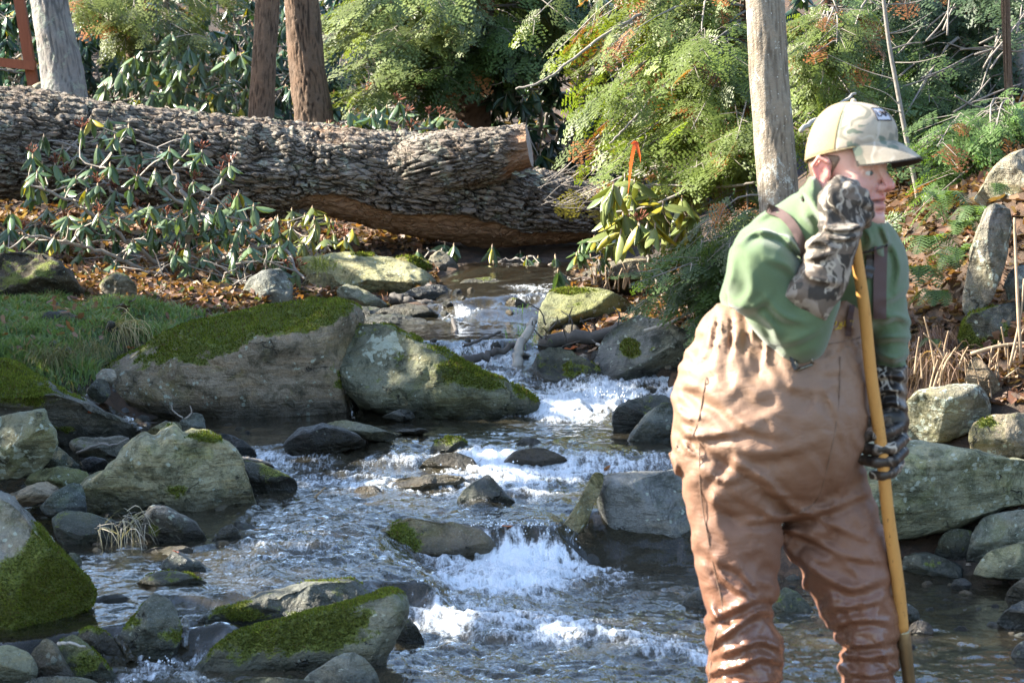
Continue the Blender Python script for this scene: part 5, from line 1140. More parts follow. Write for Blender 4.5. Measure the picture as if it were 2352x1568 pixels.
# ---- hemlocks with drooping branches
hemlock('hemlock_tree', 'dark-trunked hemlock hung with pale green sprays behind the log', [(1072, 310, 21.4), (1078, 200, 21.4), (1084, 100, 21.4), (1090, -20, 21.4), (1092, -140, 21.4)], .19,
    [([(720, 40), (900, -40), (1060, -40), (1060, 140), (900, 220), (760, 250), (740, 180), (730, 110)], 19.8, 21.2, 32, 24, (.17, .215, .07), .02, 0),
     ([(1060, -40), (1300, -40), (1340, 60), (1300, 150), (1180, 180), (1080, 130)], 20.2, 22.4, 22, 20, GREEN_MID, .03, 0),
     ([(950, 140), (1100, 140), (1100, 250), (980, 250)], 20.2, 20.9, 8, 18, GREEN_MID, .03, 0),
     ([(1250, -40), (1500, -40), (1500, 120), (1300, 140)], 21.5, 23.5, 16, 24, GREEN_BLUE, .05, 1)], 101, size=.35)
hemlock('hemlock_tree', 'sunlit yellow-green hemlock with rusty dead tufts left of the pale trunk', [(1712, 560, 15.2), (1712, 400, 15.2), (1708, 240, 15.2), (1716, 100, 15.2), (1722, -30, 15.2), (1722, -120, 15.2)], .055,
    [([(1240, 250), (1320, 180), (1450, 120), (1690, 60), (1720, 330), (1640, 400), (1450, 380), (1330, 340)], 13.8, 15.6, 26, 22, GREEN_SUN, .06, 0),
     ([(1200, 60), (1350, 10), (1500, -40), (1720, -40), (1720, 120), (1500, 160), (1330, 150), (1200, 150)], 14.2, 16.0, 20, 15, (.14, .18, .04), .14, 0),
     ([(1330, 330), (1500, 330), (1500, 400), (1360, 400)], 14.2, 15.4, 6, 12, GREEN_SUN, .08, 0),
     ([(1500, 300), (1740, 280), (1740, 520), (1660, 520), (1640, 430), (1520, 410)], 13.2, 14.8, 15, 22, GREEN_SUN, .08, 0),
     ([(1235, 400), (1400, 400), (1420, 480), (1300, 490)], 16.6, 17.4, 5, 6, (.13, .12, .05), .3, 0)], 111, size=.25)
hemlock('hemlock_sapling', 'low young hemlock drooping dark green fronds over the leaf drift', [(1800, 700, 12.9), (1795, 600, 12.9), (1785, 500, 12.9), (1780, 420, 12.9)], .022,
    [([(1440, 660), (1500, 600), (1640, 560), (1760, 560), (1760, 800), (1640, 770), (1560, 720), (1480, 700)], 12.2, 13.2, 22, 22, GREEN_MID, .03, 0)], 121, size=.20, ab=.25)
hemlock('hemlock_tree', 'wide blue-green hemlock filling the bank above the leaf slope', [(2230, 330, 15.8), (2225, 200, 15.8), (2220, 80, 15.8), (2215, -60, 15.8), (2210, -160, 15.8)], .07,
    [([(1830, -40), (2352, -40), (2400, 140), (2300, 260), (2100, 260), (1900, 200), (1830, 120)], 13.8, 15.8, 44, 24, GREEN_BLUE, .03, 0),
     ([(1830, 100), (2100, 160), (2300, 240), (2352, 330), (2200, 400), (2050, 380), (1900, 300), (1830, 260)], 13.2, 15.0, 30, 22, (.10, .165, .05), .03, 0)], 131, size=.24)
hemlock('hemlock_sapling', 'bright young hemlock between the cap and the pale trunk', [(1905, 520, 13.6), (1905, 400, 13.6), (1900, 250, 13.6), (1898, 120, 13.6)], .025,
    [([(1830, 60), (1960, 60), (1980, 240), (1860, 260), (1830, 400)], 12.9, 13.9, 22, 20, GREEN_SUN, .08, 0)], 141, size=.2, ab=.3)
hemlock('hemlock_sapling', 'low spreading hemlock fronds above the ferns on the bank', [(2330, 470, 12.3), (2325, 420, 12.3), (2320, 330, 12.3), (2318, 280, 12.3)], .02,
    [([(2060, 340), (2340, 270), (2380, 330), (2260, 400), (2150, 470), (2060, 540), (2040, 470)], 11.6, 12.4, 26, 22, (.10, .175, .045), .02, 0)], 151, size=.2, ab=.2)
hemlock('hemlock_sapling', 'feathery yellow-green hemlock beside the thick grey trunk', [(310, 250, 22.3), (300, 150, 22.3), (295, 50, 22.3), (290, -60, 22.3)], .03,
    [([(165, -30), (350, -30), (340, 110), (270, 170), (180, 150)], 20.6, 22.2, 16, 18, (.14, .17, .04), .02, 0),
     ([(380, -30), (560, -30), (560, 90), (440, 110)], 21, 22.2, 8, 16, (.12, .15, .04), .02, 0)], 161, size=.27, ab=.3)
# unseen evergreens added on the left bank, placed and sized to shade the stream
for k, (x, y, h, R_) in enumerate([(-5.6, 8.0, 4.7, 1.5), (-6.1, 9.8, 5.0, 1.6), (-5.7, 11.7, 4.9, 1.5), (-6.3, 13.6, 5.1, 1.5), (-6.2, 16.9, 2.6, .9)]):
    z = ground_z(x, y)[0]; base = (x, y, z); t = thing('hemlock_tree', ['bushy young hemlock on the left bank, first upstream of the camera', 'bushy young hemlock on the left bank, second upstream of the camera', 'bushy young hemlock on the left bank, third upstream of the camera', 'bushy young hemlock on the left bank, fourth upstream of the camera', 'short young hemlock on the left bank, last before the log'][k], 'tree', base, 'young hemlocks shading the left bank')
    mb = MB(); tube(mb, [(x, y, z - .1), (x + .03, y, z + h * .5), (x, y + .05, z + h)], [.08, .05, .01], 8); mb.build('trunk', HEM_BARK, t, origin=base)
    mb = MB(); clumps(mb, np.random.RandomState(200 + k), (x, y), z + .5, z + h, R_, 4200, (.05, .085, .02)); mb.build('crown', NEEDLE, t, smooth=False, origin=base)

# ---- rhododendrons
rr = np.random.RandomState(77)
def wpts(l): return [np.array(P(*a)) for a in l]
W = np.concatenate([in_poly(rr, [(20, 430), (60, 330), (160, 300), (240, 260), (330, 300), (420, 300), (530, 370), (560, 480), (500, 600), (330, 560), (150, 560), (20, 560)], 80, 15.2, 16.6, 22),
                    in_poly(rr, [(330, 480), (560, 440), (640, 500), (700, 620), (720, 660), (600, 650), (480, 640), (380, 600)], 54, 14.9, 16.4, 20),
                    in_poly(rr, [(0, 520), (240, 500), (330, 560), (260, 640), (120, 570), (0, 580)], 14, 15.2, 16.2, 24)])
rhododendron('rhododendron', 'sprawling grey-limbed rhododendron with drooping leaves in front of the log', P(440, 660, 15.9),
    [wpts(s) for s in [[(440, 665, 15.9), (430, 560, 15.9), (442, 500, 15.8), (400, 455, 15.7), (300, 395, 15.6), (230, 385, 15.5)], [(440, 665, 15.9), (520, 590, 15.7), (640, 570, 15.4), (700, 640, 15.1)], [(430, 665, 15.9), (300, 560, 15.7), (180, 470, 15.6), (60, 420, 15.6)],
                       [(430, 560, 15.9), (470, 470, 15.8), (520, 400, 15.8), (540, 350, 15.9)], [(442, 500, 15.8), (540, 500, 15.5), (600, 520, 15.4)], [(430, 600, 16), (350, 500, 16.2), (250, 430, 16.3), (170, 330, 16.3)], [(430, 665, 15.9), (330, 620, 15.6), (210, 570, 15.5), (60, 540, 15.4)], [(450, 660, 15.8), (560, 650, 15.4), (640, 660, 15.2)], [(442, 500, 15.8), (400, 400, 15.9), (360, 340, 16)]]],
    W, 7, seedp=.22, stem_r=.017)
W = in_poly(rr, [(200, 250), (250, 180), (330, 100), (420, 60), (520, 90), (575, 150), (575, 275), (400, 280), (250, 280)], 120, 20.6, 22.2, 12)
rhododendron('rhododendron', 'dense glossy rhododendron glinting in the sun behind the log', P(400, 300, 21.6), [wpts([(400, 300, 21.8), (400, 200, 21.8), (330, 120, 21.6)]), wpts([(400, 300, 21.8), (480, 200, 21.6), (520, 110, 21.6)]), wpts([(390, 300, 21.8), (280, 240, 21.4), (230, 210, 21.4)])], W, 8, colors=((.07, .12, .07), (.14, .20, .11)), seedp=.02, L=(.12, .17))
W = in_poly(rr, [(735, 290), (760, 255), (840, 240), (960, 235), (1010, 270), (1080, 280), (1075, 310), (900, 320), (740, 310)], 26, 18.9, 19.6, 16)
rhododendron('rhododendron', 'low rhododendron with rusty seed heads peeping over the log', P(880, 340, 19.3), [wpts([(880, 340, 19.3), (850, 300, 19.3), (780, 280, 19.2)]), wpts([(880, 340, 19.3), (960, 300, 19.3), (1070, 300, 19.2)])], W, 9, seedp=.45, L=(.11, .16))
W = in_poly(rr, [(1380, 450), (1440, 400), (1520, 420), (1600, 440), (1620, 510), (1560, 545), (1480, 540), (1400, 540)], 40, 13.7, 14.7, 15)
rhododendron('rhododendron', 'sunlit yellow-green rhododendron at the right end of the log', P(1510, 650, 14.3), [wpts([(1510, 650, 14.3), (1470, 540, 14.3), (1440, 470, 14.3)]), wpts([(1510, 650, 14.3), (1560, 540, 14.3), (1600, 500, 14.2)])], W, 10, colors=((.12, .16, .05), (.22, .25, .08)), seedp=.1, yellow=.15, L=(.12, .17))
W = np.concatenate([in_poly(rr, [(1310, 560), (1350, 545), (1400, 550), (1400, 600), (1340, 600)], 6, 15.4, 15.6, 22), wpts([(1282, 628, 15.2), (1325, 590, 15.4), (1365, 552, 15.5)])])
rhododendron('rhododendron', 'spindly small rhododendron leaning over the upper riffles', P(1390, 670, 15.4), [wpts([(1390, 668, 15.4), (1375, 610, 15.4), (1385, 560, 15.5)]), wpts([(1390, 668, 15.4), (1330, 645, 15.3), (1285, 640, 15.2)])], W, 11, colors=((.07, .13, .06), (.12, .18, .07)), seedp=.2, yellow=.08, stem_r=.008)
W = in_poly(rr, [(950, 560), (1100, 560), (1230, 575), (1290, 590), (1250, 625), (1150, 610), (1040, 640), (960, 620)], 20, 17.2, 18.2, 18)
rhododendron('rhododendron', 'dark rhododendron hanging in the shadow under the log', P(1060, 640, 17.6), [wpts([(1060, 645, 17.6), (1040, 600, 17.6), (980, 570, 17.6)]), wpts([(1060, 645, 17.6), (1150, 600, 17.6), (1230, 590, 17.6)])], W, 12, seedp=.0)
W = in_poly(rr, [(620, 500), (700, 470), (830, 520), (820, 560), (700, 570), (640, 560)], 18, 16.8, 17.6, 18)
rhododendron('rhododendron', 'yellowish rhododendron catching sun below the middle of the log', P(720, 590, 17.2), [wpts([(720, 592, 17.2), (680, 540, 17.2), (660, 510, 17.2)]), wpts([(720, 592, 17.2), (790, 545, 17.2)])], W, 13, colors=((.10, .13, .05), (.18, .2, .07)), seedp=.05, yellow=.1)
# thicket behind everything: far rhododendron masses that read as one wall of leaves
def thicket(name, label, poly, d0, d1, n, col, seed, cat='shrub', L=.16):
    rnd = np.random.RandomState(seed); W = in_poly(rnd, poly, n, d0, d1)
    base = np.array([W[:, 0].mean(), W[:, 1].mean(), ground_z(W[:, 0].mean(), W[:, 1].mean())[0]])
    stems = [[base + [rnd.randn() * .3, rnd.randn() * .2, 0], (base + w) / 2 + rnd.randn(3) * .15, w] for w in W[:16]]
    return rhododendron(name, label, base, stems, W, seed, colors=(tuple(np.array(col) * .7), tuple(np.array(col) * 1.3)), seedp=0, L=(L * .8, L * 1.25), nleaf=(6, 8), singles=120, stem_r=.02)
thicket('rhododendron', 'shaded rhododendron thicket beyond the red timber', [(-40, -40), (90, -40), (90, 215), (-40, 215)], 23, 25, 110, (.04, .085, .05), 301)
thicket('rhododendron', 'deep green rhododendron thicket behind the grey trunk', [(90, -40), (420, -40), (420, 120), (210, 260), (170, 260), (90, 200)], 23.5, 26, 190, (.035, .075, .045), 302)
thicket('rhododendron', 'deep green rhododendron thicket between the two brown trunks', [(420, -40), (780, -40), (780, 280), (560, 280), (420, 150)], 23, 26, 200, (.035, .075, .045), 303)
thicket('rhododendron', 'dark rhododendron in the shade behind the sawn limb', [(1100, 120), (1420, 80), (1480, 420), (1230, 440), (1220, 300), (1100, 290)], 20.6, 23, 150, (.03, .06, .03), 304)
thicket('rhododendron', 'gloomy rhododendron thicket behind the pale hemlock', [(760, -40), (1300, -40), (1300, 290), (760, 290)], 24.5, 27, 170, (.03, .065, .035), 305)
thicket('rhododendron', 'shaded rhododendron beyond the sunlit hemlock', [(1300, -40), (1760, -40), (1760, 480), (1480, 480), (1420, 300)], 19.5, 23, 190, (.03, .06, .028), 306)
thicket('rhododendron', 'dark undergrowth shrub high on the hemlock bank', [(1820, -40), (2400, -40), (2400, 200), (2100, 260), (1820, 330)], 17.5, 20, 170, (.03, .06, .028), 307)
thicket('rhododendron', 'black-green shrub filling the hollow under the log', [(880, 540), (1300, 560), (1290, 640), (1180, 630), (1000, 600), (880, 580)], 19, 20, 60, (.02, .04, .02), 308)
# ------------------------------------------------------------------ the man in waders
MS = 5.7 / FV; MD = 5.7
def surface_nets(f, x, y, z):
    """zero surface of f sampled on the grid x,y,z -> vertices (grid coordinates to metres) and quads."""
    s = f < 0
    c = np.zeros((len(x) - 1, len(y) - 1, len(z) - 1, 3)); n = np.zeros(c.shape[:3])
    nx, ny, nz = c.shape[:3]
    for ax in range(3):
        for a in (0, 1):
            for b in (0, 1):
                o0 = [0, 0, 0]; oth = [k for k in range(3) if k != ax]
                o0[oth[0]] = a; o0[oth[1]] = b; o1 = list(o0); o1[ax] = 1
                A = f[o0[0]:o0[0] + nx, o0[1]:o0[1] + ny, o0[2]:o0[2] + nz]; B = f[o1[0]:o1[0] + nx, o1[1]:o1[1] + ny, o1[2]:o1[2] + nz]
                cr = (A < 0) != (B < 0)
                t = np.where(cr, A / np.where(cr, A - B, 1), 0)
                for k in range(3):
                    c[..., k] += np.where(cr, o0[k] + (t if k == ax else 0), 0)
                n += cr
    act = n > 0
    idx = -np.ones(act.shape, int); idx[act] = np.arange(act.sum())
    I, J, K = np.where(act); p = c[act] / n[act][:, None]
    v = np.stack([x[0] + (I + p[:, 0]) * (x[1] - x[0]), y[0] + (J + p[:, 1]) * (y[1] - y[0]), z[0] + (K + p[:, 2]) * (z[1] - z[0])], 1)
    Q = []
    for ax in range(3):
        A = np.take(s, range(0, s.shape[ax] - 1), ax); B = np.take(s, range(1, s.shape[ax]), ax)
        I, J, K = np.where(A != B); sgn = A[I, J, K]
        g = np.stack([I, J, K], 1); oth = [k for k in range(3) if k != ax]
        ok = (g[:, oth[0]] > 0) & (g[:, oth[1]] > 0) & (g[:, oth[0]] < act.shape[oth[0]]) & (g[:, oth[1]] < act.shape[oth[1]])
        g = g[ok]; sgn = sgn[ok]
        def at(da, db):
            h = g.copy(); h[:, oth[0]] += da; h[:, oth[1]] += db; return idx[h[:, 0], h[:, 1], h[:, 2]]
        q = np.stack([at(-1, -1), at(0, -1), at(0, 0), at(-1, 0)], 1)
        flip = sgn if ax != 1 else ~sgn
        q[~flip] = q[~flip][:, ::-1]
        Q.append(q[(q >= 0).all(1)])
    return v, np.concatenate(Q)
def smin(a, b, k):
    h = np.clip(.5 + .5 * (b - a) / k, 0, 1); return b * (1 - h) + a * h - k * h * (1 - h)
def smax(a, b, k): return -smin(-a, -b, k)
def lpt(vx, vy, w): return np.array([(vx - 1850) * MS, w, (1000 - vy) * MS])
def l2w(v):
    vx = v[:, 0] / MS + 1850; vy = 1000 - v[:, 2] / MS
    return PA(np.column_stack([vx, vy]), MD - v[:, 1])
class Box:
    def __init__(s, x0, x1, y0, y1, w0, w1, h):
        s.x = np.arange((x0 - 1850) * MS, (x1 - 1850) * MS, h); s.z = np.arange((1000 - y1) * MS, (1000 - y0) * MS, h); s.y = np.arange(w0, w1, h)
        s.X = s.x[:, None, None]; s.Y = s.y[None, :, None]; s.Z = s.z[None, None, :]
        s.vx = s.x / MS + 1850; s.vy = 1000 - s.z / MS
    def full(s, v=1.0): return np.full((len(s.x), len(s.y), len(s.z)), v)
    def d2(s, poly):
        A, B = np.meshgrid(s.vx, s.vy, indexing='ij')
        return (poly_sd(np.array(poly, float), A.ravel(), B.ravel()) * MS).reshape(A.shape)
    def pillow(s, poly, wc, H, R, k=(0, 0), pw=2.0):
        """body whose outline is poly; centre depth wc (+ k[0]*X + k[1]*Z), half thickness H, edge rounding R (view px)."""
        D = s.d2(poly)[:, None, :]; r = R * MS
        q = np.clip(1 - D / r, 0, None); c = wc + k[0] * s.X + k[1] * s.Z
        return ((q ** pw + (np.abs(s.Y - c) / H) ** pw) ** (1 / pw) - 1) * min(r, H) * .75
    def cone(s, a, b, ra, rb):
        a = np.asarray(a, float); b = np.asarray(b, float); ba = b - a; L2 = ba @ ba
        px, py, pz = s.X - a[0], s.Y - a[1], s.Z - a[2]
        t = np.clip((px * ba[0] + py * ba[1] + pz * ba[2]) / L2, 0, 1)
        return np.sqrt((px - t * ba[0]) ** 2 + (py - t * ba[1]) ** 2 + (pz - t * ba[2]) ** 2) - (ra + (rb - ra) * t)
    def sph(s, c, r): return np.sqrt((s.X - c[0]) ** 2 + (s.Y - c[1]) ** 2 + (s.Z - c[2]) ** 2) - r
    def ell(s, c, r):
        q = np.sqrt(((s.X - c[0]) / r[0]) ** 2 + ((s.Y - c[1]) / r[1]) ** 2 + ((s.Z - c[2]) / r[2]) ** 2); return (q - 1) * min(r)
    def fold(s, pts, width, amp):
        """crease seen from the front: ridge beside a valley along a polyline (view px)."""
        A, B = np.meshgrid(s.vx, s.vy, indexing='ij'); p = spline(np.array([(a, b, 0) for a, b in pts], float), 24)[:, :2]
        best = np.full(A.shape, 1e9); sg = np.zeros(A.shape); tt = np.zeros(A.shape)
        for i in range(len(p) - 1):
            e = p[i + 1] - p[i]; wx_, wy_ = A - p[i][0], B - p[i][1]
            t = np.clip((wx_ * e[0] + wy_ * e[1]) / (e @ e), 0, 1); d = np.hypot(wx_ - t * e[0], wy_ - t * e[1])
            m = d < best; best = np.where(m, d, best); sg = np.where(m, np.sign(e[0] * wy_ - e[1] * wx_), sg); tt = np.where(m, (i + t) / (len(p) - 1), tt)
        x = best * sg / width
        return (amp * (np.exp(-(x - .0) ** 2 * 1.2) - .75 * np.exp(-(x - 1.3) ** 2 * .8)) * np.sin(np.pi * np.clip(tt, .03, .97)) ** .5)[:, None, :]
    def mesh(s, f, name, mat, origin, parent, colors=None, smooth=2):
        v, q = surface_nets(f, s.x, s.y, s.z)
        for _ in range(smooth):
            nb = np.zeros_like(v); cnt = np.zeros(len(v))
            for a, b in ((0, 1), (1, 2), (2, 3), (3, 0)):
                np.add.at(nb, q[:, a], v[q[:, b]]); np.add.at(nb, q[:, b], v[q[:, a]]); np.add.at(cnt, q[:, a], 1); np.add.at(cnt, q[:, b], 1)
            v = v + .5 * (nb / np.maximum(cnt, 1)[:, None] - v)
        att = {k: fn(v) for k, fn in (colors or {}).items()}
        me = mesh_np(name, l2w(v) - np.array(origin), np.concatenate([q[:, [0, 1, 2]], q[:, [0, 2, 3]]]), mat, True, attrs={k: a for k, a in att.items() if np.ndim(a) == 1}, colors={k: a for k, a in att.items() if np.ndim(a) == 2})
        return link(name, me, parent), v

# --- materials
def make_fleece():
    m = Mat('green_fleece'); v = m.obj(); n = m.noise(v, 420, 3, .7); b = m.noise(v, 9, 3, .5)
    c = m.mix(n, (.078, .120, .058), (.130, .182, .095)); c = m.mix(m.mr(b, .4, .7, 0, .35), c, (.105, .150, .08))
    return m.end(m.pbsdf(Base_Color=c, Roughness=.95, Sheen_Weight=.35, Sheen_Roughness=.5, Normal=m.bump(n, .35, .003), Specular_IOR_Level=.15))
def make_wader():
    m = Mat('wader_cloth'); v = m.obj(); z = m.n('ShaderNodeSeparateXYZ', {0: v}).outputs[2]
    n = m.noise(v, 7, 5, .6); f = m.noise(v, 300, 2, .6); st = m.noise(v, 30, 4, .7)
    damp = m.mr(m.math('ADD', z, m.math('MULTIPLY', m.math('SUBTRACT', n, .5), .28)), 1.36, .72)
    wet = m.mr(m.math('ADD', z, m.math('MULTIPLY', m.math('SUBTRACT', n, .5), .28)), .92, .62)
    dry = m.mix(n, (.215, .128, .080), (.285, .180, .118)); wc = m.mix(n, (.155, .073, .045), (.22, .112, .072))
    def ridge_(sc, a): return m.math('ABSOLUTE', m.math('SUBTRACT', m.noise(m.map(v, (1, 1, 1.9), (0, a, 0)), sc, 2, .5, .7), .5))
    crz = m.math('ADD', ridge_(9, .5), m.math('MULTIPLY', ridge_(19, -.6), .6))
    c = m.mix(damp, dry, wc); c = m.mix(m.mr(f, .4, .7, 0, .25), c, m.mix(1., c, (.8, .8, .8), 'MULTIPLY')); c = m.mix(m.mr(st, .62, .8, 0, .35), c, m.mix(1., c, (.7, .62, .55), 'MULTIPLY'))
    r = m.mr(wet, 0, 1, .62, .27)
    return m.end(m.pbsdf(Base_Color=c, Roughness=m.math('ADD', r, m.math('MULTIPLY', m.math('SUBTRACT', st, .5), .15)), Normal=m.bump(m.math('ADD', st, m.math('MULTIPLY', f, .3)), .25, .004, m.bump(crz, .2, .03)), Specular_IOR_Level=.45))
def make_camo(name, pal, sc=1.0, rough=.8, lines=(.55, .50, .42)):
    m = Mat(name); v = m.map(m.obj(), (sc, sc, sc))
    w = m.n('ShaderNodeVectorMath', {0: v, 1: m.n('ShaderNodeVectorMath', {0: m.noise(v, 9, 3, .6, 0, 1), 'Scale': .12}, operation='SCALE').outputs[0]}, operation='ADD').outputs[0]
    a = m.noise(w, 16, 2, .5); b = m.noise(m.map(w, (1, 1, .45), (.6, .4, .2)), 26, 2, .5, .5); d = m.noise(w, 60, 4, .7)
    c = m.mix(m.mr(a, .44, .50), pal[0], pal[1]); c = m.mix(m.mr(b, .54, .58), c, pal[2]); c = m.mix(m.mr(m.noise(w, 21, 2, .5, .2), .62, .65), c, pal[3])
    def lines_(scale, rot, th):
        e = m.voro(m.map(w, (1.0, 1.0, .42), rot), scale, 'DISTANCE_TO_EDGE'); return m.mr(e, th, th * .35)
    l1 = m.math('MULTIPLY', lines_(13, (.5, .3, .2), .035), m.mr(m.noise(w, 12, 2), .42, .5)); l2 = m.math('MULTIPLY', lines_(19, (-.7, .5, .1), .03), m.mr(m.noise(w, 15, 2), .52, .58))
    c = m.mix(m.math('MULTIPLY', m.math('MAXIMUM', l1, l2), .85), c, lines)
    c = m.mix(m.mr(d, .35, .7, 0, .35), c, m.mix(1., c, (.6, .6, .6), 'MULTIPLY'))
    return m.end(m.pbsdf(Base_Color=c, Roughness=rough, Normal=m.bump(m.noise(v, 500, 2), .2, .002), Specular_IOR_Level=.35))
def make_skin():
    m = Mat('skin'); v = m.obj(); red = m.attr('red'); n = m.noise(v, 60, 4, .6); f = m.noise(v, 400, 3, .6)
    c = m.mix(n, (.60, .345, .275), (.70, .44, .36)); c = m.mix(red, c, (.66, .19, .155)); c = m.mix(m.attr('stub'), c, m.mix(1., c, (.72, .66, .64), 'MULTIPLY')); c = m.mix(m.attr('dark'), c, (.10, .03, .025))
    return m.end(m.pbsdf(Base_Color=c, Roughness=.45, Subsurface_Weight=.25, Subsurface_Radius=(.012, .005, .003), Subsurface_Scale=.6, Normal=m.bump(m.math('ADD', n, m.math('MULTIPLY', f, .5)), .12, .002), Specular_IOR_Level=.4))
def flat(name, col, rough=.7, metal=0.0, bumps=None):
    m = Mat(name); n = m.noise(m.obj(), bumps or 60, 4, .65)
    c = m.mix(n, tuple(x * .75 for x in col), tuple(min(1, x * 1.2) for x in col))
    return m.end(m.pbsdf(Base_Color=c, Roughness=rough, Metallic=metal, Normal=m.bump(n, .2, .003)))
FLEECE = make_fleece(); WADER = make_wader(); SKIN = make_skin()
CAMO_GLOVE = make_camo('glove_camo', ((.045, .037, .030), (.15, .115, .088), (.27, .23, .19), (.07, .06, .048)), 1.15, .8, (.46, .40, .32))
CAMO_CAP = make_camo('cap_camo', ((.34, .285, .215), (.43, .365, .28), (.23, .215, .165), (.155, .18, .135)), .6, .85, (.50, .44, .36))
HAIR = flat('brown_hair', (.17, .11, .075), .6, bumps=300); STRAP = flat('maroon_webbing', (.085, .05, .045), .8, bumps=200); RUBBER = flat('black_rubber', (.02, .02, .02), .45)
def P_(l): return [(1452 + a * .4597, 847 + b * .4597) for a, b in l]      # from a lower close-up of the photograph
# --- waders
B = Box(1520, 2110, 615, 2110, -.26, .27, .0078)
torso = [(1647, 694), (1598, 766), (1563, 842), (1549, 900), (1543, 960), (1544, 1017), (1560, 1077), (1574, 1132), (1605, 1190), (1700, 1215), (1790, 1200), (1850, 1170), (1925, 1095), (1955, 1020), (1966, 960), (1982, 893), (2000, 800), (2007, 740), (2006, 690), (1990, 636), (1950, 630), (1900, 640), (1820, 680), (1740, 690)]
f = B.pillow(torso, .02, .185, 205, (-.05, -.10))
f = smin(f, B.sph(lpt(1810, 960, .06), .16), .08)
leg1 = [(1556, 1050), (1574, 1132), (1585, 1229), (1604, 1307), (1621, 1376), (1620, 1440), (1629, 1491), (1622, 1568), (1630, 1750), (1650, 1950), (1650, 2060), (1665, 2090), (1850, 2090), (1850, 2050), (1800, 1990), (1795, 1900), (1800, 1750), (1793, 1568), (1800, 1486), (1784, 1435), (1784, 1376), (1790, 1261), (1794, 1192), (1800, 1100), (1770, 1010), (1620, 1000)]
leg2 = [(1780, 1175), (1815, 1288), (1847, 1353), (1893, 1426), (1918, 1450), (1927, 1490), (1925, 1568), (1932, 1750), (1940, 1950), (1945, 2090), (2110, 2090), (2100, 2040), (2062, 1980), (2058, 1900), (2066, 1750), (2060, 1568), (2069, 1490), (2060, 1376), (2041, 1261), (2000, 1123), (1963, 1026), (1900, 1000), (1800, 1080)]
f = smin(f, B.pillow(leg1, .065, .105, 98), .035); f = smin(f, B.pillow(leg2, -.055, .105, 92), .03)
for pts, w, a in [
    (P_([(340, 375), (500, 455), (650, 545), (760, 650), (835, 722)]), 20, .017), (P_([(210, 210), (300, 330), (600, 300)]), 16, .010), (P_([(180, 120), (260, 240), (330, 260)]), 14, .008), (P_([(230, 330), (300, 420), (420, 440)]), 12, .008),
    (P_([(560, 560), (680, 620), (830, 640)]), 10, .008), (P_([(620, 690), (720, 740), (840, 735), (1010, 690), (1190, 610)]), 16, .013), (P_([(540, 760), (640, 760), (735, 745)]), 12, .010),
    (P_([(760, 790), (900, 850), (1060, 930), (1240, 960)]), 14, .011), (P_([(770, 900), (930, 1020), (1110, 1095), (1270, 1040)]), 18, .014), (P_([(820, 700), (960, 760), (1180, 860)]), 12, .007),
    (P_([(380, 640), (470, 700), (600, 720)]), 16, .007), (P_([(330, 500), (450, 560), (560, 540)]), 14, .006), (P_([(330, 860), (430, 960), (520, 990)]), 14, .007),
    (P_([(410, 960), (470, 1060), (620, 1150)]), 14, .011), (P_([(500, 980), (580, 1060), (640, 1130)]), 10, .008), (P_([(370, 1270), (480, 1210), (630, 1150), (715, 1150)]), 16, .013), (P_([(380, 1380), (500, 1300), (640, 1210), (720, 1230)]), 15, .013),
    (P_([(390, 1440), (520, 1400), (640, 1360), (750, 1400)]), 15, .013), (P_([(380, 1510), (520, 1490), (640, 1440), (750, 1470)]), 14, .013), (P_([(380, 1590), (560, 1570), (740, 1560)]), 14, .013), (P_([(360, 1180), (420, 1230), (440, 1290)]), 10, .009),
    (P_([(900, 1190), (1080, 1190), (1250, 1150)]), 12, .008), (P_([(980, 1290), (1130, 1250), (1320, 1270)]), 13, .011), (P_([(1010, 1350), (1160, 1380), (1340, 1340)]), 13, .013), (P_([(1030, 1430), (1190, 1440), (1340, 1420)]), 12, .012), (P_([(1030, 1500), (1200, 1530), (1340, 1490)]), 12, .012), (P_([(1040, 1590), (1200, 1590), (1330, 1570)]), 12, .011),
    ([(1660, 705), (1655, 760), (1640, 830)], 9, .010), ([(1690, 705), (1690, 760), (1680, 840)], 9, .011), ([(1720, 715), (1725, 770), (1715, 830)], 9, .011), ([(1750, 745), (1760, 800), (1750, 860)], 10, .009), ([(1640, 720), (1625, 780), (1600, 850)], 9, .008),
    ([(1560, 880), (1620, 900), (1720, 980), (1800, 1000)], 20, .008), ([(1740, 820), (1800, 880), (1900, 900)], 24, .008), ([(1880, 870), (1920, 950), (1940, 1010)], 16, .006), ([(1600, 1010), (1750, 1040), (1900, 1010)], 26, .009)]:
    f = f - B.fold(pts, w * .62, a * .95)
A_, C_ = np.meshgrid(B.vx, B.vy, indexing='ij')
wr = fbm(np.column_stack([A_.ravel() * .016, C_.ravel() * .012, A_.ravel() * 0]) + .8 * np.column_stack([fbm(np.column_stack([A_.ravel(), C_.ravel(), 0 * A_.ravel()]) * .01, 2, 3)] * 3), 3, 12).reshape(A_.shape)
f = f - (.009 * (.6 - 2.4 * np.abs(wr)))[:, None, :]
mb_ = l2w(lpt(1800, 2090, 0)[None])[0]; mb_[2] = ground_z(mb_[0], mb_[1])[0]
MO = np.array([*P(1840, 1900, MD)]); MO[2] = l2w(lpt(1800, 2090, 0)[None])[0][2]
def surf_w(B, f, vx, vy, default=.0):
    """front surface depth at a view pixel, from a sampled field."""
    i = int(round(((vx - 1850) * MS - B.x[0]) / (B.x[1] - B.x[0]))); k = int(round(((1000 - vy) * MS - B.z[0]) / (B.z[1] - B.z[0])))
    if not (0 <= i < len(B.x) and 0 <= k < len(B.z)): return default
    c = np.where(f[i, :, k] < 0)[0]
    return B.y[c[-1]] + (B.y[1] - B.y[0]) * .5 if len(c) else default
WB, Wf = B, f

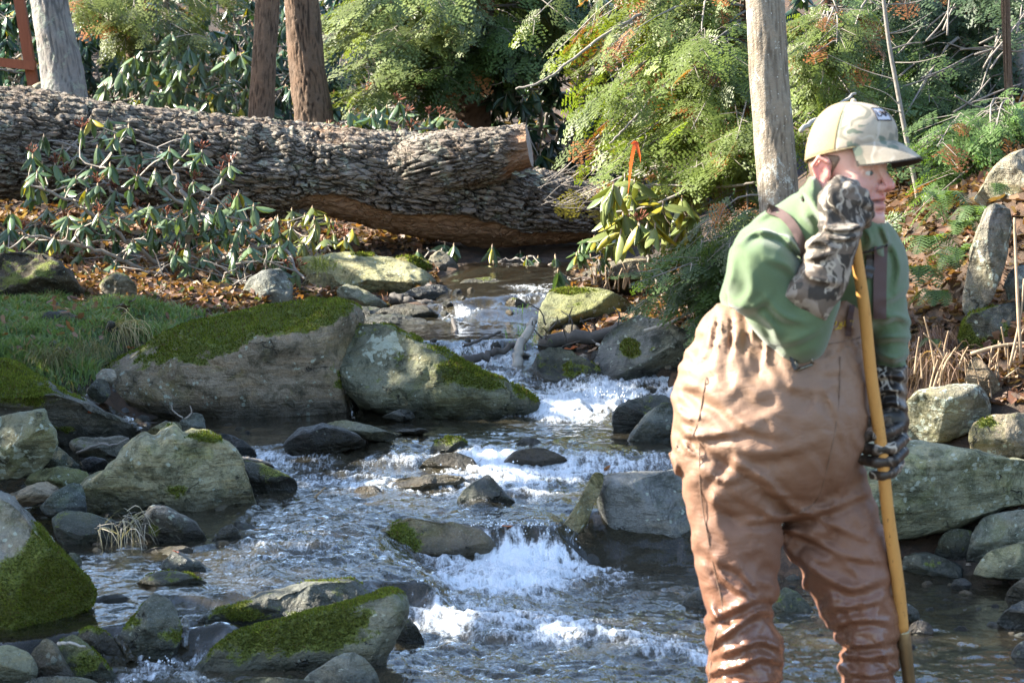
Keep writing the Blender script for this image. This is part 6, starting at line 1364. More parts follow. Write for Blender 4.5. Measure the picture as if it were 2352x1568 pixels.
# --- body: head, neck and chest in one surface; head frame: F forward, R his right, U up
PHI = math.radians(31); HC = lpt(1938, 393, .045); ROLL = math.radians(-3)
def hp(F, R_, U):
    x, w = F * math.cos(PHI) - R_ * math.sin(PHI), F * math.sin(PHI) + R_ * math.cos(PHI)
    return HC + np.array([x * math.cos(ROLL) - U * math.sin(ROLL), w, x * math.sin(ROLL) + U * math.cos(ROLL)])
H = Box(1815, 2075, 225, 700, -.12, .21, .0030)
x_ = H.X - HC[0]; z_ = H.Z - HC[2]; w_ = H.Y - HC[1]
xr = x_ * math.cos(ROLL) + z_ * math.sin(ROLL); zr = -x_ * math.sin(ROLL) + z_ * math.cos(ROLL)
HF = xr * math.cos(PHI) + w_ * math.sin(PHI); HR = -xr * math.sin(PHI) + w_ * math.cos(PHI); HU = zr + 0 * w_
def e3(c, r): 
    q = np.sqrt(((HF - c[0]) / r[0]) ** 2 + ((HR - c[1]) / r[1]) ** 2 + ((HU - c[2]) / r[2]) ** 2); return (q - 1) * min(r)
def c3(a, b, ra, rb): return H.cone(hp(*a), hp(*b), ra, rb)
f = e3((.006, 0, .04), (.086, .0745, .088))
f = smin(f, e3((.042, 0, -.028), (.056, .060, .088)), .02)
for s in (-1, 1):
    f = smin(f, c3((-.002, s * .052, -.062), (.066, s * .016, -.107), .020, .016), .022)
    f = smin(f, e3((.060, s * .043, -.034), (.024, .022, .026)), .022)
    f = smin(f, c3((.074, s * .042, .018), (.089, s * .008, .016), .010, .010), .014)
    f = smin(f, c3((.058, s * .034, -.06), (.074, s * .022, -.078), .016, .014), .02)
f = smin(f, e3((.090, 0, -.103), (.020, .024, .019)), .018)
f = smin(f, e3((.083, 0, -.066), (.023, .033, .028)), .015)
for s in (-1, 1): f = smax(f, -e3((.099, s * .033, -.001), (.017, .019, .012)), .012)
f = smin(f, c3((.090, 0, .014), (.124, 0, -.027), .008, .0115), .011)
for s in (-1, 1):
    f = smin(f, e3((.108, s * .0145, -.034), (.013, .009, .009)), .006)
    f = smax(f, -H.sph(hp(.115, s * .008, -.043), .0042), .003)
    # eyelids
    f = smin(f, c3((.087, s * .019, .0045), (.0895, s * .032, .0085), .0038, .0042), .003); f = smin(f, c3((.0895, s * .032, .0085), (.080, s * .047, .002), .0042, .0035), .003)
    f = smin(f, c3((.087, s * .019, -.006), (.0865, s * .033, -.0105), .0032, .0036), .004); f = smin(f, c3((.0865, s * .033, -.0105), (.079, s * .047, -.004), .0036, .0030), .004)
    # furrow beside the mouth
    f = smax(f, -c3((.099, s * .025, -.038), (.086, s * .040, -.072), .0036, .003), .006)
for s in (-1, 1):
    f = smin(f, c3((.106, 0, -.0545), (.088, s * .030, -.0605), .0058, .0035), .004)
    f = smin(f, c3((.105, 0, -.0745), (.088, s * .029, -.0705), .0075, .004), .004)
    f = smax(f, -c3((.113, 0, -.0635), (.090, s * .033, -.0665), .0056, .0030), .002)
f = smax(f, -e3((.102, 0, -.087), (.010, .020, .005)), .006)
# ear
f = smin(f, e3((-.008, .077, -.006), (.020, .009, .034)), .006)
f = smax(f, -e3((-.004, .091, -.006), (.011, .008, .018)), .005)
f = smin(f, c3((.010, .083, .018), (-.014, .089, .028), .0042, .0045), .003); f = smin(f, c3((-.014, .089, .028), (-.029, .088, .008), .0045, .0045), .003); f = smin(f, c3((-.029, .088, .008), (-.016, .082, -.030), .0045, .005), .004); f = smin(f, e3((-.004, .081, -.036), (.009, .006, .010)), .004)
f = smin(f, c3((.009, .080, -.004), (.010, .079, -.014), .004, .004), .003)
# neck and chest
f = smin(f, c3((-.020, 0, -.055), (-.052, 0, -.165), .055, .060), .02)
f = smin(f, H.pillow([(1850, 480), (2010, 490), (2040, 560), (2030, 690), (1860, 690), (1830, 560)], .02, .09, 70), .03)
def near(v, c, r): return np.exp(-(np.linalg.norm(v - c, axis=1) / r) ** 2)
def redness(v):  # flush of nose, cheeks and lips; the ear's backlit glow is painted red
    r = .75 * near(v, hp(.122, 0, -.030), .022) + .45 * near(v, hp(.07, .045, -.04), .035) + .8 * near(v, hp(-.01, .085, -.005), .035) + .65 * near(v, hp(.106, 0, -.055), .012) + .6 * near(v, hp(.104, 0, -.075), .013) + .4 * near(v, hp(.094, .02, -.058), .01) + .25 * near(v, hp(.08, 0, -.105), .03)
    return np.clip(r, 0, .9)
def stubble(v): return np.clip(.55 * near(v, hp(.06, .03, -.095), .045) + .3 * near(v, hp(.095, .01, -.054), .015) + .4 * near(v, hp(.02, .06, -.07), .04), 0, .6)
def dark_(v): return np.clip(1.3 * near(v, hp(.098, 0, -.0640), .009) + 1.3 * near(v, hp(.094, .012, -.0645), .008) + 1.2 * near(v, hp(.088, .024, -.0660), .007) + 1.0 * near(v, hp(.115, .008, -.043), .004), 0, 1)
man, _v = H.mesh(f, 'person', SKIN, MO, None, {'red': redness, 'stub': stubble, 'dark': dark_}, smooth=1)
man.location = MO
tag(man, 'person in green fleece and brown chest waders leaning on a wooden pole', 'person')
hb = smax(e3((.003, 0, .028), (.0865, .0768, .096)), HU - .035, .003); hb = smax(hb, -(HU + .058 + .6 * np.clip(HF + .045, 0, 1)), .004); hb = smax(hb, HF - (.004 + .028 * np.clip((HU + .015) / .04, 0, 1)), .004)
hb = smax(hb, -e3((-.006, .085, -.006), (.028, .02, .040)), .003)
H.mesh(hb, 'hair', HAIR, MO, man, smooth=1)
# eyes
def uvsphere(c, r, n=14, m=10):
    th, ph = np.meshgrid(np.linspace(0, 2 * np.pi, n, endpoint=False), np.linspace(-np.pi / 2, np.pi / 2, m)); v = c + r * np.stack([np.cos(ph) * np.cos(th), np.cos(ph) * np.sin(th), np.sin(ph)], -1).reshape(-1, 3)
    i, j = np.meshgrid(np.arange(m - 1), np.arange(n), indexing='ij'); return v, np.stack([i * n + j, i * n + (j + 1) % n, (i + 1) * n + (j + 1) % n, (i + 1) * n + j], -1).reshape(-1, 4)
EYEW = flat('eye_white', (.72, .70, .66), .12, bumps=20); IRIS = flat('iris', (.10, .13, .13), .1, bumps=200)
for s in (1, -1):
    c = hp(.0775, s * .033, -.001); v, q = uvsphere(c, .0125); mb = MB(); mb.add(l2w(v), q); eye = mb.build('eye', EYEW, man, origin=MO)
    g = hp(.0775 + .0105, s * .033 - .0045, -.0012); v, q = uvsphere(g, .0058, 10, 8); mb = MB(); mb.add(l2w(v), q); mb.build('iris', IRIS, eye, origin=MO)
    mb = MB()
    for k in range(26):
        u = k / 25; b0 = hp(.092 - .016 * u * u, s * (.013 + .034 * u), .0175 + .005 * math.sin(u * 2.6)); b1 = hp(.093 - .016 * u * u, s * (.016 + .038 * u), .0205 + .006 * math.sin(u * 2.6))
        tube(mb, l2w(np.array([b0, b1])), [.0016, .0006], 4)
    kind(mb.build('eyebrow', HAIR, man, origin=MO), 'stuff')
# teeth line
mb = MB()
for k in range(7):
    u = (k - 3) / 3; v, q = uvsphere(hp(.0975 - .012 * u * u, u * .020, -.0610), .0034, 8, 6); mb.add(l2w(v), q)
kind(mb.build('teeth', EYEW, man, origin=MO), 'stuff')

# --- waders and sweater meshes
waders, _v = WB.mesh(Wf, 'waders', WADER, MO, man, smooth=1)
def ribbon(pts, width, mat, name, parent, lift=.008, thick=.003, field=None, n=40, wfix=None):
    """webbing laid on a garment: pts view px (+ optional depth)."""
    p = spline(np.array([(a[0], a[1], a[2] if len(a) > 2 else 0) for a in pts], float), n)
    w = np.array([max(surf_w(*fd, a, b, -9) for fd in field) for a, b, _ in p]) if field else p[:, 2]
    if field:
        w = np.where(w < -5, np.median(w[w > -5]) if (w > -5).any() else 0, w)
        for _ in range(6): w = np.convolve(np.pad(w, 1, mode='edge'), [.25, .5, .25], 'valid')
    t = np.gradient(p[:, :2], axis=0); t /= np.linalg.norm(t, axis=1)[:, None]; nr = np.column_stack([-t[:, 1], t[:, 0]]) * width / 2
    A = np.column_stack([p[:, :2] + nr, w + lift]); Bq = np.column_stack([p[:, :2] - nr, w + lift])
    if field:
        for Z in (A, Bq):
            ww = np.array([max(surf_w(*fd, a, b, -9) for fd in field) for a, b, _ in Z]); ww = np.where(ww < -5, w, ww)
            for _ in range(6): ww = np.convolve(np.pad(ww, 1, mode='edge'), [.25, .5, .25], 'valid')
            Z[:, 2] = ww + lift
    def L(Z, d): return l2w(np.array([lpt(a, b, c + d) for a, b, c in Z]))
    v = np.concatenate([L(A, 0), L(Bq, 0), L(A, thick), L(Bq, thick)]); k = np.arange(n - 1)
    def qd(a, b): return np.stack([a * n + k, b * n + k, b * n + k + 1, a * n + k + 1], 1)
    q = np.concatenate([qd(2, 3), qd(1, 0), qd(0, 2), qd(3, 1), [[0, n, 3 * n, 2 * n], [n - 1, 3 * n - 1, 4 * n - 1, 2 * n - 1]]])
    mb = MB(); mb.add(v, q); return mb.build(name, mat, parent, origin=MO, smooth=False)
S = Box(1630, 2115, 385, 870, -.24, .30, .0052)
st = [(1840, 432), (1789, 468), (1740, 499), (1700, 530), (1674, 576), (1664, 625), (1652, 678), (1658, 722), (1720, 745), (1850, 770), (1990, 765), (2062, 745), (2077, 600), (2053, 533), (2034, 514), (2000, 500), (1960, 476), (1900, 436)]
f = S.pillow(st, -.005, .155, 135, (-.10, -.05))
arm1 = [(1688, 558), (1667, 640), (1676, 705), (1716, 742), (1758, 790), (1798, 822), (1838, 831), (1880, 813), (1902, 765), (1902, 725), (1862, 690), (1838, 650), (1842, 600), (1815, 552), (1750, 528)]
f = smin(f, S.pillow(arm1, .155, .095, 82, (0, .10)), .028)
f = smin(f, S.cone(lpt(1845, 775, .20), lpt(1880, 690, .225), .055, .05), .02)
arm2 = [(1995, 560), (2034, 514), (2074, 567), (2085, 620), (2085, 665), (2083, 709), (2092, 745), (2090, 780), (2087, 807), (2083, 850), (2050, 856), (2010, 842), (2000, 780), (1996, 680)]
f = smin(f, S.pillow(arm2, -.06, .085, 50), .022)
col_ = [(1858, 406), (1874, 404), (1900, 440), (1960, 486), (2010, 500), (2037, 513), (2040, 560), (2030, 590), (1975, 600), (1900, 580), (1840, 500), (1842, 440)]
f = smin(f, S.pillow(col_, .035, .088, 60, (-.1, .1)), .012)
# open collar round the neck
f = smax(f, -S.cone(hp(-.026, 0, -.07), hp(-.035, 0, -.13), .060, .062), .006)
def Z_(l): return [(1452 + a * .4438, 212 + b * .4438) for a, b in l]
for pts, w, a in [(Z_([(560, 780), (640, 720), (760, 740), (860, 820)]), 14, .009), (Z_([(760, 700), (850, 800), (900, 900)]), 12, .007), (Z_([(700, 860), (800, 900), (850, 960)]), 13, .007), (Z_([(480, 1080), (600, 1120), (700, 1060)]), 14, .009), (Z_([(640, 1130), (720, 1200), (760, 1290)]), 13, .009), (Z_([(700, 1080), (780, 1160), (900, 1190)]), 14, .009), (Z_([(520, 820), (510, 950), (470, 1060)]), 14, .006), (Z_([(600, 900), (620, 1020), (560, 1120)]), 16, .007),
                  (Z_([(780, 1300), (860, 1280), (960, 1230)]), 12, .007), (Z_([(1340, 760), (1380, 900), (1360, 1020)]), 12, .008), (Z_([(1300, 1180), (1370, 1160), (1440, 1190)]), 11, .010), (Z_([(1270, 1280), (1360, 1270), (1440, 1270)]), 11, .011), (Z_([(1270, 1350), (1350, 1380), (1430, 1350)]), 10, .010), (Z_([(1290, 1080), (1350, 1060), (1430, 1000)]), 12, .008),
                  (Z_([(870, 480), (930, 560), (1000, 680), (1010, 760)]), 12, .010), (Z_([(1200, 700), (1230, 760), (1210, 810)]), 9, .008), (Z_([(1290, 690), (1310, 740), (1330, 800)]), 9, .008), (Z_([(640, 660), (720, 620), (800, 640)]), 12, .006)]:
    f = f - S.fold(pts, w * .8, a * .9)
sweater, _v = S.mesh(f, 'fleece_sweater', FLEECE, MO, man, smooth=1)
Sf = f
FLD = [(S, Sf), (WB, Wf)]
mb = MB(); tube(mb, l2w(np.array([lpt(a, b, surf_w(S, Sf, a, b, .05) + .003) for a, b in spline(np.array([(1974, 583, 0), (2005, 574, 0), (2037, 563, 0)], float), 14)[:, :2]])), .0032, 5); mb.build('collar_zip', RUBBER, sweater, origin=MO)
strap1 = ribbon([(1762, 478), (1795, 492), (1822, 520), (1842, 560), (1850, 600)], 21, STRAP, 'suspender', waders, field=[(S, Sf)])
strap2 = ribbon([(2024, 566), (2022, 620), (2021, 680), (2021, 733)], 30, STRAP, 'suspender', waders, field=FLD)
ribbon([(1992, 638), (2000, 610), (2002, 585)], 22, RUBBER, 'strap_pad', strap2, field=FLD)
ribbon([(1958, 700), (1952, 735), (1948, 772)], 13, STRAP, 'strap_end', waders, field=FLD)
# buckle hanging under the elbow
mb = MB(); bw = max(surf_w(WB, Wf, 1845, 838, .1), .12) + .016
rect = np.array([(1826, 826), (1864, 818), (1866, 836), (1832, 850), (1826, 826)], float)
for i in range(4): tube(mb, l2w(np.array([lpt(*rect[i], bw), lpt(*rect[i + 1], bw)])), .0042, 6)
mb.build('buckle', flat('dull_metal', (.16, .15, .12), .4, .8), waders, origin=MO)
ribbon([(1815, 812, bw - .004), (1822, 836, bw - .002), (1828, 848, bw)], 9, RUBBER, 'buckle_strap', waders)
# bib seams, pocket edge and embroidered mark
SEAM = flat('seam_tape', (.20, .125, .085), .7)
def seam(pts, name='seam', r=.0015):
    p = spline(np.array([(a, b, 0) for a, b in pts], float), 50); w = np.array([surf_w(WB, Wf, a, b, np.nan) for a, b, _ in p]); ok = ~np.isnan(w); p = p[ok]; w = w[ok]
    for _ in range(3): w = np.convolve(np.pad(w, 1, mode='edge'), [.25, .5, .25], 'valid')
    mb = MB(); tube(mb, l2w(np.array([lpt(a, b, c + .0012) for (a, b, _), c in zip(p, w)])), r, 5); mb.build(name, SEAM, waders, origin=MO)
seam(P_([(370, 40), (355, 130), (330, 260), (300, 340)])); seam(P_([(335, 370), (345, 640), (400, 950), (450, 1180), (430, 1290), (400, 1400), (385, 1560)])); seam(P_([(1040, -60), (1035, 150), (1000, 380), (930, 640), (835, 722)])); seam([(1900, 790), (1950, 782), (1985, 772)])
mb = MB(); YEL = flat('yellow_thread', (.62, .42, .05), .7)
for i, l in enumerate([[(1921, 738), (1917, 750), (1924, 753), (1930, 744)], [(1929, 740), (1931, 750)], [(1934, 739), (1933, 749), (1938, 748)], [(1941, 736), (1939, 749), (1945, 746)], [(1947, 737), (1946, 747), (1953, 742)], [(1954, 735), (1952, 748), (1960, 736)], [(1918, 756), (1940, 752), (1958, 750)]]):
    tube(mb, l2w(np.array([lpt(a, b, surf_w(WB, Wf, a, b, .15) + .002) for a, b in l])), .0016, 4)
mb.build('embroidered_mark', YEL, waders, origin=MO)

# --- near glove: long gauntlet, fist closed on the pole top
Gb = Box(1770, 2020, 385, 760, .06, .34, .0034)
gaunt = [(1786, 682), (1808, 650), (1838, 611), (1848, 580), (1853, 556), (1880, 533), (1892, 512), (1984, 512), (1975, 556), (1962, 592), (1948, 656), (1923, 702), (1899, 744), (1870, 738), (1830, 714)]
f = Gb.pillow(gaunt, .225, .058, 46, (0, .02))
hand = [(1880, 520), (1876, 478), (1878, 447), (1898, 420), (1926, 404), (1952, 411), (1976, 432), (1984, 470), (1984, 505), (1974, 535), (1920, 545)]
f = smin(f, Gb.pillow(hand, .215, .042, 40, (0, .0)), .018)
fing = [[(1928, 418, .228), (1962, 425, .205), (1975, 448, .172), (1955, 462, .150)], [(1952, 432, .240), (1984, 446, .212), (1992, 470, .172), (1966, 482, .150)], [(1962, 458, .240), (1994, 470, .210), (1998, 492, .172), (1970, 504, .150)], [(1960, 486, .232), (1988, 496, .204), (1990, 514, .172), (1966, 522, .152)]]
for fg in fing:
    for (a, b), (ra, rb) in zip(zip(fg[:-1], fg[1:]), ((.0145, .0125), (.0125, .0115), (.0115, .0105))):
        f = smin(f, Gb.cone(lpt(*a), lpt(*b), ra, rb), .0045)
    f = smin(f, Gb.sph(lpt(*fg[0]), .0155), .005)
for a, b, ra, rb in [((1905, 500, .19), (1918, 455, .165), .016, .014), ((1918, 455, .165), (1948, 440, .150), .0135, .012)]: f = smin(f, Gb.cone(lpt(*a), lpt(*b), ra, rb), .008)
for pts, w, a in [([(1885, 522), (1930, 528), (1982, 520)], 7, .008), ([(1884, 536), (1930, 548), (1976, 540)], 7, .006), ([(1850, 566), (1880, 552), (1912, 566)], 9, .008), ([(1846, 592), (1880, 590), (1920, 575)], 9, .007), ([(1838, 615), (1870, 640), (1930, 650)], 10, .005), ([(1895, 470), (1900, 500), (1890, 520)], 8, .004), ([(1905, 430), (1915, 470), (1945, 500)], 9, .004)]:
    f = f - Gb.fold(pts, w, a)
glove1, _v = Gb.mesh(f, 'glove', CAMO_GLOVE, MO, man, smooth=1)
# --- far glove gripping the pole lower down
Kb = Box(1955, 2100, 825, 1115, -.14, .14, .0031)
f = Kb.pillow([(2008, 834), (2050, 842), (2085, 838), (2082, 916), (2087, 966), (2074, 1000), (2020, 985), (2008, 930), (2000, 880)], -.03, .045, 34)
f = smin(f, Kb.pillow([(2016, 945), (2078, 938), (2087, 968), (2080, 1020), (2070, 1085), (2044, 1086), (2030, 1030), (2014, 985)], -.002, .026, 26), .015)
for fg, rr_ in [([(2070, 978, .012), (2046, 992, .058), (2012, 1000, .072), (1982, 1003, .045)], .0125), ([(2076, 1008, .010), (2054, 1028, .062), (2012, 1033, .074), (1980, 1028, .046)], .0135), ([(2076, 1036, .008), (2054, 1058, .060), (2014, 1062, .070), (1982, 1056, .044)], .0128), ([(2068, 1062, .006), (2050, 1086, .052), (2028, 1092, .060), (2006, 1090, .044)], .0115), ([(2050, 950, .0), (2012, 962, .048), (1984, 972, .050), (1972, 984, .040)], .0130)]:
    for a, b in zip(fg[:-1], fg[1:]): f = smin(f, Kb.cone(lpt(*a), lpt(*b), rr_, rr_ * .95), .003)
for pts, w, a in [([(2004, 870), (2045, 862), (2084, 872)], 8, .007), ([(2004, 905), (2050, 895), (2084, 905)], 8, .006), ([(2010, 935), (2050, 925), (2086, 940)], 8, .006)]: f = f - Kb.fold(pts, w, a)
glove2, _v = Kb.mesh(f, 'glove', make_camo('wet_glove_camo', ((.022, .018, .015), (.055, .042, .032), (.16, .13, .105), (.03, .026, .02)), 1.0, .38), MO, man, smooth=1)

# --- cap
capE = thing('cap', 'camouflage trucker cap with tan mesh back and small front patch on the person', 'cap', (0, 0, 0))
capE.location = MO
def dome(a, e):
    """a: azimuth, 0 = front; e: 0 rim .. 1 crown."""
    rim = .040 + .026 * np.cos(a) - .012 * np.cos(a) * np.abs(np.cos(a)) * 0
    top = .154
    fw = np.cos(a); Rf = np.where(fw > 0, .106, .105); Rr = .0875
    ph = e * np.pi / 2; sq = np.cos(ph) ** .80; 
    F = .016 + Rf * fw * sq + .008 * np.clip(fw, 0, 1) * np.sin(ph * 2) ; R_ = Rr * np.sin(a) * sq
    U = rim + (top - rim) * np.sin(ph) ** .92
    return F, R_, U
def dome_part(a0, a1, name, mat, na=50, ne=26, off=0.0):
    aa, ee = np.meshgrid(np.linspace(a0, a1, na), np.linspace(0, 1, ne), indexing='ij'); F, R_, U = dome(aa.ravel(), ee.ravel())
    sc = 1 + off
    v = np.array([hp(.016 + (x - .016) * sc, y * sc, .06 + (z - .06) * sc) for x, y, z in zip(F, R_, U)]); q = grid_faces(na, ne)
    w = l2w(v); mb = MB(); mb.add(w, q); o = mb.build(name, mat, capE, origin=MO); md = o.modifiers.new('thickness', 'SOLIDIFY'); md.thickness = .002; md.offset = 1; return o
def make_meshcloth():
    m = Mat('tan_mesh_cloth'); v = m.obj(); wv = m.n('ShaderNodeTexWave', {'Vector': v, 'Scale': 95.0, 'Distortion': .4}, wave_type='BANDS', bands_direction='Z').outputs['Fac']
    c = m.mix(wv, (.27, .20, .10), (.44, .345, .19)); return m.end(m.pbsdf(Base_Color=c, Roughness=.9, Normal=m.bump(wv, .4, .002)))
MESHC = make_meshcloth()
dome_part(-1.45, 1.45, 'front_panel', CAMO_CAP, 60); dome_part(1.45, 2 * math.pi - 1.45, 'mesh_back', MESHC, 60)
for a in (1.45, -1.45, 0.0):
    F, R_, U = dome(np.full(24, a), np.linspace(0, 1, 24)); mb = MB(); tube(mb, l2w(np.array([hp(.016 + (x - .016) * 1.012, y * 1.012, .06 + (z - .06) * 1.012) for x, y, z in zip(F, R_, U)])), .0013, 4); mb.build('panel_seam', CAMO_CAP, capE, origin=MO)
aa = np.linspace(0, 2 * np.pi, 80); F, R_, U = dome(aa, np.zeros(80)); mb = MB(); tube(mb, l2w(np.array([hp(x, y, z + .002) for x, y, z in zip(F, R_, U)])), .0026, 5); mb.build('sweatband', MESHC, capE, origin=MO)
v, q = uvsphere(hp(.016, 0, .157), .007, 12, 8); mb = MB(); mb.add(l2w(v), q); mb.build('top_button', CAMO_CAP, capE, origin=MO)
# brim
def brim(u, t, d):
    a = u * 1.12; F0, R0, U0 = dome(np.array([a]), np.array([.03])); F0, R0, U0 = F0[0], R0[0], U0[0]
    ext = .074 * max(0, math.cos(u * 1.5)) ** .55; F = F0 + t * ext; R_ = R0 * (1 - .04 * t)
    droop = -.020 * t - .014 * t * t; Uc = U0 + .004 + droop - .26 * abs(R_) ** 1.15 * t * .9
    return hp(F, R_, Uc - d)
nu, nt = 44, 14; v = []
for d in (0, .004):
    for i in range(nu):
        for j in range(nt): v.append(brim(-1 + 2 * i / (nu - 1), j / (nt - 1), d))
q = grid_faces(nu, nt); n0 = nu * nt; edge = [(i * nt + nt - 1, (i + 1) * nt + nt - 1, n0 + (i + 1) * nt + nt - 1, n0 + i * nt + nt - 1) for i in range(nu - 1)]
v = np.array(v); mb = MB(); mb.add(l2w(v[:n0]), q); br_ = mb.build('brim', CAMO_CAP, capE, origin=MO)
mb = MB(); mb.add(l2w(v), np.concatenate([q[:, ::-1] + n0, edge])); mb.build('brim_underside', flat('dark_brim_cloth', (.055, .045, .035), .9), br_, origin=MO)
# patch with its stitched mark
def onfront(a, e, off): 
    F, R_, U = dome(np.array([a]), np.array([e])); return hp(.016 + (F[0] - .016) * (1 + off), R_[0] * (1 + off), .06 + (U[0] - .06) * (1 + off))
def patch_pt(x, y, off): return onfront(.24 - x * .27, .52 - y * .14, off)      # x,y in -1..1
n = 13; PW = flat('patch_cloth', (.60, .57, .60), .8); INK = flat('dark_thread', (.035, .03, .035), .8)
v = np.array([patch_pt(-1 + 2 * i / (n - 1), -1 + 2 * j / (n - 1), .028) for i in range(n) for j in range(n)]); mb = MB(); mb.add(l2w(v), grid_faces(n, n)); patch = mb.build('patch', PW, capE, origin=MO)
mb = MB(); ring = [(-1, -1), (1, -1), (1, 1), (-1, 1), (-1, -1)]; tube(mb, l2w(np.array([patch_pt(x + (x2 - x) * t, y + (y2 - y) * t, .03) for (x, y), (x2, y2) in zip(ring[:-1], ring[1:]) for t in np.linspace(0, 1, 8, endpoint=False)] + [patch_pt(-1, -1, .03)])), .0016, 4); mb.build('patch_border', INK, patch, origin=MO)
mb = MB()
for l in [[(-.72, -.45), (-.72, .45), (-.38, .45)], [(-.10, -.35), (-.32, -.30), (-.12, .05), (-.34, .35)], [(.05, -.40), (.12, .10), (.30, .10)], [(.22, -.35), (.24, .45)], [(.50, .40), (.50, -.35), (.76, -.28), (.74, .0), (.50, .05)], [(-.05, .15), (.40, .30)]]:
    tube(mb, l2w(np.array([patch_pt(x, y, .034) for x, y in l])), .0016, 4)
mb.build('patch_mark', INK, patch, origin=MO)

# --- the pole
pole = thing('wooden_pole', 'long yellow wooden pole with a dull metal ferrule held by the person', 'pole', MO)
PP = lambda y: lpt(1969 + (y - 589) * .1222, y, .178 - (y - 589) * .000255)
def make_pole():
    m = Mat('varnished_ash'); v = m.obj(); g = m.noise(m.map(v, (60, 60, 3), (0, .12, 0)), 1.0, 4, .65); sp = m.noise(m.map(v, (160, 160, 40)), 1., 3, .6); d = m.noise(v, 14, 4, .7)
    c = m.mix(g, (.46, .22, .055), (.66, .36, .11)); c = m.mix(m.mr(sp, .62, .72), c, (.10, .05, .02)); c = m.mix(m.mr(d, .55, .8, 0, .5), c, (.30, .15, .05))
    return m.end(m.pbsdf(Base_Color=c, Roughness=.5, Normal=m.bump(g, .2, .002)))
ys = np.linspace(428, 1452, 60); mb = MB(); pts_ = np.array([PP(y) for y in ys]) + np.column_stack([.0015 * np.sin(ys * .02), 0 * ys, 0 * ys]); tube(mb, l2w(pts_), np.linspace(.0128, .0152, 60), 14); mb.build('shaft', make_pole(), pole, origin=MO)
ys = np.array([1446, 1450, 1490, 1520, 1524, 1600, 1900, 2085]); mb = MB(); tube(mb, l2w(np.array([PP(y) for y in ys])), [.0150, .0166, .0162, .0158, .0150, .0146, .0140, .0135], 14); mb.build('ferrule', flat('dull_brass', (.30, .25, .15), .35, .85), pole, origin=MO)
# ------------------------------------------------------------------ small things of the place
RD = np.random.RandomState(99)
# ---- red timber frame behind the log
def beam(mb, a, b, w, t):
    a = np.array(a); b = np.array(b); d = b - a; L = np.linalg.norm(d); d /= L
    y = np.array([0, 1.0, 0]); s = np.cross(d, y); s /= np.linalg.norm(s); y = np.cross(s, d)
    v = np.array([p + s * i * w / 2 + y * j * t / 2 for p in (a, b) for i, j in ((-1, -1), (1, -1), (1, 1), (-1, 1))])
    mb.add(v, [(0, 1, 2, 3), (7, 6, 5, 4), (0, 4, 5, 1), (1, 5, 6, 2), (2, 6, 7, 3), (3, 7, 4, 0)])
fb = P(70, 235, 21.3)
fr = thing('timber_frame', 'red-stained wooden A-frame beyond the left end of the log', 'timber frame', fb)
for nm, a, b, w in [('leg', P(80, 215, 21.3), P(38, -40, 21.3), .085), ('leg', P(-160, 215, 21.3), P(14, -40, 21.3), .085), ('crossbar', P(-110, 132, 21.22), P(82, 152, 21.22), .075)]:
    mb = MB(); beam(mb, a, b, w, w); mb.build(nm, RED_TIMBER, fr, origin=fb, smooth=False)

# ---- orange flagging ribbon
def make_flag():
    m = Mat('orange_flagging_tape'); c = m.mix(m.noise(m.obj(), 30, 3), (.75, .10, .02), (.90, .20, .05))
    return m.end(m.mixsh(.3, m.pbsdf(Base_Color=c, Roughness=.35), m.n('ShaderNodeBsdfTranslucent', {'Color': (.95, .2, .05, 1)}).outputs[0]))
fl = P(1460, 330, 13.5); rb = thing('flagging_ribbon', 'bright orange plastic ribbon tied to a hemlock branch', 'ribbon', fl); FLAG = make_flag()
for l, wd in [([(1460, 326), (1455, 345), (1450, 372), (1447, 400), (1444, 430), (1441, 455)], .022), ([(1461, 326), (1466, 345), (1470, 362), (1471, 376)], .02), ([(1452, 332), (1460, 324), (1468, 332)], .02)]:
    p = spline([[*P(a, b, 13.5)] for a, b in l], 16); tw = np.linspace(0, 1.6, 16); s = np.stack([np.cos(tw), np.sin(tw), 0 * tw], 1) * wd / 2
    mb = MB(); v = np.concatenate([p - s, p + s]); k = np.arange(15); mb.add(v, np.stack([k, k + 1, k + 17, k + 16], 1)); mb.build('ribbon_tail', FLAG, rb, origin=fl)

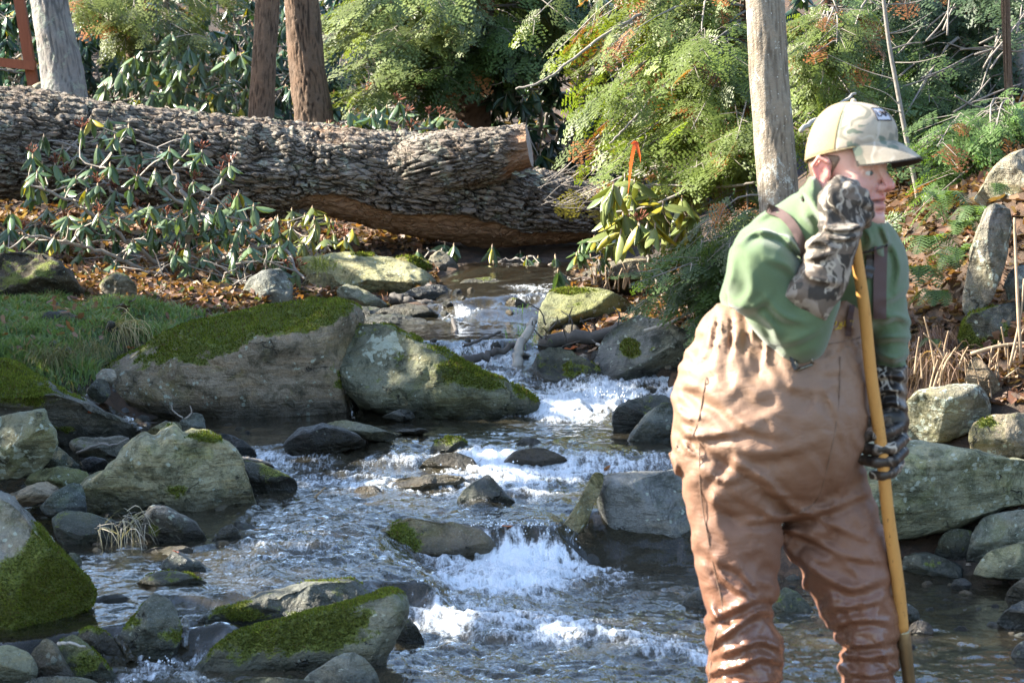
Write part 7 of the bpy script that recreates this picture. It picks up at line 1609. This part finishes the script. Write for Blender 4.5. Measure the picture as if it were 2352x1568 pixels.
# ---- fallen leaves
def litter(name, label, poly, n, dlo, dhi, cols, size, seed, k='stuff', lift=.004):
    rnd = np.random.RandomState(seed)
    V, Fc, C = [], [], []
    poly = np.array([[*P(a, b, d)][:2] for a, b, d in poly]); lo, hi = poly.min(0), poly.max(0)
    p = lo + (hi - lo) * rnd.rand(n * 3, 2); p = p[poly_sd(poly, p[:, 0], p[:, 1]) > 0][:n]; n = len(p)
    z = ground_z(p[:, 0], p[:, 1]) + lift + .03 * rnd.rand(n) ** 2
    pos = np.column_stack([p, z])
    X, Y, Z = basis(np.column_stack([rnd.randn(n), rnd.randn(n), .35 * rnd.randn(n)]), np.array([0, 0, 1.0]) + .45 * rnd.randn(n, 3))
    # lobed, curled leaf of 6 triangles
    T = np.array([(0, 0, 0), (.25, .22, .10), (.5, .16, .02), (.78, .2, .10), (1, 0, .12), (.78, -.2, .09), (.5, -.16, .02), (.25, -.22, .11)]) - [.5, 0, 0]
    ln = size * (.6 + .8 * rnd.rand(n))
    cu = .3 + 1.6 * rnd.rand(n)
    v = pos[:, None] + ln[:, None, None] * (T[None, :, 0:1] * X[:, None] + T[None, :, 1:2] * Y[:, None] + (T[None, :, 2:3] * cu[:, None, None]) * Z[:, None])
    base = np.array([(0, 1, 2), (0, 2, 6), (0, 6, 7), (2, 3, 4), (2, 4, 6), (6, 4, 5)])
    f = (base[None] + (np.arange(n) * 8)[:, None, None]).reshape(-1, 3)
    cc = np.array(cols)[rnd.randint(len(cols), size=n)] * (.6 + .7 * rnd.rand(n, 1))
    mb = MB(); mb.add(v.reshape(-1, 3), f, np.repeat(cc, 8, 0)); o = mb.build(name, DEAD, None, smooth=False)
    o['label'] = label; o['category'] = 'leaves'; kind(o, k); return o
ORANGE = [(.20, .105, .062), (.17, .08, .048), (.25, .165, .115), (.13, .07, .048), (.30, .21, .15), (.17, .115, .085)]; BROWNL = [(.12, .065, .04), (.20, .11, .065), (.30, .19, .12), (.07, .042, .03), (.24, .11, .055)]
litter('leaf_litter', 'brown leaf litter under the rhododendrons and the log', [(-120, 640, 15), (300, 660, 14.9), (640, 700, 14.5), (1000, 640, 16.2), (1000, 560, 19), (500, 500, 20), (-200, 480, 20)], 7000, 0, 0, ORANGE + BROWNL, .085, 401)
litter('leaf_litter', 'orange and brown leaf litter covering the right bank', [(2040, 980, 10.1), (2150, 900, 10.3), (2260, 910, 9.95), (2460, 900, 9.7), (2700, 500, 10.5), (2400, 180, 15), (2000, 420, 16), (1950, 700, 12.4)], 7000, 0, 0, ORANGE + BROWNL[:3], .075, 402)
litter('leaf_litter', 'dark wet leaf drift behind the right-hand boulders', [(1240, 770, 13.9), (1400, 850, 12.9), (1660, 860, 12.7), (1760, 700, 13.5), (1650, 600, 16.5), (1300, 640, 17.4), (1280, 700, 15)], 5200, 0, 0, BROWNL + [(.30, .2, .13), (.05, .035, .03)], .075, 403)
litter('leaf_litter', 'scattered brown leaves across the turf shelf', [(-100, 700, 14.2), (330, 705, 13.9), (480, 740, 13.1), (220, 830, 12.2), (-100, 860, 12)], 150, 0, 0, BROWNL + ORANGE[:2], .06, 404, lift=.02)
litter('leaf_litter', 'damp leaves between the stones of the left margin', [(0, 980, 10.9), (120, 960, 11.2), (330, 1080, 10.4), (300, 1250, 9.3), (120, 1230, 9.4), (-60, 1100, 10.2)], 1300, 0, 0, BROWNL + ORANGE[:1] + [(.05, .04, .03)], .045, 405)
litter('leaf_litter', 'sodden dark leaves between turf and upper stream', [(480, 735, 13.2), (560, 700, 14.4), (800, 700, 15.0), (1010, 690, 15.4), (1000, 640, 17), (640, 640, 16), (540, 680, 14.6)], 2600, 0, 0, BROWNL + [(.06, .05, .035), (.09, .10, .03)], .065, 407)
litter('leaf_litter', 'leaf crumbs and soil along the back of the turf shelf', [(-150, 694, 14.2), (330, 698, 13.95), (540, 715, 13.7), (620, 690, 14.6), (300, 650, 15.0), (-150, 630, 15.4)], 2600, 0, 0, BROWNL + ORANGE[:2] + [(.08, .10, .03)], .06, 408)
litter('leaf_litter', 'dry leaves on the slope behind the far thickets', [(-400, 300, 22), (2700, 100, 22), (3200, -300, 34), (-1200, -200, 34)], 3500, 0, 0, ORANGE + BROWNL, .16, 406)

# single bright leaves
bpy.context.view_layer.update()
DG = bpy.context.evaluated_depsgraph_get()
def hit(vx, vy, d):
    """where the sight line meets what has been built; the given distance if nothing near it is met."""
    o = Vector((0, 0, CAMZ)); dr = (P(vx, vy, 5.0) - o).normalized()
    ok, loc, nrm, *_ = SC.ray_cast(DG, o + dr * 7.0, dr)
    return np.array(loc) + np.array(nrm) * .006 if ok and abs(loc.y - d) < 1.2 else np.array(P(vx, vy, d))
LFV = np.array([(0, 0, 0), (.25, .2, .08), (.5, .15, .01), (.78, .18, .08), (1, 0, .1), (.78, -.18, .08), (.5, -.15, .01), (.25, -.2, .08)]) - [.5, 0, 0]
LF_ME = mesh_np('fallen_leaf', LFV, np.array([(0, 1, 2), (0, 2, 6), (0, 6, 7), (2, 3, 4), (2, 4, 6), (6, 4, 5)]), DEAD, False, colors={'col': np.ones((8, 3))})
for vx, vy, d, s, col, lab in [(56, 741, 12.6, .07, (.60, .19, .05), 'orange fallen leaf lying on the turf shelf'), (298, 801, 12.3, .05, (.5, .15, .05), 'rust-red leaf on the bare soil under the turf edge'), (205, 946, 11.0, .06, (.45, .12, .05), 'red-brown leaf stuck to the wet slab by the trickle'), (404, 1268, 8.62, .035, (.5, .13, .06), 'small red leaf on the tip of the blue-grey pyramid stone'), (1165, 1212, 9.3, .05, (.55, .17, .06), 'orange leaf caught on the lip of the first fall'), (1310, 800, 13.2, .08, (.55, .15, .05), 'bright rust leaf in the dark drift beside the wet stake'),
                               (1395, 1080, 9.6, .09, (.30, .13, .07), 'curled brown leaves on top of the leaning tan slab'), (2150, 560, 11.1, .10, (.55, .36, .22), 'large pale curled leaf among the ferns'), (2180, 645, 10.75, .10, (.42, .20, .14), 'large maroon leaf below the ferns')]:
    o = link('fallen_leaf', LF_ME, loc=hit(vx, vy, d)); o.scale = (s, s, s * 1.4); o.rotation_euler = (RD.randn() * .4, RD.randn() * .4, RD.rand() * 6); o.color = (*col, 1); tag(o, lab, 'leaf')

# ---- gravel and small cobbles between the rocks
def gravel():
    rnd = np.random.RandomState(31); n = 6500
    V = []
    for k in range(5):
        a = np.linspace(0, 2 * np.pi, 6, endpoint=False); r1 = .75 + .5 * rnd.rand(6)
        V.append(np.concatenate([[(0, 0, .5 + .2 * rnd.rand())], np.stack([np.cos(a) * r1 * .75, np.sin(a) * r1 * .6, .28 + .15 * rnd.rand(6)], 1), np.stack([np.cos(a) * r1, np.sin(a) * r1 * .8, -.3 + 0 * a], 1)]))
    F = [(0, 1 + i, 1 + (i + 1) % 6) for i in range(6)] + [(1 + i, 7 + i, 7 + (i + 1) % 6) for i in range(6)] + [(1 + i, 7 + (i + 1) % 6, 1 + (i + 1) % 6) for i in range(6)]; F = np.array(F)
    p = np.column_stack([-2.9 + 6.4 * rnd.rand(n * 3), 6.9 + 9.6 * rnd.rand(n * 3)]); sdv = poly_sd(CHP, p[:, 0], p[:, 1]); tv = poly_sd(turf_poly, p[:, 0], p[:, 1])
    ok = (sdv > -.75) & (rnd.rand(len(p)) < np.exp(-np.maximum(-sdv, 0) / .35)) & (tv < -.05) & (np.abs(p[:, 0]) < .22 * p[:, 1]); p = p[ok][:n]; n = len(p)
    z = ground_z(p[:, 0], p[:, 1]); s = .008 + .028 * rnd.rand(n) ** 2.2; a = rnd.rand(n) * 6.28; c, sn = np.cos(a), np.sin(a); k = rnd.randint(5, size=n); mb = MB()
    pal = np.array([(.13, .125, .115), (.07, .07, .068), (.19, .15, .11), (.10, .105, .11), (.24, .20, .15), (.05, .048, .045)])
    for q in range(5):
        m = k == q; t = V[q]
        x = t[None, :, 0] * c[m][:, None] - t[None, :, 1] * sn[m][:, None]; y = t[None, :, 0] * sn[m][:, None] + t[None, :, 1] * c[m][:, None]
        v = np.stack([p[m][:, 0:1] + x * s[m][:, None], p[m][:, 1:2] + y * s[m][:, None], z[m][:, None] + t[None, :, 2] * s[m][:, None]], -1)
        f = (F[None] + (np.arange(m.sum()) * 13)[:, None, None]).reshape(-1, 3); cc = pal[rnd.randint(6, size=m.sum())] * (.7 + .6 * rnd.rand(m.sum(), 1))
        mb.add(v.reshape(-1, 3), f, np.repeat(cc, 13, 0))
    m_ = Mat('wet_gravel'); cg = m_.attr('col', 'Color'); nn_ = m_.noise(m_.obj(), 120, 3, .6); mt = m_.end(m_.pbsdf(Base_Color=m_.mix(nn_, m_.mix(1., cg, (.6, .6, .6), 'MULTIPLY'), m_.mix(1., cg, (1.3, 1.3, 1.3), 'MULTIPLY')), Roughness=.5))
    o = mb.build('gravel', mt, smooth=False); o['label'] = 'wet gravel between the rocks of the stream'; o['category'] = 'gravel'; kind(o, 'stuff')
gravel()
# ---- turf
def turf():
    n = 34000; rnd = np.random.RandomState(12); lo, hi = turf_poly.min(0), turf_poly.max(0)
    p = lo + (hi - lo) * rnd.rand(n * 3, 2); sd_ = poly_sd(turf_poly, p[:, 0], p[:, 1]); p = p[(sd_ > -.06 * rnd.rand(len(sd_))) & (p[:, 0] > -3.4)][:n]; n = len(p)
    cl = fbm(np.column_stack([p * 5, 0 * p[:, :1]]), 3, 5)
    keep = rnd.rand(n) < np.clip(.75 + 1.1 * cl, .12, 1); p = p[keep]; cl = cl[keep]; n = len(p)
    base = np.column_stack([p, ground_z(p[:, 0], p[:, 1]) - .004]); h = (.022 + .035 * rnd.rand(n)) * (1 + .9 * cl); w = .0035 + .003 * rnd.rand(n)
    lean = rnd.randn(n, 2) * .6; s = rnd.randn(n, 2); s /= np.linalg.norm(s, axis=1)[:, None]
    s3 = np.column_stack([s * w[:, None], 0 * w]); mid = base + np.column_stack([lean * h[:, None] * .3, h * .6]); tip = base + np.column_stack([lean * h[:, None], h * .95])
    v = np.stack([base - s3, base + s3, mid + s3 * .7, mid - s3 * .7, tip], 1).reshape(-1, 3)
    k = np.arange(n) * 5; f = np.concatenate([np.stack([k, k + 1, k + 2], 1), np.stack([k, k + 2, k + 3], 1), np.stack([k + 3, k + 2, k + 4], 1)])
    t = np.clip(.5 + .5 * cl + .3 * rnd.randn(n), 0, 1)[:, None]; c = np.array([.085, .145, .05]) * (1 - t) + np.array([.19, .27, .10]) * t; c = np.where(rnd.rand(n, 1) < .12, np.array([.27, .22, .11]), c)
    mb = MB(); mb.add(v, f, np.repeat(c, 5, 0)); o = mb.build('turf_grass', NEEDLE, smooth=False); o['label'] = 'short green turf on the left bank shelf'; o['category'] = 'grass'; kind(o, 'stuff')
turf()
# straw tuft hanging over the bank edge
def tuft(name, label, vx, vy, d, n, L, col, seed, dirn=(.3, -.5, -.6), spread=.4, cat='grass tuft'):
    rnd = np.random.RandomState(seed); b = np.array(P(vx, vy, d)); t = thing(name, label, cat, b); mb = MB()
    for k in range(n):
        dv = np.array(dirn) + rnd.randn(3) * spread; dv /= np.linalg.norm(dv); l = L * (.5 + .7 * rnd.rand()); p0 = b + rnd.randn(3) * [.05, .04, .02]
        pts = spline([p0, p0 + dv * l * .5 + [0, 0, .06 * l + .02], p0 + dv * l + [0, 0, -.25 * l]], 6); s = np.cross(dv, rnd.randn(3)); s = s / np.linalg.norm(s) * .0022
        v = np.concatenate([pts - s * np.linspace(1, .2, 6)[:, None], pts + s * np.linspace(1, .2, 6)[:, None]]); i = np.arange(5)
        mb.add(v, np.stack([i, i + 1, i + 7, i + 6], 1), np.array(col) * (.6 + .7 * rnd.rand()))
    kind(mb.build('blades', DEAD, t, origin=b, smooth=False), 'stuff'); return t
tuft('grass_tuft', 'bleached straw tuft drooping over the turf edge', 285, 745, 12.7, 130, .22, (.42, .34, .19), 1)
tuft('grass_tuft', 'shaggy brown-green sod hanging from the lower bank lip', 120, 815, 12.1, 240, .085, (.17, .16, .07), 2, (.1, -.6, -.4), .6)
tuft('grass_tuft', 'shaggy sod hanging beside the bare soil bank', 210, 800, 12.2, 160, .08, (.20, .18, .09), 21, (.1, -.6, -.4), .6)
tuft('grass_tuft', 'grey flood straw wrapped round the corner of the green-stained block', 285, 1205, 9.12, 70, .14, (.42, .38, .32), 3, (.5, -.3, -.5), .5)
tuft('grass_tuft', 'bright green grass sprigs by the round brown moss-capped stone', 1205, 740, 14.6, 26, .10, (.12, .26, .06), 4, (0, 0, 1), .5)
tuft('root_curtain', 'curtain of dark hanging roots under the leaf bank', 2150, 770, 10.45, 240, .30, (.17, .095, .065), 5, (0, -.15, -1), .22, 'roots')
tuft('root_curtain', 'fine roots hanging below the wedge stone', 2170, 820, 10.2, 120, .2, (.24, .15, .10), 6, (0, -.3, -.7), .4, 'roots')

# ---- dead stems on the right bank
def stems(label, items, r, group, mat=DRYSTEM, name='dry_weed', cat='weed'):
    for k, l in enumerate(items):
        p = spline([[*P(*a)] for a in l], 10); b = p[0]; mb = MB(); tube(mb, p - b, np.linspace(r, r * .6, 10), 5); o = mb.build(name, mat); o.location = b; tag(o, label, cat, group)
it = []
for k in range(26):
    x = 2090 + 260 * RD.rand(); y = 800 + 110 * RD.rand() + (x - 2090) * .05; d = 10.1 - (y - 800) * .0012; h = 40 + 70 * RD.rand(); lx = RD.randn() * 22
    it.append([(x, y, d), (x + lx * .4, y - h * .5, d), (x + lx, y - h, d - .05)])
stems('dry tan stalk standing in the orange leaves of the right bank', it, .0045, 'dead stalks on the right bank')
stems('pale bent stick lying across the golden moss', [[(2230, 812, 9.95), (2290, 795, 9.95), (2352, 788, 9.95), (2400, 790, 9.9)]], .009, None, name='stick', cat='stick')
stems('tall reddish weed stalk beside the bluish stone', [[(2345, 830, 9.9), (2338, 700, 9.9), (2332, 560, 9.95), (2330, 500, 9.95)]], .008, None, name='dry_weed')
stems('second tall weed stalk leaning by the bluish stone', [[(2320, 840, 9.9), (2345, 720, 9.9), (2352, 640, 9.9)]], .006, None, name='dry_weed')
it = []
for k in range(22):
    x = 1360 + 170 * RD.rand(); it.append([(x, 660 + 12 * RD.rand(), 15.2), (x + RD.randn() * 5, 640, 15.2), (x + RD.randn() * 10, 625 - 22 * RD.rand(), 15.2)])
stems('short bleached stalk stubble in front of the sunlit buff boulder', it, .005, 'stalk stubble by the buff boulder')
# ---- driftwood and twigs at the dam
def stick(label, l, r, mat=TWIG, name='stick', cat='stick', n=16):
    p = spline([[*P(*a)] for a in l], n); p[1:-1] += RD.randn(n - 2, 3) * r * .25; b = p.mean(0); mb = MB(); tube(mb, p - b, np.linspace(r, r * .55, n), 7); o = mb.build(name, mat); o.location = b; return tag(o, label, cat)
WETWOOD = make_wood_mat('wet_dark_wood', (.035, .03, .027), (.13, .115, .10), (20, 20, 4)); PALEWOOD = make_wood_mat('bleached_wood', (.28, .25, .21), (.50, .46, .40), (20, 20, 20))
stick('upright wet grey stake jammed in the leaf dam', [(1182, 850, 12.95), (1196, 800, 13.0), (1218, 750, 13.1), (1230, 732, 13.15)], .030, PALEWOOD, 'driftwood_stake', 'driftwood')
stick('dark sodden log lying along the leaf dam', [(1240, 790, 13.3), (1320, 780, 13.25), (1420, 760, 13.2), (1480, 745, 13.2)], .045, WETWOOD, 'driftwood_log', 'driftwood')
stick('broken brown branch resting at the foot of the stake', [(1060, 832, 12.9), (1120, 815, 13.0), (1180, 795, 13.05)], .026, WETWOOD, 'driftwood_branch', 'driftwood')
stick('forked black branch hanging over the third fall', [(1040, 735, 14.3), (1060, 790, 13.3), (1110, 778, 13.2), (1150, 762, 13.3)], .012, WETWOOD, 'driftwood_branch', 'driftwood')
stick('charred-looking limb lying on the low black wet rock', [(898, 684, 15.15), (930, 690, 15.1), (1000, 702, 15.1)], .035, WETWOOD, 'driftwood_limb', 'driftwood')
stick('pale curved root poking from the leaf dam', [(1370, 790, 13.0), (1385, 800, 12.95), (1395, 822, 12.9), (1412, 835, 12.9)], .008, PALEWOOD)
stick('thin twig lying on the long grey stone', [(176, 1040, 10.4), (230, 1020, 10.38), (262, 1022, 10.38), (296, 1006, 10.38)], .006)
stick('bare grey twig across the mossy shoulder rock', [(134, 1477, 7.35), (160, 1476, 7.33), (196, 1484, 7.33)], .006, PALEWOOD)
stick('dead stick caught on the thin tan flat stone', [(556, 1052, 10.3), (590, 1056, 10.3), (622, 1066, 10.3)], .008)
stick('fallen branch poking out of the shrubs behind the fleece shoulder', [(1840, 300, 12.0), (1880, 270, 12.2), (1930, 238, 12.4), (1965, 215, 12.6)], .012, PALEWOOD)
stick('dark broken limb slung under the middle of the log', [(690, 488, 17.9), (740, 512, 17.8), (775, 528, 17.8)], .03, WETWOOD, 'broken_limb', 'branch')
stick('sunlit stick lying in the leaf drift under the hemlock sapling', [(1560, 700, 13.2), (1640, 660, 13.1), (1700, 640, 13.1)], .012, PALEWOOD)
stick('pale branch lying beside the big grey-blue boulder', [(1480, 760, 12.75), (1540, 740, 12.7), (1620, 700, 12.8)], .010, PALEWOOD)
for k in range(42):    # tangle of fine wet twigs in the dam and under the shrub
    if k < 24: x, y, d = 1240 + 230 * RD.rand(), 735 + 90 * RD.rand(), 13.0 + .4 * RD.rand()
    else: x, y, d = 330 + 330 * RD.rand(), 600 + 80 * RD.rand(), 14.6 + .5 * RD.rand()
    a = RD.rand() * 3.14; L = 30 + 50 * RD.rand()
    o = stick('x', [(x, y, d), (x + math.cos(a) * L * .5 + RD.randn() * 8, y - math.sin(a) * L * .5, d), (x + math.cos(a) * L, y - math.sin(a) * L * .8, d + .1 * RD.randn())], .0045, WETWOOD if k < 24 else TWIG, 'twig', 'twig', 8)
    tag(o, 'fine wet twig tangled in the leaf dam' if k < 24 else 'thin dead twig under the drooping rhododendron', 'twig', 'twigs in the leaf dam' if k < 24 else 'dead twigs under the rhododendron')
stick('dry twig cluster stem on the blue-grey hump', [(420, 960, 10.5), (400, 945, 10.5), (392, 930, 10.5)], .004); stick('curling dry twig beside the blue-grey hump', [(425, 962, 10.5), (440, 948, 10.5), (436, 932, 10.5)], .004)
stick('tiny red twig sticking up in the riffle', [(722, 1142, 9.95), (735, 1130, 9.95), (748, 1118, 9.95)], .005, DRYSTEM)
# bare branch sweep of the sunlit hemlock, running down over the log
for lab, l, r in [('long bare grey limb sweeping down towards the sawn stub', [(1560, -20, 14.9), (1480, 30, 14.8), (1390, 80, 14.7), (1300, 150, 14.6), (1240, 190, 14.5), (1185, 205, 14.5)], .011), ('bare grey limb dropping past the orange ribbon', [(1700, 60, 14.9), (1600, 120, 14.7), (1520, 200, 14.5), (1450, 280, 14.4), (1400, 330, 14.3)], .010), ('thin dark limb crossing in front of the rhododendron leaves', [(1720, 330, 14.2), (1620, 410, 14.1), (1500, 470, 14.1), (1400, 490, 14.2)], .010), ('bare limb reaching along under the orange ribbon', [(1735, 420, 14.0), (1640, 430, 14.1), (1520, 425, 14.2), (1430, 430, 14.3)], .008)]:
    stick(lab, l, r, TWIG, 'bare_limb', 'branch', 30)
it = []
for k in range(70):
    x, y = 1880 + 470 * RD.rand(), 60 + 300 * RD.rand(); d = 13.6 + 1.2 * RD.rand(); a = -.35 + .9 * RD.randn() * .5 + .9; L = 60 + 110 * RD.rand()
    it.append([(x, y, d), (x + math.cos(a) * L * .5 + RD.randn() * 6, y - math.sin(a) * L * .5 + RD.randn() * 6, d + .05), (x + math.cos(a) * L, y - math.sin(a) * L, d + .1)])
stems('thin dead branch tangled inside the blue-green hemlock on the bank', it, .006, 'dead branches in the bank hemlock', TWIG, 'dead_branch', 'branch')
it = []
for k in range(60):
    x, y = 1230 + 230 * RD.rand(), 395 + 85 * RD.rand(); d = 16.5 + .8 * RD.rand(); a = RD.randn() * .35 + .15; L = 40 + 70 * RD.rand()
    it.append([(x + L, y - math.sin(a) * L, d), (x + L * .5, y - math.sin(a) * L * .6 + RD.randn() * 4, d), (x, y, d)])
stems('fine grey twig spraying over the right end of the log', it, .0032, 'twigs over the log end', TWIG, 'twig', 'twig')

# ---- ferns on the right bank
def fern(vx, vy, d, n, L, seed, label):
    rnd = np.random.RandomState(seed); b = np.array(P(vx, vy, d)); b[2] = max(b[2], ground_z(b[0], b[1])[0]); t = thing('fern', label, 'fern', b)
    for k in range(n):
        a = rnd.rand() * 6.28; out = np.array([math.cos(a), math.sin(a) - .6, .0]); out /= np.linalg.norm(out); l = L * (.6 + .5 * rnd.rand())
        path = spline([b, b + out * l * .45 + [0, 0, l * .38], b + out * l + [0, 0, -.05 * l - .1 * l * rnd.rand()]], 16); c = np.array([.10, .165, .055]) * (.7 + .6 * rnd.rand()); mb = MB(); tube(mb, path, np.linspace(.002, .0008, 16), 4, c * .8, cap=False)
        tg = np.gradient(path, axis=0); tg /= np.linalg.norm(tg, axis=1)[:, None]; sd_ = np.cross(tg, [0, 0, 1]); sd_ /= np.linalg.norm(sd_, axis=1)[:, None]
        for i in range(2, 16):
            w = l * .34 * math.sin(math.pi * min(1, (i + 1) / 17)) ** .8
            for s in (-1, 1):
                e = path[i] + sd_[i] * s * w + tg[i] * w * .35 + [0, 0, -.12 * w]; hw = tg[i] * l * .030
                mb.add(np.array([path[i] - hw, path[i] + hw, e + hw * .4, e - hw * .4]), [(0, 1, 2, 3)], c)
        mb.build('frond', NEEDLE, t, origin=b, smooth=False)
for k, (x, y, d, n, L) in enumerate([(2165, 470, 11.3, 9, .22), (2205, 530, 11.0, 8, .22), (2130, 570, 11.2, 10, .24), (2110, 640, 10.95, 9, .22), (2185, 610, 10.9, 7, .2), (2150, 690, 10.7, 8, .18), (2240, 500, 10.9, 7, .2), (2290, 440, 10.8, 6, .18), (2200, 590, 10.7, 6, .2), (2145, 790, 10.3, 4, .1)]):
    fern(x, y, d, n, L * .68, 600 + k, ['large fern nearest the hemlock fronds on the bank', 'fern just above the large curled leaf', 'pale fern cluster beside the fleece shoulder', 'lowest broad fern beside the fleece sleeve', 'fern in front of the upright slab', 'yellowing fern above the hanging roots', 'fern tucked behind the top of the upright slab', 'fern at the foot of the sandstone boulder', 'drooping fern touching the upright slab', 'tiny green fern sprig among the hanging roots'][k])
# low mossy plants on the sunlit slab and bank edge
tuft('clover_patch', 'tuft of small yellow-green plants on the sunlit slab', 735, 615, 15.9, 120, .10, (.22, .26, .07), 31, (0, -.3, .6), .7, 'plant')
tuft('clover_patch', 'small green plants beside the third fall', 1205, 780, 13.2, 40, .06, (.15, .30, .06), 32, (0, -.2, .7), .7, 'plant')

# ---- the trickle on the left slab, and thin spouts between stones
def ribbon_water(name, l, w0, w1, foamv):
    l2 = spline(np.array(l, float), 60); p = np.array([hit(*a) for a in l2])
    for _ in range(4): p[1:-1] = .25 * p[:-2] + .5 * p[1:-1] + .25 * p[2:]
    l = None; n = 9; t = np.gradient(p, axis=0); s = np.cross(t, [0, -.35, 1.0]); s /= np.linalg.norm(s, axis=1)[:, None]; w = np.linspace(w0, w1, 60)
    u = np.linspace(-1, 1, n); v = p[:, None] + s[:, None] * (u[None, :, None] * w[:, None, None] / 2); nz = fbm(v.reshape(-1, 3) * [60, 20, 20], 3, 9).reshape(60, n)
    v = v + np.array([0, -.012, .012]) * (nz + (1 - u ** 2)[None] * .6)[..., None]
    o = link(name, mesh_np(name, v.reshape(-1, 3), grid_faces(60, n), WATER_MAT, True, attrs={'foam': (foamv + .35 * nz).ravel(), 'rough': np.full(60 * n, .6)})); kind(o, 'structure')
ribbon_water('trickle_water', [(178, 888, 11.55), (200, 905, 11.2), (235, 930, 10.98), (270, 952, 10.92), (300, 970, 10.9), (325, 992, 10.85)], .06, .035, .12)
ribbon_water('spout_water', [(795, 895, 12.1), (803, 920, 11.98), (808, 945, 11.95), (812, 968, 11.95)], .008, .014, .4)
ribbon_water('spout_water', [(424, 1425, 7.72), (424, 1440, 7.68), (422, 1465, 7.66), (420, 1492, 7.66)], .022, .034, .33)
ribbon_water('spout_water', [(268, 1468, 7.62), (280, 1480, 7.58), (292, 1500, 7.55), (304, 1525, 7.54)], .026, .04, .3)

# ---- spray droplets and foam beads thrown up by the falls
def droplets():
    rnd = np.random.RandomState(8); mb = MB(); 
    sites = [(1195, 1290, 9.4, 90, 60, 160), (1050, 1400, 8.5, 70, 25, 70), (1420, 905, 12.2, 70, 25, 90), (1100, 1090, 10.5, 120, 25, 90), (1150, 1350, 9.0, 160, 18, 120), (370, 1520, 7.6, 40, 15, 50), (1290, 1090, 10.5, 40, 20, 40), (1400, 1460, 8.0, 170, 16, 90), (1080, 815, 13.1, 50, 20, 40)]
    for x, y, d, sx, sy, n in sites:
        for k in range(n):
            c = np.array(P(x + rnd.randn() * sx * .6, y - abs(rnd.randn()) * sy * .55 + 8, d + rnd.randn() * .06)); c[2] = max(c[2], water_z(c[0], c[1])[0] + .005)
            r = .0018 + .0035 * rnd.rand() ** 2
            v = np.array([(1, 0, 0), (-1, 0, 0), (0, 1, 0), (0, -1, 0), (0, 0, 1.6), (0, 0, -1.2)]) * r + c
            mb.add(v, [(0, 2, 4), (2, 1, 4), (1, 3, 4), (3, 0, 4), (2, 0, 5), (1, 2, 5), (3, 1, 5), (0, 3, 5)])
    m = Mat('spray'); o = mb.build('spray_droplets', m.end(m.pbsdf(Base_Color=(.8, .85, .9, 1), Roughness=.1))); o['label'] = 'white spray droplets above the falls'; o['category'] = 'spray'; kind(o, 'stuff')
droplets()
